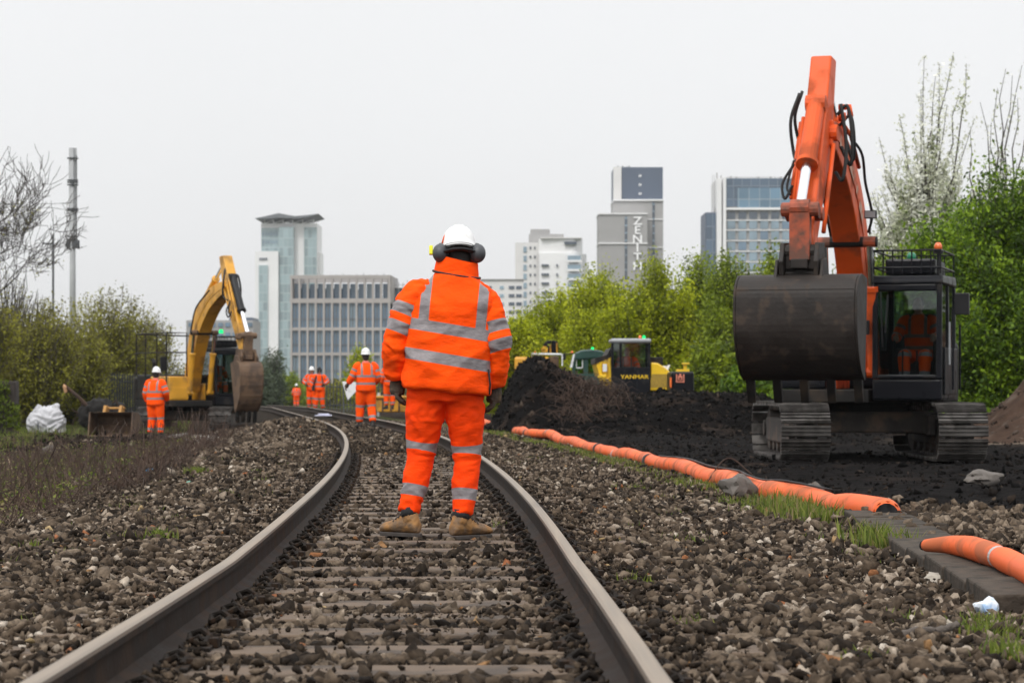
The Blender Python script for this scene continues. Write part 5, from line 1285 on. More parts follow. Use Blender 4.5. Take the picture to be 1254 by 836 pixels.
for a in (733.5, 739, 744): mb.prism([(xl(a - 1), zz(444 - (a - 733) * .4)), (xl(a + 1), zz(443 - (a - 733) * .4)), (xl(a + 2.2), zz(470)), (xl(a), zz(470))], -1.27, -1.2, 'y')
mb.build('bed_rib', M['yellow_bright'], bed)
mb = MB(); mb.box(xl(736), xl(741), -1.3, -1.275, zz(455), zz(446)); mb.build('notice_plate', M['white_paint'], bed)
mb = MB(); mb.box(xl(730), xl(740), -1.35, -1.22, zz(463), zz(459)); mb.box(xl(736), xl(744), -1.34, -1.22, zz(468), zz(463)); mb.build('bed_hinge', M['yellow_bright'], bed, bevel=.02)
mb = MB(); mb.prism([(xl(793.5), zz(444)), (xl(802), zz(445)), (xl(810), zz(450)), (xl(817), zz(456)), (xl(816), zz(478)), (xl(787), zz(478)), (xl(787), zz(472)), (xl(793.5), zz(464))], -1.45, .6, 'y'); eh = mb.build('engine_cover', M['yellow_bright'], t, bevel=.04)
M['grille_mesh'] = surf('grille_mesh', (.30, .19, .02), .6, var=.5, vs=60)
mb = MB(); mb.prism([(xl(795), zz(458)), (xl(814), zz(458)), (xl(813), zz(474)), (xl(791), zz(474)), (xl(791), zz(470))], -1.462, -1.452, 'y'); mb.build('grille', M['grille_mesh'], eh)
mb = MB(); mb.tube([(xl(812), -1.2, zz(456)), (xl(816), -1.2, zz(448)), (xl(817), -.4, zz(448))], .03, 6); mb.box(xl(809), xl(816), -1.0, -.3, zz(453), zz(448)); mb.build('rear_guard', M['white_paint'], t)
mb = MB(); mb.box(xl(794), xl(812), 0, 1.6, zz(452), zz(437)); mb.build('rear_frame', M['steel_dark'], t, bevel=.03)
# green cabbed machine
dd = 78.0; s_ = dd / FOC; GXc = at(722, 0, dd).x; GZc = float(gz(GXc, dd)); zz = lambda py: HC + (CY - py) * s_ - GZc; xl = lambda px_: (px_ - 722) * s_
M['dark_green'] = surf('dark_green', (.010, .045, .035), .4, 0, .2, 3, coat=.2)
M['green_glass'] = glass('green_glass', (.30, .62, .38), .8)
t = thing('dump_truck', 'dark green machine with rounded cab and green windows behind the black heap', 'dump truck', (GXc, dd, GZc))
mb = MB(); mb.box(xl(700), xl(756), -.8, 2.4, .5, zz(462)); mb.build('chassis', M['dark_green'], t, bevel=.05)
for s in (-1, 1):
    for yk in (-.2, 1.9):
        mb = MB(); mb.tube([(s * .95 - .15, yk, .5), (s * .95 + .15, yk, .5)], .5, 20); w = mb.build('tyre', M['rubber'], t, bevel=.04)
        mb = MB(); mb.tube([(s * .95 - .16, yk, .5), (s * .95 + .16, yk, .5)], .25, 14); mb.build('rim', M['cab_grey'], w)
mb = MB(); mb.prism([(xl(702), zz(437)), (xl(704), zz(432)), (xl(711), zz(429)), (xl(724), zz(428)), (xl(736), zz(430)), (xl(742), zz(435)), (xl(742), zz(438)), (xl(702), zz(441))], -1.0, .8, 'y'); mb.build('cab_roof', M['dark_green'], t, bevel=.04)
mb = MB()
for a, b in ((701, 703.5), (713.5, 719), (740, 742.5)): mb.box(xl(a), xl(b), -.95, -.85, zz(466), zz(436))
mb.box(xl(701), xl(742), -.94, -.80, zz(472), zz(458)); mb.box(xl(701), xl(703), .6, .7, zz(466), zz(436)); mb.box(xl(740), xl(742), .6, .7, zz(466), zz(436)); mb.box(xl(701.2), xl(702.8), -.86, .65, zz(439), zz(436.5)); mb.box(xl(740.2), xl(741.8), -.86, .65, zz(439), zz(436.5)); mb.box(xl(702), xl(741), -.9, -.87, zz(438), zz(436.6)); mb.build('cab_frame', M['dark_green'], t, bevel=.01)
mb = MB(); mb.box(xl(703.5), xl(713.5), -.90, -.89, zz(458), zz(436)); mb.build('windscreen', M['green_glass'], t)
mb = MB(); mb.box(xl(719), xl(740), -.90, -.89, zz(458), zz(436)); mb.build('side_window', M['green_glass'], t)
mb = MB()
for a, b, c, d in ((705, 712.5, 451, 449.8), (705, 712.5, 438, 437), (711.8, 712.8, 451, 437), (704.6, 705.4, 451, 437)): mb.box(xl(a), xl(b), -.93, -.91, zz(c), zz(d))
mb.build('window_frame', M['white_paint'], t)
mb = MB(); mb.prism([(xl(697), zz(450)), (xl(701), zz(434)), (xl(703), zz(434)), (xl(700), zz(450))], -1.0, -.9, 'y'); mb.box(xl(687), xl(688.5), -1, -.95, zz(448), zz(434)); mb.build('handrail', M['white_paint'], t)
mb = MB(); mb.box(xl(688.5), xl(692), -1.05, -.95, zz(441), zz(433)); mb.tube([(xl(690), -1, zz(434)), (xl(701), -.9, zz(433))], .02, 6); mb.build('mirror', M['black_plastic'], t, bevel=.02)
mb = MB(); mb.tube([(xl(725), -.5, zz(428.5)), (xl(725), -.5, zz(426)), (xl(725), -.5, zz(425))], [.05, .045, .02], 10); mb.build('beacon', M['green_lit'], t, smooth=True)
mb = MB(); mb.tube([(xl(700), -.6, zz(433)), (xl(700), -.6, zz(431)), (xl(700), -.6, zz(430))], [.04, .04, .02], 10); mb.build('beacon', M['amber'], t, smooth=True)
# far yellow machine with folded dark boom
dd = 84.0; s_ = dd / FOC; GXc = at(662, 0, dd).x; GZc = float(gz(GXc, dd)); zz = lambda py: HC + (CY - py) * s_ - GZc; xl = lambda px_: (px_ - 662) * s_
t = thing('piling_rig', 'low yellow machine with white rail and folded black boom behind the heap', 'rig', (GXc, dd, GZc))
simple_tracks(t, .95, .5, 1.9, .8, M['track_mud'])
mb = MB(); mb.box(xl(630), xl(672), -.9, 1.8, zz(475), zz(437)); mb.build('body', M['yellow_paint'], t, bevel=.08)
mb = MB(); mb.box(xl(672), xl(684), -.6, 1.6, zz(475), zz(436)); mb.build('engine_box', M['bucket_brown'], t, bevel=.05)
mb = MB(); mb.tube([(xl(651), -.8, zz(438)), (xl(651), -.8, zz(433.5)), (xl(687), -.8, zz(434)), (xl(687), 1.4, zz(434))], .035, 6); mb.tube([(xl(660), -.8, zz(438)), (xl(660), -.8, zz(434))], .03, 6); mb.build('handrail', M['white_paint'], t)
mb = MB()
mb.prism([(xl(661), zz(432)), (xl(666), zz(421)), (xl(670), zz(417)), (xl(675), zz(417)), (xl(674), zz(432)), (xl(671), zz(432)), (xl(670), zz(424))], -.5, -.2, 'y'); mb.prism([(xl(674.5), zz(432)), (xl(675.5), zz(417)), (xl(683), zz(418)), (xl(684), zz(432))], -.3, .1, 'y')
mb.build('folded_boom', M['cab_dark'], t, bevel=.02)
mb = MB(); mb.tube([(xl(666.5), -.6, zz(428)), (xl(666.5), -.52, zz(428))], .12, 16); mb.tube([(xl(673.5), -.6, zz(422)), (xl(674), -.55, zz(432))], .03, 6); mb.tube([(xl(681.5), -.42, zz(420)), (xl(682), -.36, zz(432))], .03, 6); mb.build('sheave', M['yellow_paint'], t)
mb = MB(); mb.box(xl(653), xl(656), -.8, -.6, zz(433), zz(430)); mb.build('beacon', M['amber'], t, bevel=.02)
# dark compressor with a salmon panel, beside the bushes
dd = 64.5; s_ = dd / FOC; GXc = at(835, 0, dd).x; GZc = float(gz(GXc, dd)); zz = lambda py: HC + (CY - py) * s_ - GZc; xl = lambda px_: (px_ - 835) * s_
t = thing('compressor', 'dark grey plant box with a salmon emblem panel right of the dumper', 'compressor', (GXc, dd, GZc))
mb = MB(); mb.box(xl(820), xl(848), -.6, 1.2, .3, zz(455)); mb.build('body', M['cab_dark'], t, bevel=.06)
M['salmon'] = surf('salmon', (.62, .20, .13), .6)
mb = MB()
for a, b, c, d in ((826, 836, 468, 466.6), (826, 827.4, 466.6, 458), (834.6, 836, 466.6, 458), (828.3, 829.7, 465.5, 460), (832.3, 833.7, 465.5, 460), (828.3, 833.7, 465.5, 464.2), (829.8, 832.2, 462.5, 457.6)): mb.box(xl(a), xl(b), -.63, -.605, zz(c), zz(d))
mb.build('emblem', M['salmon'], t)
mb = MB(); mb.box(xl(829), xl(845), .2, .4, zz(455), zz(452)); mb.box(xl(838), xl(842), .2, .4, zz(452), zz(444.5)); mb.box(xl(836), xl(845), .15, .45, zz(446), zz(444)); mb.build('lifting_frame', M['yellow_bright'], t, bevel=.01)
mb = MB(); mb.box(xl(818.5), xl(820.5), -.65, -.5, zz(474), zz(462)); mb.build('tail_lamp', M['amber'], t)
for s in (-1, 1):
    mb = MB(); mb.tube([(s * .33 - .08, .2, .3), (s * .33 + .08, .2, .3)], .3, 16); mb.build('tyre', M['rubber'], t, bevel=.03)
# ================================================================ people
M['skin'] = surf('skin', (.42, .22, .15), .55, 0, .1, 20)
M['hivis'] = hivis_mat('hivis_jacket')
M['hivis_leg'] = hivis_mat('hivis_trousers', (.95, .062, .002), grime=.10)
M['hivis_far'] = hivis_mat('hivis_far', (1.0, .095, .003), wr=.3, grime=.05)
M['hivis_dirty'] = hivis_mat('hivis_dirty', (.70, .085, .008), tape=(.16, .12, .10), wr=.5, grime=.3)
M['hair'] = surf('hair', (.014, .010, .008), .8, 0, .3, 30)
M['boot'] = surf('boot', (.27, .135, .042), .75, 0, .25, 14, bump=.3, dirt=((.12, .085, .06), .45, 12))
M['boot_dark'] = surf('boot_dark', (.03, .024, .02), .75, 0, .3, 14)
M['sole'] = surf('sole', (.055, .045, .04), .85, 0, .3, 20)
M['glove'] = surf('glove', (.045, .032, .022), .8, 0, .35, 22, bump=.35, bs=60, dirt=((.11, .06, .025), .4, 14))
M['helmet'] = surf('helmet', (.74, .74, .73), .32, 0, .04, 6, coat=.3, dirt=((.5, .49, .46), .15, 9))
M['muff'] = surf('muff', (.050, .052, .058), .5, 0, .12, 8)
M['muff_red'] = surf('muff_red', (.35, .03, .025), .5)
M['muff_yellow'] = surf('muff_yellow', (.80, .78, .02), .5)
M['black_cloth'] = surf('black_cloth', (.012, .012, .013), .9, 0, .3, 20)
M['collar_lining'] = surf('collar_lining', (.035, .022, .020), .9)
STAND = dict(pelvis=(0, 0, .93), chest=(0, -.01, 1.28), neck=(0, .0, 1.50), head=(0, .03, 1.665),
  shL=(-.19, 0, 1.44), elL=(-.27, -.02, 1.17), wrL=(-.27, .07, .93), shR=(.19, 0, 1.44), elR=(.27, -.02, 1.17), wrR=(.27, .07, .93),
  hipL=(-.095, 0, .90), knL=(-.115, .03, .50), anL=(-.12, -.01, .10), hipR=(.095, 0, .90), knR=(.115, .03, .50), anR=(.12, -.01, .10),
  toeL=105, toeR=75)
def wrinkle(co, amp, seed, f=(6, 6, 12)):
    off = Vector((seed * 3.7, seed * 1.9, seed * 5.3)); out = np.empty(len(co))
    for i, p in enumerate(co):
        v = Vector((p[0] * f[0], p[1] * f[1], p[2] * f[2])) + off
        w = noise.noise(v * .6) * 1.2
        a = noise.noise(v + Vector((w, w, w * 1.5)))
        b = noise.noise(v * 2.3 + Vector((3 * w, 0, w)))
        out[i] = (1 - abs(a) * 2.2) * .75 + b * .5
    if amp > .012:
        for i, p in enumerate(co):
            v = Vector((p[0] * 2.4 + p[2] * 1.1, p[1] * 2.4, p[2] * 5.0 - abs(p[0] - .1) * 3.0)) + off
            out[i] = out[i] * .6 + (1 - 2.6 * abs(noise.noise(v))) * .7
    return out * amp
def vnormals(me):
    n = np.empty(len(me.vertices) * 3, dtype=np.float32); me.vertex_normals.foreach_get('vector', n); return n.reshape(-1, 3).astype(float)
def tape_along(co, a, b, c, positions, half):
    """Largest (half width - distance) to reflective bands at given lengths along the joint chain a-b-c."""
    A, B, Cc = (np.array(q, float) for q in (a, b, c)); l1 = np.linalg.norm(B - A); l2 = np.linalg.norm(Cc - B)
    u1, u2 = (B - A) / l1, (Cc - B) / l2
    s1 = (co - A) @ u1; s2 = (co - B) @ u2
    m = (u1 + u2); m /= np.linalg.norm(m); upper = (co - B) @ m < 0
    s = np.where(upper, s1, l1 + s2)
    return np.max([half - np.abs(s - p) for p in positions], 0)
def set_attr(me, name, arr):
    a = me.attributes.new(name, 'FLOAT', 'POINT'); a.data.foreach_set('value', np.asarray(arr, dtype=np.float32))
def displaced(me, amp, seed, f):
    co = mesh_np(me)
    if amp:
        co = co + vnormals(me) * wrinkle(co, amp, seed, f)[:, None]; me.vertices.foreach_set('co', co.astype(np.float32).ravel()); me.update()
    return co
def ring(cx_, cy_, z, rx, ry, n=28, e=2.5, tilt=0.0, tilty=0.0):
    o = []
    for i in range(n):
        a = 2 * math.pi * i / n; c, s = math.cos(a), math.sin(a)
        x = rx * math.copysign(abs(c) ** (2 / e), c); y = ry * math.copysign(abs(s) ** (2 / e), s)
        o.append((cx_ + x, cy_ + y, z + tilt * x + tilty * y))
    return o
def person(label, loc, yaw, J=None, vox=.016, hi=False, gl='glove', jk='hivis', tr='hivis_leg', boot='boot_dark', group=None, hat='helmet', bulk=1.0, amp=.006, hem=-.07, jtape=None, gloves=True, vest_only=False, muffs=False, hood=False):
    J = {**STAND, **(J or {})}
    V = {k: np.array(v, float) for k, v in J.items() if isinstance(v, tuple) and len(v) == 3}
    # --- body: one continuous figure
    b = MB()
    hd, nk, ch, pv = V['head'], V['neck'], V['chest'], V['pelvis']
    fwd = np.array([0, 1.0, 0]); 
    if 'face' in J: fwd = V['face'] / np.linalg.norm(V['face'])
    side = np.cross(fwd, [0, 0, 1.0]); side /= np.linalg.norm(side); upv = np.cross(side, fwd)
    Hm = Matrix((side, fwd, upv)).transposed()
    b.ell(hd, (.076, .096, .118), 20, 14, Hm)
    b.ell(hd + fwd * .03 - upv * .06, (.058, .068, .065), 16, 10, Hm)
    b.ell(hd + fwd * .098 - upv * .018, (.015, .02, .026), 10, 8, Hm)
    b.ell(hd + fwd * .088 - upv * .058, (.026, .014, .012), 10, 8, Hm)
    for s in (-1, 1):
        b.ell(hd + side * s * .076 - upv * .01 - fwd * .01, (.012, .022, .034), 10, 8, Hm)
        b.ell(hd + side * s * .032 + fwd * .086 + upv * .016, (.017, .012, .008), 8, 6, Hm)
    b.tube([nk - [0, 0, .05], nk + (hd - nk) * .3, hd - upv * .05 - fwd * .01], [.062, .056, .055], 14)
    b.rings([ring(*(pv + (nk - pv) * t), rx * .86, ry * .8) for t, rx, ry in ((-.05, .14, .11), (.1, .17, .13), (.35, .165, .125), (.6, .185, .13), (.82, .17, .11), (.95, .09, .08))])
    for s in 'LR':
        b.tube(spline([V['sh' + s], V['el' + s], V['wr' + s]], 5), np.interp(np.linspace(0, 1, 11), [0, .5, 1], [.056, .042, .028]), 10)
        b.tube(spline([V['hip' + s], V['kn' + s], V['an' + s]], 5), np.interp(np.linspace(0, 1, 11), [0, .5, 1], [.085, .056, .040]), 12)
    body = mesh_obj('person', remesh(b, min(vox, .014), 3), M['skin'], None, True)
    body.location = loc; body.rotation_euler = (0, 0, yaw)
    tag(body, label, 'person', group)
    # eyes and brows only show on faces turned to the viewer
    ey = MB()
    for s in (-1, 1): ey.ell(hd + side * s * .031 + fwd * .087 + upv * .008, (.012, .007, .006), 8, 6, Hm)
    ey.build('eye', M['black_cloth'], body, True)
    if J.get('hair', True):
        hr = MB(); hr.ell(hd + upv * .004 - fwd * .018, (.084, .092, .118), 20, 12, Hm); hr.ell(hd - fwd * .045 - upv * .045, (.068, .060, .075), 16, 10, Hm); hr.build('hair', M['hair'], body, True)
    # --- hands (with or without gloves): palm, four fingers, thumb
    for s in 'LR':
        w, e = V['wr' + s], V['el' + s]; d = (w - e) / np.linalg.norm(w - e)
        d = V.get('hd' + s, d); d = d / np.linalg.norm(d); sg = -1 if s == 'L' else 1
        back = np.array([sg * 1.0, 0.15, 0]); back -= d * back.dot(d); back /= np.linalg.norm(back)
        acr = np.cross(d, back); acr *= 1 if acr[1] > 0 else -1
        hb = MB(); g_ = 1.18 if gloves else 1.0
        hb.tube([w - d * .05, w, w + d * .03, w + d * .075, w + d * .095], [.036 * g_, .032 * g_, .038 * g_, .040 * g_, .034 * g_], 12, flat=1.0)
        for q, (ln, k) in enumerate(((.068, .040), (.080, .014), (.074, -.013), (.058, -.038))):
            k0 = w + d * .085 + acr * k * .85; c1 = k0 + d * ln * .45 - back * .006 + acr * k * .2; c2 = c1 + d * ln * .32 - back * .018; c3 = c2 + d * ln * .18 - back * .022
            hb.tube([k0 - d * .03, k0, c1, c2, c3], [.0115 * g_, .0115 * g_, .0108 * g_, .0098 * g_, .007 * g_], 8)
        t0 = w + d * .03 + acr * .03; hb.tube([t0 - d * .01 - acr * .012, t0 + d * .02 + acr * .022 - back * .008, t0 + d * .05 + acr * .03 - back * .018, t0 + d * .07 + acr * .026 - back * .024], [.016 * g_, .0145 * g_, .012 * g_, .008 * g_], 8)
        if hi:
            me = remesh(hb, .004, 2); displaced(me, .0016, 3, (30, 30, 40)); mesh_obj('glove' if gloves else 'hand', me, M[gl] if gloves else M['skin'], body, True)
            cf = MB(); cf.tube([w - d * .055, w - d * .03, w - d * .01], [.043, .044, .040], 14); cf.build('glove_cuff', M['black_cloth'], body, True)
        else: hb.build('glove' if gloves else 'hand', M[gl] if gloves else M['skin'], body, True)
    # --- trousers
    tm = MB(); k = bulk
    tm.rings([ring(pv[0], pv[1], pv[2] + z, rx * k, ry * k, tilt=J.get('hip_tilt', 0)) for z, rx, ry in ((-.10, .165, .135), (-.04, .185, .145), (.06, .182, .14), (.16, .17, .13))])
    for s in 'LR':
        pts = spline([np.append(V['hip' + s] + [0, 0, .02], .118 * k), np.append(V['hip' + s] * .55 + V['kn' + s] * .45, .112 * k), np.append(V['kn' + s], J.get('knee', .090) * k), np.append(V['kn' + s] * .5 + V['an' + s] * .5, J.get('calf', .082) * k), np.append(V['an' + s] + [0, 0, .052], J.get('cuff', .070) * k)], 6)
        tm.tube([p[:3] for p in pts], [p[3] for p in pts], 18)
    me = remesh(tm, vox, 5); co = displaced(me, min(amp, .0115), 1 + len(label), (7, 7, 11))
    leg = {}
    tp = np.full(len(co), -1.0)
    for s in 'LR':
        A, B, C_ = V['hip' + s], V['kn' + s], V['an' + s]
        mine = np.linalg.norm(co - np.clip(0, 0, 0) - (A + B) / 2, axis=1) if False else None
        d_ = np.minimum(seg_dist(co, A, B), seg_dist(co, B, C_)); leg[s] = (d_, tape_along(co, A, B, C_, J.get('ltape', (np.linalg.norm(B - A) - .02, np.linalg.norm(B - A) + .26)), .034))
    tp = np.where(leg['L'][0] < leg['R'][0], leg['L'][1], leg['R'][1])
    set_attr(me, 'tape', tp); mesh_obj('trousers', me, M[tr], body, True)
    # --- boots
    for s in 'LR':
        an = V['an' + s]; a = R(J['toe' + s]); f = np.array([math.cos(a), math.sin(a), 0]); z0 = an[2] - .10
        sd = np.array([-f[1], f[0], 0]); g = lambda u, w_, z: tuple(an + f * u + sd * w_ + np.array([0, 0, z0 - an[2] + z]))
        sec = [(-.085, .030, .03, .085), (-.07, .040, .025, .13), (-.02, .044, .025, .15), (.035, .043, .025, .145), (.09, .046, .025, .110), (.14, .051, .022, .096), (.185, .049, .022, .085), (.218, .034, .025, .066)]
        bm_ = MB(); bm_.rings([[g(u, w_ * math.cos(q) * (1 if math.sin(q) < .3 else .86), zl + (zh - zl) * (.5 + .5 * math.sin(q))) for q in (2 * math.pi * i / 14 for i in range(14))] for u, w_, zl, zh in sec])
        bm_.tube([g(-.025, 0, .10), g(-.012, 0, .15), g(-.004, 0, .18)], [.050, .047, .045], 16)
        if hi: me = remesh(bm_, .007, 4); displaced(me, .0025, 5, (22, 22, 30)); bt = mesh_obj('boot', me, M[boot], body, True)
        else: bt = bm_.build('boot', M[boot], body, True)
        so = MB(); out_ = [(-.095, .0), (-.085, .033), (-.02, .042), (.05, .042), (.14, .054), (.20, .046), (.228, .0), (.20, -.046), (.14, -.054), (.05, -.042), (-.02, -.042), (-.085, -.033)]
        so.rings([[g(u, w_, zz_) for u, w_ in out_] for zz_ in (0.004, .028)]); so.build('boot_sole', M['sole'], bt, bevel=.004)
        if hi:
            so = MB(); so.tube([g(-.014, 0, .128), g(-.010, 0, .15), g(-.006, 0, .18)], [.050, .054, .050], 16); so.build('boot_collar', M['black_cloth'], bt, True)
            lc = MB()
            for q in range(5): u = .03 + q * .022; lc.tube([g(u, .035, .13 - q * .012), g(u + .012, 0, .155 - q * .015), g(u, -.035, .13 - q * .012)], .004, 6)
            lc.build('boot_lace', M['sole'], bt)
    # --- jacket: torso and sleeves
    jp = []
    rows = J.get('torso') or [(hem, .205, .165, 0), (-.01, .205, .165, 0), (.12, .198, .16, 0), (.28, .205, .155, 0), (.42, .205, .145, 0), (.50, .175, .125, 0), (.545, .115, .105, 0), (.575, .085, .09, 0)]
    tm = MB(); rs = []
    for z, rx, ry, tl in rows:
        zz_ = pv[2] + z; t = np.clip(z / (nk[2] - pv[2]), -.2, 1.1)
        c = pv + (ch - pv) * np.clip(t / ((ch[2] - pv[2]) / (nk[2] - pv[2])), -.3, 1) if zz_ < ch[2] else ch + (nk - ch) * np.clip((zz_ - ch[2]) / (nk[2] - ch[2]), 0, 1.2)
        rs.append(ring(c[0], c[1], zz_, rx * k, ry * k, 32, 2.6, tl))
    tm.rings(rs)
    me = remesh(tm, vox, 4); co = displaced(me, amp, 2 + len(label), J.get('jf', (5, 5, 7)))
    T_ = J.get('bands') or dict(slope=0.0, z=(pv[2] + .10, pv[2] + .27), v=(-.115, .115), half=.026, xc=pv[0])
    zz_ = co[:, 2] - T_['slope'] * (co[:, 0] - T_['xc'])
    tp = np.max([T_['half'] - np.abs(zz_ - q) for q in T_['z']], 0)
    vt = np.max([T_['half'] * .88 - np.abs(co[:, 0] - T_['xc'] - q - T_.get('vs', 0) * (zz_ - T_['z'][1])) for q in T_['v']], 0)
    tp = np.maximum(tp, np.where(zz_ > T_['z'][1], vt, -1)); set_attr(me, 'tape', tp); jp.append(me)
    if not vest_only:
        for s in 'LR':
            A, B, C_ = V['sh' + s], V['el' + s], V['wr' + s]
            tm = MB(); c_in = ch + (nk - ch) * .72
            pts = spline([np.append(A * .6 + np.array([c_in[0], A[1], A[2]]) * .4 + [0, 0, .005], .085 * k), np.append(A + [0, 0, -.025], .090 * k), np.append(A * .5 + B * .5, .084 * k), np.append(B, .076 * k), np.append(B * .5 + C_ * .5, .070 * k), np.append(C_ - (C_ - B) / np.linalg.norm(C_ - B) * .02, .056 * k)], 6)
            tm.tube([p[:3] for p in pts], [p[3] for p in pts], 18)
            me = remesh(tm, vox, 4); co = displaced(me, amp * 1.25, 4 + len(label) + ord(s), (8, 8, 14))
            l1 = np.linalg.norm(B - A); uu = (B - A) / l1; ps_ = J.get('stape' + s) or (l1 * .45, l1 * .95); set_attr(me, 'tape', np.max([T_['half'] - np.abs((co - A) @ uu - q) for q in ps_], 0)); jp.append(me)
    bm2 = bmesh.new()
    for me in jp: bm2.from_mesh(me)
    me = bpy.data.meshes.new('jacket'); bm2.to_mesh(me); bm2.free()
    jacket = mesh_obj('jacket' if not vest_only else 'vest', me, M[jk], body, True)
    cz = nk[2]
    if not hi:
        c_ = MB(); c_.tube([nk - [0, 0, .035], nk + (hd - nk) * .25], [.078 * k, .072 * k], 16); c_.build('collar', M[jk], jacket, True)
    # --- helmet
    if hat:
        c0 = hd + upv * .045; hm = MB(); tilt = J.get('hat_tilt', 0)
        Tm = Matrix.Rotation(tilt, 3, 'X')
        X3 = lambda x, y, z: c0 + np.array(Hm @ (Tm @ Vector((x, y, z))))
        n = 32; rs = []
        for q, (r_, z) in enumerate(((1.13, -.012), (1.12, -.004), (1.02, .004), (1.0, .03), (.94, .065), (.82, .098), (.62, .122), (.36, .136), (.06, .141))):
            row = []
            for i in range(n):
                a = 2 * math.pi * i / n; brim = (1 + .16 * max(0, math.sin(a)) ** 2) if q < 2 else 1
                rid = .006 * max(0, 1 - abs(math.cos(a)) * 4) if 3 <= q <= 6 else 0
                row.append(tuple(X3(.102 * r_ * math.cos(a) * brim, .134 * r_ * math.sin(a) * brim, z + rid)))
            rs.append(row)
        hm.rings(rs); hat_o = hm.build('hard_hat', M[hat], body, True)
        rd = MB(); 
        for xo in (-.022, 0, .022): rd.tube([tuple(X3(xo, .122 * math.cos(a), .030 + .113 * math.sin(a))) for a in (R(q) for q in range(15, 170, 12))], .0065, 6)
        rd.build('hat_ridge', M[hat], hat_o, True)
        if muffs:
            for s in (-1, 1):
                mf = MB(); mf.ell(X3(s * .110, -.062, -.050), (.049, .056, .058), 20, 12, Hm @ Matrix.Rotation(s * .35, 3, 'Z'))
                o = mf.build('ear_defender', M['muff'], hat_o, True)
                mf = MB(); mf.ell(X3(s * .082, -.050, -.050), (.020, .047, .050), 18, 10, Hm @ Matrix.Rotation(s * .35, 3, 'Z')); mf.build('ear_cushion', M['muff_red'], hat_o, True)
                mf = MB(); mf.tube([tuple(X3(s * .112, -.05, -.01)), tuple(X3(s * .116, -.035, .02)), tuple(X3(s * .106, .0, .035)), tuple(X3(s * .092, .03, .02))], .006, 6); mf.build('muff_arm', M['black_plastic'], hat_o, True)
            mf = MB(); mf.obox(X3(-.168, -.06, -.03), (.022, .03, .055), Hm); mf.build('muff_light', M['muff_yellow'], hat_o, bevel=.004)
            mf = MB(); mf.tube([tuple(X3(.10 * math.cos(a), -.125 * math.sin(a) - .012, -.052)) for a in (R(q) for q in range(35, 150, 10))], .030, 8, flat=.35); mf.build('hat_strap', M['black_cloth'], hat_o, True)
            mf = MB(); mf.tube([tuple(X3(.112 * math.cos(a), -.140 * math.sin(a) - .005, -.020)) for a in (R(q) for q in range(50, 135, 8))], .012, 8, flat=.4); mf.build('hat_rim', M[hat], hat_o, True)
            mf = MB(); mf.tube([tuple(X3(-.10, -.05, .02)), tuple(X3(-.088, -.05, .06)), tuple(X3(-.055, -.055, .105))], .006, 6); mf.build('hat_mark', M['orange_paint'], hat_o, True)
    return body, jacket, V
def seg_dist(co, A, B):
    A, B = np.array(A), np.array(B); d = B - A; t = np.clip(((co - A) @ d) / (d @ d), 0, 1)
    return np.linalg.norm(co - A - t[:, None] * d, axis=1)
WG = 'track workers in orange hi-vis clothing'
# ---- the man in the middle, seen from behind
MX, MY = at(530, 0, 14.5).x, 14.5
mj = dict(pelvis=(.085, 0, .93), chest=(.10, -.01, 1.33), neck=(.142, .02, 1.62), head=(.155, .045, 1.698), face=(-.05, 1, -.20),
  shL=(-.095, 0, 1.475), elL=(-.215, -.03, 1.19), wrL=(-.218, .06, .965), shR=(.295, 0, 1.455), elR=(.385, -.03, 1.17), wrR=(.372, .06, .915), hdL=(.03, .05, -1), hdR=(-.10, .05, -1),
  hipL=(-.030, 0, .90), knL=(-.070, .05, .545), anL=(-.145, -.02, .115), hipR=(.185, 0, .88), knR=(.205, .05, .53), anR=(.178, -.02, .10),
  toeL=138, toeR=42, cuff=.058, knee=.086, calf=.074, hip_tilt=-.03, ltape=(.345, .62), stapeL=(.12, .235), stapeR=(.20, .315), hat_tilt=-.12,
  torso=[(-.035, .262, .19, -.09), (.0, .262, .195, -.09), (.12, .254, .19, -.09), (.28, .252, .185, -.07), (.42, .252, .175, -.04), (.51, .248, .155, 0), (.56, .218, .13, 0), (.605, .165, .112, 0), (.645, .128, .10, 0), (.67, .105, .09, 0)],
  jf=(4, 4, 6), bands=dict(slope=-.17, z=(1.075, 1.255), v=(-.158, .180), half=.034, xc=.105, vs=.09))
man, jacket, mV = person('man with white hard hat and grey ear defenders standing between the rails, his back turned', (MX, MY, -.012), 0, mj, vox=.0095, hi=True, boot='boot', group=WG, bulk=1.0, amp=.018, muffs=True)
c_ = MB(); rs = []
for (z, rx, ry, x) in ((1.590, .136, .118, .140), (1.615, .134, .116, .142), (1.655, .126, .110, .146), (1.688, .124, .108, .150), (1.690, .108, .094, .150), (1.65, .102, .090, .147)): rs.append(ring(x, .03, z, rx, ry, 32, 2.3, -.10 - max(0, z - 1.60) * 1.6, .12))
c_.rings(rs, cap=False); me = remesh(c_, .009, 3) if False else c_.mesh('collar'); co = mesh_np(me); mesh_obj('collar', me, M['hivis'], jacket, True).modifiers.new('s', 'SUBSURF').levels = 1
for o in jacket.children:
    if o.name.startswith('collar'): o.modifiers['s'].render_levels = 2
set_attr(jacket.children[0].data, 'tape', np.full(len(jacket.children[0].data.vertices), -1.0))
c_ = MB(); c_.tube([(.142 + .141 * math.cos(a), .03 - .125 * math.sin(a), 1.590 - .022 * math.cos(a) - .012 * math.sin(a)) for a in (R(q) for q in range(-10, 191, 10))], .007, 8); c_.build('collar_lining', M['collar_lining'], jacket, True)
pk = MB(); pk.tube([(.335, -.11, 1.02), (.345, -.10, .93), (.34, -.09, .87)], .006, 6); pk.build('zip_cord', M['black_cloth'], jacket, True)
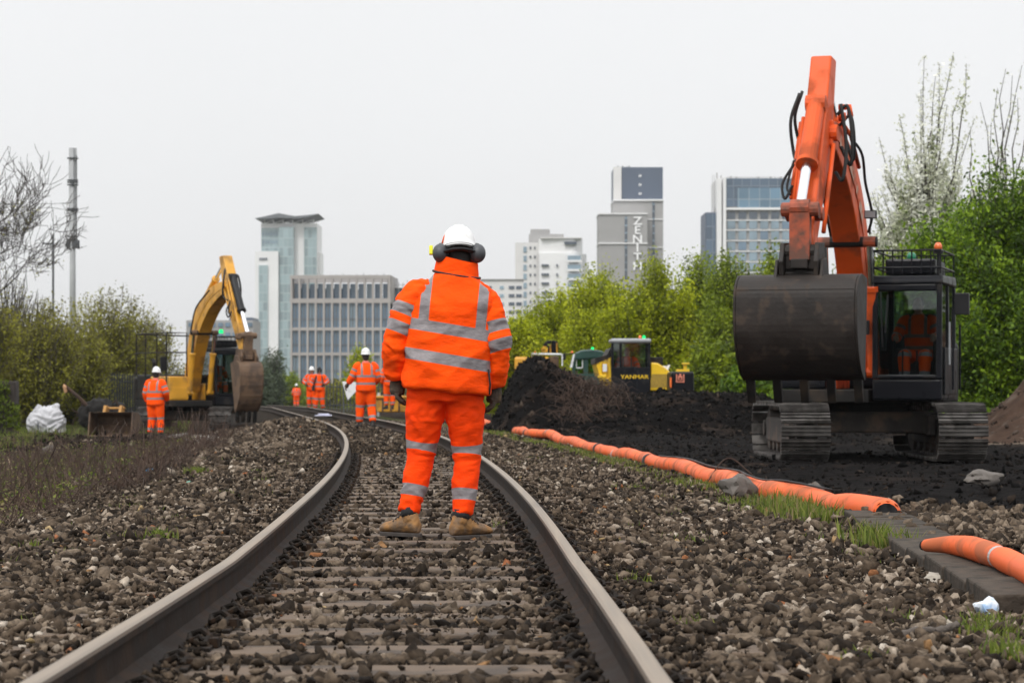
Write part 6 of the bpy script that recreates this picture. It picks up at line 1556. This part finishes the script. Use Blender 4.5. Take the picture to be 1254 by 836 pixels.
hp = MB(); hp.tube([(-.205, -.01, 1.335), (-.225, -.055, 1.30), (-.24, -.03, 1.265)], .010, 6); hp.build('radio_clip', M['black_cloth'], jacket, True)
# ---- far workers
def worker(label, px_, py_feet, d, yaw, J=None, **kw):
    p = at(px_, py_feet, d)
    return person(label, (p.x, d, p.z), yaw, J, vox=kw.pop('vox', .02), jk=kw.pop('jk', 'hivis_far'), tr=kw.pop('tr', 'hivis_far'), group=WG, amp=.005, bulk=kw.pop('bulk', 1.12), **kw)
worker('worker with white hard hat standing left of the yellow digger, his back turned', 190.5, 537, 62, R(-18), dict(hipL=(-.10, 0, .90), anL=(-.14, -.02, .10), anR=(.15, -.02, .10), wrR=(.25, .16, .98), elR=(.29, 0, 1.18), head=(.0, .05, 1.66), hat_tilt=-.1))
worker('worker with white hard hat walking between the rails left of the standing man', 448, 524.5, 55.5, R(12), dict(elL=(-.30, .02, 1.20), wrL=(-.40, .10, 1.02), wrR=(.22, .2, 1.02), anL=(-.13, .10, .10), anR=(.14, -.14, .11), knR=(.13, 0, .50), knL=(-.12, .08, .50)))
worker('worker in dark hood with black strap, facing the camera in the pair on the track', 391, 503.5, 100, R(185), dict(anL=(-.16, .0, .10), anR=(.16, 0, .10), elL=(-.34, -.02, 1.24), wrL=(-.20, .16, 1.12), elR=(.33, -.02, 1.2), wrR=(.28, .12, .98)), hat=None, hood=True)
worker('worker with white hard hat, behind the hooded one in the pair on the track', 382, 502.5, 101.5, R(165), dict(elL=(-.30, .05, 1.2), wrL=(-.12, .22, 1.15), elR=(.34, .03, 1.22), wrR=(.2, .2, 1.1)))
worker('farthest worker standing alone beside the curving rails', 363, 499, 186, R(10), dict())
worker('worker mostly hidden behind the standing man beside the yellow skip', 477, 501, 88, R(20), dict())
# hood and strap of the one facing the camera
hp_ = [o for o in sc.objects if o.get('label', '').startswith('worker in dark hood')][0]
mb = MB(); mb.ell((0, .0, 1.70), (.108, .122, .135), 18, 12); mb.ell((0, .07, 1.66), (.085, .065, .10), 14, 10); mb.build('hood', M['black_cloth'], hp_, True)
mb = MB(); mb.tube([(-.10, .15, 1.48), (-.13, .19, 1.3), (-.17, .2, 1.12)], .03, 8, flat=.4); mb.tube([(.12, .14, 1.48), (.17, .2, 1.3), (.22, .19, 1.05), (.24, .18, .95)], .04, 8, flat=.5); mb.obox((.24, .18, .98), (.10, .06, .24)); mb.build('radio_harness', M['black_cloth'], hp_)
# ---- drivers in the cabs
SEAT = dict(pelvis=(0, 0, .16), chest=(0, .02, .50), neck=(0, .04, .72), head=(0, .09, .87), shL=(-.2, .03, .66), elL=(-.30, .12, .42), wrL=(-.28, .36, .40), shR=(.2, .03, .66), elR=(.30, .12, .42), wrR=(.28, .36, .40),
  hipL=(-.09, .05, .10), knL=(-.15, .46, .14), anL=(-.14, .50, -.22), hipR=(.09, .05, .10), knR=(.15, .46, .14), anR=(.14, .50, -.22), toeL=90, toeR=90)
def driver(label, root_loc, Tm, c, group):
    p = Vector(root_loc) + (Tm @ Vector(c))
    yaw = Tm.to_euler().z + math.pi
    return person(label, tuple(p), yaw, SEAT, vox=.018, jk='hivis_dirty', tr='hivis_far', group=group, hat=None, amp=.004, hem=-.02, gloves=False)
driver('driver in orange work clothes sitting in the orange digger cab', (ODX, ODY, ODZ), OT, (.69, -.02, 1.32), 'drivers sitting in cabs')
driver('driver in orange work clothes sitting in the yellow digger cab', (YDX, YDY, YDZ), YT, (.735, -.02, 1.32), 'drivers sitting in cabs')
driver('driver in orange work clothes behind the dumper windscreen', (DX, 68.0, DZ), Matrix.Identity(4), (at(766, 0, 68).x - DX, -.80, 1.18), 'drivers sitting in cabs')
# ================================================================ orange hose along the ballast edge
M['hose_orange'] = surf('hose_orange', (.70, .118, .026), .55, 0, .15, 1.2, spec=.25, dirt=((.30, .105, .05), .36, 3.5), bump=.3, bs=4)
M['hose_band'] = surf('hose_band', (.045, .042, .042), .5, 0, .2)
M['hose_tie'] = surf('hose_tie', (.32, .30, .29), .5, 0, .2)
def hose(name, label, pxs, rad_fn, n_sub, bands, seed, group=None, lift=0.0):
    """pxs: (photo column, photo row of the hose bottom); laid on the ground beside the track."""
    r = np.random.default_rng(seed); pts = []
    for px_, py_ in pxs:
        z = -.14
        for _ in range(12):
            d = FOC * (HC - z) / (py_ - CY); x = (px_ - CX) / FOC * d; z = float(gz(x, d)) + lift
        pts.append((x, d, z))
    c = spline(pts, n_sub); K = len(c)
    P = [np.array([p[0] + (0 if lift else .02) * math.sin(i * .9), p[1], (float(gz(p[0], p[1])) if not lift else -.10 + .0125 * max(0, 10.5 - p[1])) + lift + rad_fn(i / (K - 1)) * .93]) for i, p in enumerate(c)]
    LL = np.concatenate([[0], np.cumsum([np.linalg.norm(P[i + 1] - P[i]) for i in range(K - 1)])])
    rad = [rad_fn(i / (K - 1)) * (1 + (.3 if lift else 1) * (.06 * math.sin(LL[i] * 1.9 + 1) + .05 * math.sin(LL[i] * 4.7 + 2))) for i in range(K)]
    P = [p + (.12 if lift else 1) * np.array([.05 * math.sin(LL[i] * 1.3) + .03 * math.sin(LL[i] * 3.1), 0, .012 * math.sin(LL[i] * 2.3) + rad[i] - rad_fn(i / (K - 1))]) for i, p in enumerate(P)]
    for b in bands:
        i = int(b[0] * (K - 1)); rad[i] *= .80
    o = thing(name, label, 'hose', tuple(P[0]), group=group); off = np.array(P[0])
    mb = MB(); mb.tube([tuple(p - off) for p in P], rad, 18)
    me = mb.mesh('hose_body'); h_ = mesh_obj('hose_body', me, M['hose_orange'], o, True); ss = h_.modifiers.new('s', 'SUBSURF'); ss.levels = ss.render_levels = 1
    for bpos, mt in bands:
        i = min(max(int(bpos * (K - 1)), 1), K - 2); t = P[i + 1] - P[i - 1]; t /= np.linalg.norm(t)
        m_ = MB(); m_.tube([tuple(P[i] - off - t * .03), tuple(P[i] - off + t * .03)], rad[i] * 1.10, 18); m_.build('hose_band', M[mt], o, bevel=.004)
    return o, P, rad
hA, PA, rA = hose('drain_hose', 'long orange hose lying along the grassy ballast edge', [(1086, 648), (1040, 637), (985, 622), (930, 610), (895, 602), (850, 586), (800, 573), (760, 563), (735, 558), (700, 547), (680, 541), (662, 537), (645, 534), (630, 529), (612, 525), (596, 522), (570, 519), (540, 516)],
     lambda t: .098 if t > .1 else .105, 5, [(.235, 'hose_tie'), (.36, 'hose_band'), (.42, 'hose_tie'), (.475, 'hose_band'), (.58, 'hose_band'), (.63, 'hose_tie'), (.70, 'hose_band'), (.8, 'hose_tie'), (.88, 'hose_band')], 3, 'orange hoses')
hB, PB, rB = hose('drain_hose', 'short piece of orange hose on the concrete slabs at the right edge', [(1131, 674), (1165, 680), (1200, 691), (1235, 704), (1275, 722), (1320, 745)], lambda t: .032 + .030 * min(1, t * 3), 6, [(.55, 'hose_tie')], 4, 'orange hoses', .125)
for i_, (ho, P_, k_) in enumerate(((hA, PA, 0), (hB, PB, 0))):
    t_ = np.array(P_[0]) * 0
    fl = MB(); r_ = np.random.default_rng(40 + i_)
    for q in range(9):
        a = q * .7; l = r_.uniform(.03, .12) if i_ == 0 else r_.uniform(.02, .07); rr_ = .1 if i_ == 0 else .033
        dirv = (P_[0] - P_[1]) / np.linalg.norm(P_[0] - P_[1]); sd_ = np.cross(dirv, [0, 0, 1.0])
        c0_ = sd_ * math.cos(a) * rr_ + np.array([0, 0, 1.0]) * math.sin(a) * rr_; c1_ = sd_ * math.cos(a + .5) * rr_ + np.array([0, 0, 1.0]) * math.sin(a + .5) * rr_
        e_ = (c0_ + c1_) / 2 * 1.1 + dirv * l
        fl.add([tuple(c0_), tuple(c1_), tuple(e_), tuple((c0_ + c1_) / 2 * .93), ], [(0, 1, 2), (0, 3, 2), (1, 2, 3), (0, 1, 3)])
    if i_ == 0: fl.build('torn_end', M['hose_orange'], ho)
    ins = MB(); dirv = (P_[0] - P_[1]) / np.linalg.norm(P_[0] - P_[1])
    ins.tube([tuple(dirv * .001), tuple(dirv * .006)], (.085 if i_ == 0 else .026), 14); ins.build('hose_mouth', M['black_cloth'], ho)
# cable laid over the hose
cb = MB(); i0 = 4
cb.tube([tuple(p) for p in spline([(PA[k][0] + .04 * math.sin(k * 1.7), PA[k][1], PA[k][2] + rA[k] * 1.02 + .015) for k in range(8, 30, 3)], 6)], .009, 6)
tag(cb.build('cable', M['black_plastic'], None, True), 'thin black cable lying along the top of the orange hose', 'cable')
wl_ = MB(); wl_.tube([tuple(p) for p in spline([(PA[22][0] - .15, PA[22][1] - .2, PA[22][2] - .05), (PA[22][0] + .1, PA[22][1], PA[22][2] + .22), (PA[22][0] + .35, PA[22][1] - .1, PA[22][2] + .05)], 8)], .007, 5)
tag(wl_.build('bramble_shoot', M['twig_brown'], None, True), 'dark arching bramble shoot over the orange hose', 'shoot')
# ---------------------------------------------------------------- concrete trough slabs
M['slab'] = surf('slab', (.066, .052, .040), .95, 0, .35, 5, bump=.7, bs=26, dirt=((.022, .019, .015), .5, 6), spec=.2)
slab_mesh = None
A_ = np.array([2.68, 17.9]); B_ = np.array([2.25, 10.2]); Ls = np.linalg.norm(B_ - A_); ns = 9
for k in range(ns):
    c = A_ + (B_ - A_) * (k + .5) / ns; L_ = Ls / ns - .012
    if slab_mesh is None:
        mb = MB(); mb.box(-.22, .22, -L_ / 2, L_ / 2, -.06, .06); s_ = mb.build('concrete_slab', M['slab'], bevel=.012); slab_mesh = s_
    else: s_ = slab_mesh.copy(); link(s_)
    ang = math.atan2((B_ - A_)[0], -(B_ - A_)[1])
    s_.location = (c[0], c[1], float(gz(c[0], c[1])) + .07 + random.uniform(-.008, .008)); s_.rotation_euler = (random.uniform(-.01, .01), random.uniform(-.015, .015), ang + random.uniform(-.012, .012))
    tag(s_, 'grey concrete trough cover slab in the row at the right ballast edge', 'concrete slab', 'concrete slabs in a row')
side_ = MB(); side_.box(-.018, .018, -Ls / 2, Ls / 2, -.14, .0)
ws = side_.build('trough_wall', M['slab'], bevel=.01); c = (A_ + B_) / 2; ws.location = (c[0] - .19, c[1], float(gz(c[0], c[1])) + .005); ws.rotation_euler = (0, 0, ang)
tag(ws, 'low concrete trough side under the cover slabs', 'trough wall')
# ---------------------------------------------------------------- single rocks, log, litter
def rock(name, label, cat, px_, py_, size, sc3, mat, seed, sink=.2):
    z = -.1
    for _ in range(10): d = FOC * (HC - z) / (py_ - CY); x = (px_ - CX) / FOC * d; z = float(gz(x, d))
    r = np.random.default_rng(seed); bm = bmesh.new(); bmesh.ops.create_icosphere(bm, subdivisions=3, radius=1)
    for v in bm.verts:
        n_ = noise.noise(Vector(v.co) * 1.3 + Vector((seed, 0, 0))) * .45 + noise.noise(Vector(v.co) * 3.5 + Vector((seed, 3, 0))) * .14
        v.co *= 1 + n_; v.co.x *= sc3[0] * size; v.co.y *= sc3[1] * size; v.co.z *= sc3[2] * size
    me = bpy.data.meshes.new(name); bm.to_mesh(me); bm.free(); smooth_by_angle(me, 28)
    o = mesh_obj(name, me, mat); o.location = (x, d, z + size * sc3[2] * (1 - sink * 2)); o.rotation_euler = (0, 0, r.uniform(0, 6.28)); return tag(o, label, cat)
M['rock_grey'] = surf('rock_grey', (.115, .10, .088), .9, 0, .35, 5, bump=.5, bs=18, dirt=((.045, .038, .03), .4, 5))
M['rock_pale'] = surf('rock_pale', (.30, .265, .22), .9, 0, .25, 5, bump=.4, bs=20)
rock('rock', 'dark grey boulder pinning the orange hose', 'rock', 905, 612, .17, (1.05, .8, .75), M['rock_grey'], 3, .1)
rock('rock', 'grey pointed rock behind the orange hose', 'rock', 996, 612, .12, (1, .7, .8), M['rock_grey'], 5)
rock('rock', 'long grey rock on the black soil at the right edge', 'rock', 1203, 600, .20, (1.3, .7, .42), M['rock_grey'], 7)
rock('rock', 'pale flat stone in the grass beside the slabs', 'rock', 1150, 718, .085, (1.3, .8, .5), M['rock_pale'], 9)
rock('rock', 'brown boulder among dead weeds on the left', 'rock', 60, 556, .15, (1.2, .9, .9), M['rock_grey'], 11)
rock('rock', 'big brown lump of rubble beside the torn hose end', 'rock', 1222, 668, .09, (1.3, .8, .75), M['rock_grey'], 13)
rock('rock', 'small round stone beside the hose mouth', 'rock', 1046, 648, .075, (1.2, .8, .8), M['rock_grey'], 15)
rock('rock', 'pair of grey stones at the foot of the black heap', 'rock', 640, 521, .17, (1.3, .8, .7), M['rock_grey'], 17)
M['plaster'] = surf('plaster', (.42, .38, .34), .9, 0, .2, 3, bump=.3)
rock('rubble_slab', 'pale broken slab lying flat in front of the yellow digger', 'rubble', 250, 545, .42, (1.2, .8, .28), M['plaster'], 21, .1)
rock('rubble_slab', 'grey crumbled slab beside the pale broken slab', 'rubble', 222, 541, .32, (1.3, .9, .35), M['rock_grey'], 23, .1)
lg = MB(); c = at(0, 0, 1); z = -.03; d = 8.9; x = (1135 - CX) / FOC * d
lg.tube([tuple(p) for p in spline([(x - .16, d - .12, z + .02), (x - .06, d - .05, z + .05), (x + .05, d + .03, z + .045), (x + .13, d + .10, z + .06)], 6)], [.014 + .003 * math.sin(i * 2.1) for i in range(19)], 10)
tag(lg.build('driftwood', surf('driftwood', (.075, .06, .05), .9, 0, .35, 20, bump=.6, bs=50, stretch=(1, 1, 1)), None, True), 'short grey weathered stick lying on the stones at lower right', 'wood')
M['litter_white'] = surf('litter_white', (.62, .66, .70), .6, 0, .1, 30, dirt=((.10, .25, .48), .35, 14))
M['litter_blue'] = surf('litter_blue', (.06, .25, .48), .5)
M['litter_teal'] = surf('litter_teal', (.12, .36, .28), .5)
rock('litter', 'crumpled white and blue wrapper beside the concrete slabs', 'litter', 1208, 760, .058, (.95, .7, .85), M['litter_white'], 31, .05)
rock('litter', 'blue scrap of plastic among the weeds on the left', 'litter', 184, 579, .055, (1.1, .6, .5), M['litter_blue'], 33, .0)
rock('litter', 'small teal scrap of plastic on the left ballast', 'litter', 232, 594, .045, (1.1, .6, .5), M['litter_teal'], 35, .0)
mb = MB(); p_ = at(398, 508, 76); z0_ = float(zt(76)) + .06
mb.prism([(-.30, -.4), (.24, -.35), (.2, .3), (-.2, .4)], 0, .03, 'z'); mb.prism([(-.24, .2), (-.05, -.25), (.15, -.1), (.1, .25)], .03, .07, 'z')
o = mb.build('plastic_sheet', surf('plastic_sheet', (.55, .55, .68), .5, 0, .1, 3), bevel=.02); o.location = (p_.x, 76, z0_); tag(o, 'pale lilac plastic sheet lying on the sleepers by the pair of workers', 'plastic sheet')
# ---------------------------------------------------------------- left side: white bag, loose bucket, stump, poles, fences
bg = MB(); rs = []
for z, rx, ry in ((.0, .44, .40), (.10, .52, .46), (.35, .54, .48), (.58, .46, .42), (.72, .34, .32), (.78, .24, .24)): rs.append(ring(-.05 * z, 0, z, rx, ry, 30, 3.2, .22 * (z - .3), 0))
bg.rings(rs)
for a_ in (.5, 2.3, 3.9, 5.5): bg.tube([(.36 * math.cos(a_), .34 * math.sin(a_), .55), (.34 * math.cos(a_), .30 * math.sin(a_), .86), (.22 * math.cos(a_), .2 * math.sin(a_), .70)], [.10, .05, .07], 8)
me = remesh(bg, .03, 3); displaced(me, .07, 6, (2.6, 2.6, 3.6)); 
d = 74; x = at(57, 0, d).x
M['bag'] = surf('bag', (.50, .50, .525), .6, 0, .06, 3, bump=.5, bs=9)
bag = thing('bulk_bag', 'large crumpled white bulk bag lying in the grass on the left', 'bag', (x, d, float(gz(x, d)) - .04), R(10))
mesh_obj('bag_body', me, M['bag'], bag, True)
mb = MB(); mb.tube([(-.24, -.46, .02), (-.25, -.53, .22), (-.24, -.5, .42)], .028, 6, flat=.4); mb.build('bag_strap', M['roof_dark'], bag)
d = 66; x = at(140, 0, d).x; zb_ = float(gz(x, d))
lb = thing('digger_bucket', 'rusty brown digger bucket lying loose on the left field', 'bucket', (x, d, zb_ - .03), R(-8))
sh = [(.45, .02), (.10, .0), (-.25, .08), (-.42, .30), (-.40, .56), (-.22, .66), (.30, .68)]; ctr_ = np.array((.05, .38))
inn = [tuple(np.array(p) + (ctr_ - np.array(p)) / np.linalg.norm(ctr_ - np.array(p)) * .04) for p in sh]
mb = MB(); mb.prism([(-a, b) for a, b in sh + inn[::-1]], -.58, .58); mb.build('bucket_shell', M['bucket_brown'], lb, bevel=.01)
for s in (-1, 1): mb = MB(); mb.prism([(-a, b) for a, b in sh], s * .60 - .018, s * .60 + .018); mb.build('side_plate', M['bucket_brown'], lb, bevel=.008)
M['ochre'] = surf('ochre', (.34, .17, .04), .7, 0, .25, 5)
mb = MB()
for s in (-.22, .22): mb.prism([(-.25, .66), (.12, .68), (.05, .84), (-.12, .86)], s - .04, s + .04)
mb.tube([(-.3, .0, .78), (.3, .0, .78)], .035, 10); mb.build('bucket_ear', M['ochre'], lb, bevel=.01)
# uprooted dark stump
d = 76; x = at(118, 0, d).x; zb_ = float(gz(x, d)); r = np.random.default_rng(8)
st = thing('tree_stump', 'black uprooted stump with roots and one split pale branch on the left', 'stump', (x, d, zb_))
mb = MB(); mb.ell((.1, 0, .45), (.62, .5, .48), 14, 9); mb.ell((.55, .1, .35), (.4, .4, .5), 12, 8)
me = remesh(mb, .06, 1); displaced(me, .12, 9, (2.5, 2.5, 2.5)); mesh_obj('stump_root', me, surf('stump_black', (.008, .0065, .0055), .95, 0, .4, 4, .6, 12), st, True)
mb = MB()
for k in range(16):
    a = r.uniform(0, 6.28); l = r.uniform(.5, 1.1); mb.tube([(.1, 0, .5), (.1 + math.cos(a) * l * .6, math.sin(a) * l * .5, .55 + r.uniform(-.2, .4)), (.1 + math.cos(a) * l, math.sin(a) * l * .7, .5 + r.uniform(-.4, .5))], [.07, .04, .015], 6)
mb.tube([(-.1, -.2, .6), (-.5, -.3, 1.05), (-.95, -.3, 1.42)], [.08, .06, .05], 8); mb.build('root', M['twig_brown'], st)
mb = MB(); mb.tube([(-.90, -.32, 1.20), (-.93, -.32, 1.38), (-.97, -.32, 1.46)], [.05, .07, .015], 7); mb.build('split_wood', surf('split_wood', (.48, .27, .14), .8), st)
# pole with arm and antenna mast
M['mast'] = surf('mast', (.42, .43, .44), .5, 0, .08, 2); M['mast_dark'] = surf('mast_dark', (.075, .08, .085), .6)
d = 128; x = at(89, 0, d).x; g0 = float(gz(x, d)); zq = lambda py: HC + (CY - py) * d / FOC - g0; q_ = d / FOC
t = thing('antenna_mast', 'tall grey phone antenna mast rising above the left trees', 'mast', (x, d, g0))
mb = MB(); mb.tube([(0, 0, -.2), (0, 0, zq(300)), (0, 0, zq(182))], [.20, .15, .08], 14); mb.build('pole', M['mast'], t, True)
mb = MB()
for (a, b, w_) in ((181, 194, 5.6), (195.5, 221, 6.0), (228, 256, 5.2), (260, 290, 5.2)):
    for qn in range(3):
        an = qn * 2.09 + .4; cx_, cy_ = math.cos(an) * w_ * q_ * .42, math.sin(an) * w_ * q_ * .42; mb.obox((cx_, cy_, (zq(a) + zq(b)) / 2), (.20, .20, zq(a) - zq(b)), Matrix.Rotation(an, 3, 'Z'))
mb.build('antenna_panel', M['mast'], t, bevel=.02)
mb = MB()
for py_ in (194.6, 221.5, 224, 227, 256.5, 258.5, 290.5): mb.tube([(0, 0, zq(py_)), (0, 0, zq(py_) + .06)], .30, 14)
mb.tube([(.22, -.1, zq(290)), (.22, -.1, zq(190))], .03, 6); mb.build('mast_collar', M['mast_dark'], t)
mb = MB(); 
for qn in range(3): an = qn * 2.09 + 1.2; mb.obox((math.cos(an) * .22, math.sin(an) * .22, zq(298)), (.22, .22, .5), Matrix.Rotation(an, 3, 'Z'))
mb.tube([(-.3, 0, zq(305)), (-.3, 0, zq(292))], .05, 6); mb.tube([(.32, 0, zq(305)), (.32, 0, zq(294))], .05, 6); mb.tube([(-.3, 0, zq(300)), (.32, 0, zq(300))], .03, 6); mb.build('radio_unit', M['mast_dark'], t)
d = 98; x = at(65, 0, d).x; g0 = float(gz(x, d)); zq = lambda py: HC + (CY - py) * d / FOC - g0; q_ = d / FOC
t = thing('signal_pole', 'slim grey post with a short side arm left of the antenna mast', 'pole', (x, d, g0))
mb = MB(); mb.tube([(0, 0, -.1), (0, 0, zq(380))], .085, 12); mb.build('lower_post', surf('post_pale', (.35, .33, .31), .7), t); mb = MB(); mb.tube([(0, 0, zq(380)), (0, 0, zq(287))], .045, 10); mb.build('upper_post', M['mast_dark'], t)
mb = MB(); mb.tube([(0, 0, zq(299)), (-.42, 0, zq(298))], .035, 8); mb.tube([(-.42, 0, zq(298)), (-.75, 0, zq(297.6))], .012, 6); mb.build('side_arm', M['mast_dark'], t)
def palisade(label, px0, px1, d0, d1, ytop, col, step=.16):
    a, b = at(px0, 0, d0), at(px1, 0, d1); n_ = max(3, int((b - a).length / step)); g0 = float(gz(a.x, a.y)); h = HC + (CY - ytop) * d0 / FOC - g0
    t = thing('palisade_fence', label, 'fence', (a.x, a.y, g0)); mb = MB()
    for k in range(n_ + 1):
        p = (b - a) * (k / n_); z = float(gz(a.x + p.x, a.y + p.y)) - g0; mb.prism([(p.x - .025, z), (p.x + .025, z), (p.x + .025, z + h - .08), (p.x, z + h), (p.x - .025, z + h - .08)], p.y - .012, p.y + .012, 'y')
    mb.build('pale', col, t); mb = MB()
    for f_ in (.2, .8): mb.tube([(0, .04, h * f_), ((b - a).x, (b - a).y + .04, h * f_)], .03, 6)
    mb.build('fence_rail', col, t); return t
M['fence_dark'] = surf('fence_dark', (.03, .033, .035), .6)
palisade('dark palisade fence under the trees left of the yellow digger', 118, 205, 92, 96, 455, M['fence_dark'])
palisade('dark palisade fence beyond the pair of workers', 400, 446, 116, 116, 466, M['fence_dark'])
palisade('dark palisade fence hidden behind the standing man', 446.5, 560, 116, 116, 466, M['fence_dark'])
# ivy covered wall stub at the far left
d = 72; x = at(8, 0, d).x; g0 = float(gz(x, d)); wt = thing('garden_wall', 'dark ivy covered stub of wall at the left edge', 'wall', (x, d, g0))
mb = MB(); mb.box(-.7, .32, -.3, .3, -.1, 1.55); mb.build('wall_stub', surf('wall_dark', (.035, .028, .024), .95, 0, .4, 4, .6, 12), wt, bevel=.05)
r = np.random.default_rng(12); n = 2600; P = np.stack([r.uniform(-.8, .45, n), -.3 + r.normal(0, .12, n), r.uniform(0, 1.6, n)], -1); P = P[fbm(P[:, 0], P[:, 2], 3, 5) > 0]; tone = r.uniform(0, .6, len(P))
link(bpy.data.objects.new('ivy', np_mesh('ivy', leaves_np(r, P, .05, tone), np.arange(4 * len(P)), 4, LEAF['green'], {'tone': ('FACE', tone)})), wt)
# ---------------------------------------------------------------- yellow skip, barrier panel behind the man
dd = 90.0; s_ = dd / FOC; x = at(482, 0, dd).x; g0 = float(gz(x, dd)); zz = lambda py: HC + (CY - py) * s_ - g0; xl = lambda px_: (px_ - 482) * s_
t = thing('skip', 'yellow steel skip standing beyond the standing man', 'skip', (x, dd, g0))
mb = MB(); mb.prism([(xl(461), zz(486)), (xl(463), zz(504)), (xl(506), zz(504)), (xl(508), zz(486))], -.8, .8, 'y'); mb.build('skip_body', M['yellow_paint'], t, bevel=.03)
mb = MB(); mb.box(xl(460), xl(509), -.87, .87, zz(487), zz(484.5)); mb.build('skip_rim', M['yellow_paint'], t, bevel=.01)
mb = MB(); 
for px_ in (469, 479, 489, 499): mb.box(xl(px_), xl(px_ + 2), -.85, -.8, zz(503), zz(488))
mb.build('skip_rib', M['bucket_brown'], t)
dd = 92.0; s_ = dd / FOC; x = at(428, 0, dd).x; g0 = float(gz(x, dd)); zz = lambda py: HC + (CY - py) * s_ - g0; xl = lambda px_: (px_ - 428) * s_
t = thing('barrier_panel', 'pale grey plastic barrier panel beside the walking worker', 'barrier', (x, dd, g0))
mb = MB(); mb.prism([(xl(419), zz(467)), (xl(438), zz(468)), (xl(437), zz(478)), (xl(426), zz(490)), (xl(424), zz(484))], -.04, .04, 'y'); mb.build('panel', M['white_paint'], t, bevel=.01)
mb = MB(); mb.tube([(xl(420), .05, zz(467)), (xl(421), .05, -.05)], .03, 6); mb.tube([(xl(437), .05, zz(467)), (xl(437), .05, -.05)], .03, 6); mb.build('panel_post', M['mast_dark'], t)
p_ = at(463, 478, 90); mb = MB(); mb.tube([(0, 0, 0), (0, 0, .9)], .06, 8); o = mb.build('marker_post', M['mast'], None); o.location = (p_.x, 90.5, float(gz(p_.x, 90.5))); tag(o, 'short grey post at the left end of the yellow skip', 'post')
# long sticks among the dead weeds
for k, (px_, py_, dx_, up_, lb_) in enumerate(((120, 570, .35, .75, 'upright bare stick among the dead weeds on the left'), (150, 588, 1.3, .12, 'long thin yellowish stick lying over the weeds'), (18, 592, -.1, .35, 'pale split stick at the left edge'))):
    z = -.35
    for _ in range(10): d = FOC * (HC - z) / (py_ - CY); x = (px_ - CX) / FOC * d; z = float(gz(x, d))
    mb = MB(); mb.tube([(x, d, z - .05), (x + dx_ * .4, d, z + up_ * .55), (x + dx_, d + .05, z + up_)], [.014, .011, .006], 6); 
    if k == 0: mb.tube([(x + dx_ * .4, d, z + up_ * .55), (x + dx_ * .2, d, z + up_ * .95)], [.008, .003], 5)
    tag(mb.build('stick', M['twig_brown'] if k == 0 else M['twig_dry'], None, True), lb_, 'stick')
# amber lamp lit on the yellow digger's bucket side
p_ = at(319, 458.5, 73); 
# ================================================================ haze: pale air round the camera and everything built
hz_ = MB(); hz_.box(-760, 760, -60, 1260, -14, 95)
m, nt, out = new_mat('haze_air')
vp = N(nt, 'ShaderNodeVolumePrincipled', Density=.00012, Anisotropy=.3)
vp.inputs['Color'].default_value = (.93, .95, .97, 1)
nt.links.new(vp.outputs[0], out.inputs['Volume'])
tag(hz_.build('haze', m), 'thin pale haze over the site', 'haze', kind='stuff')
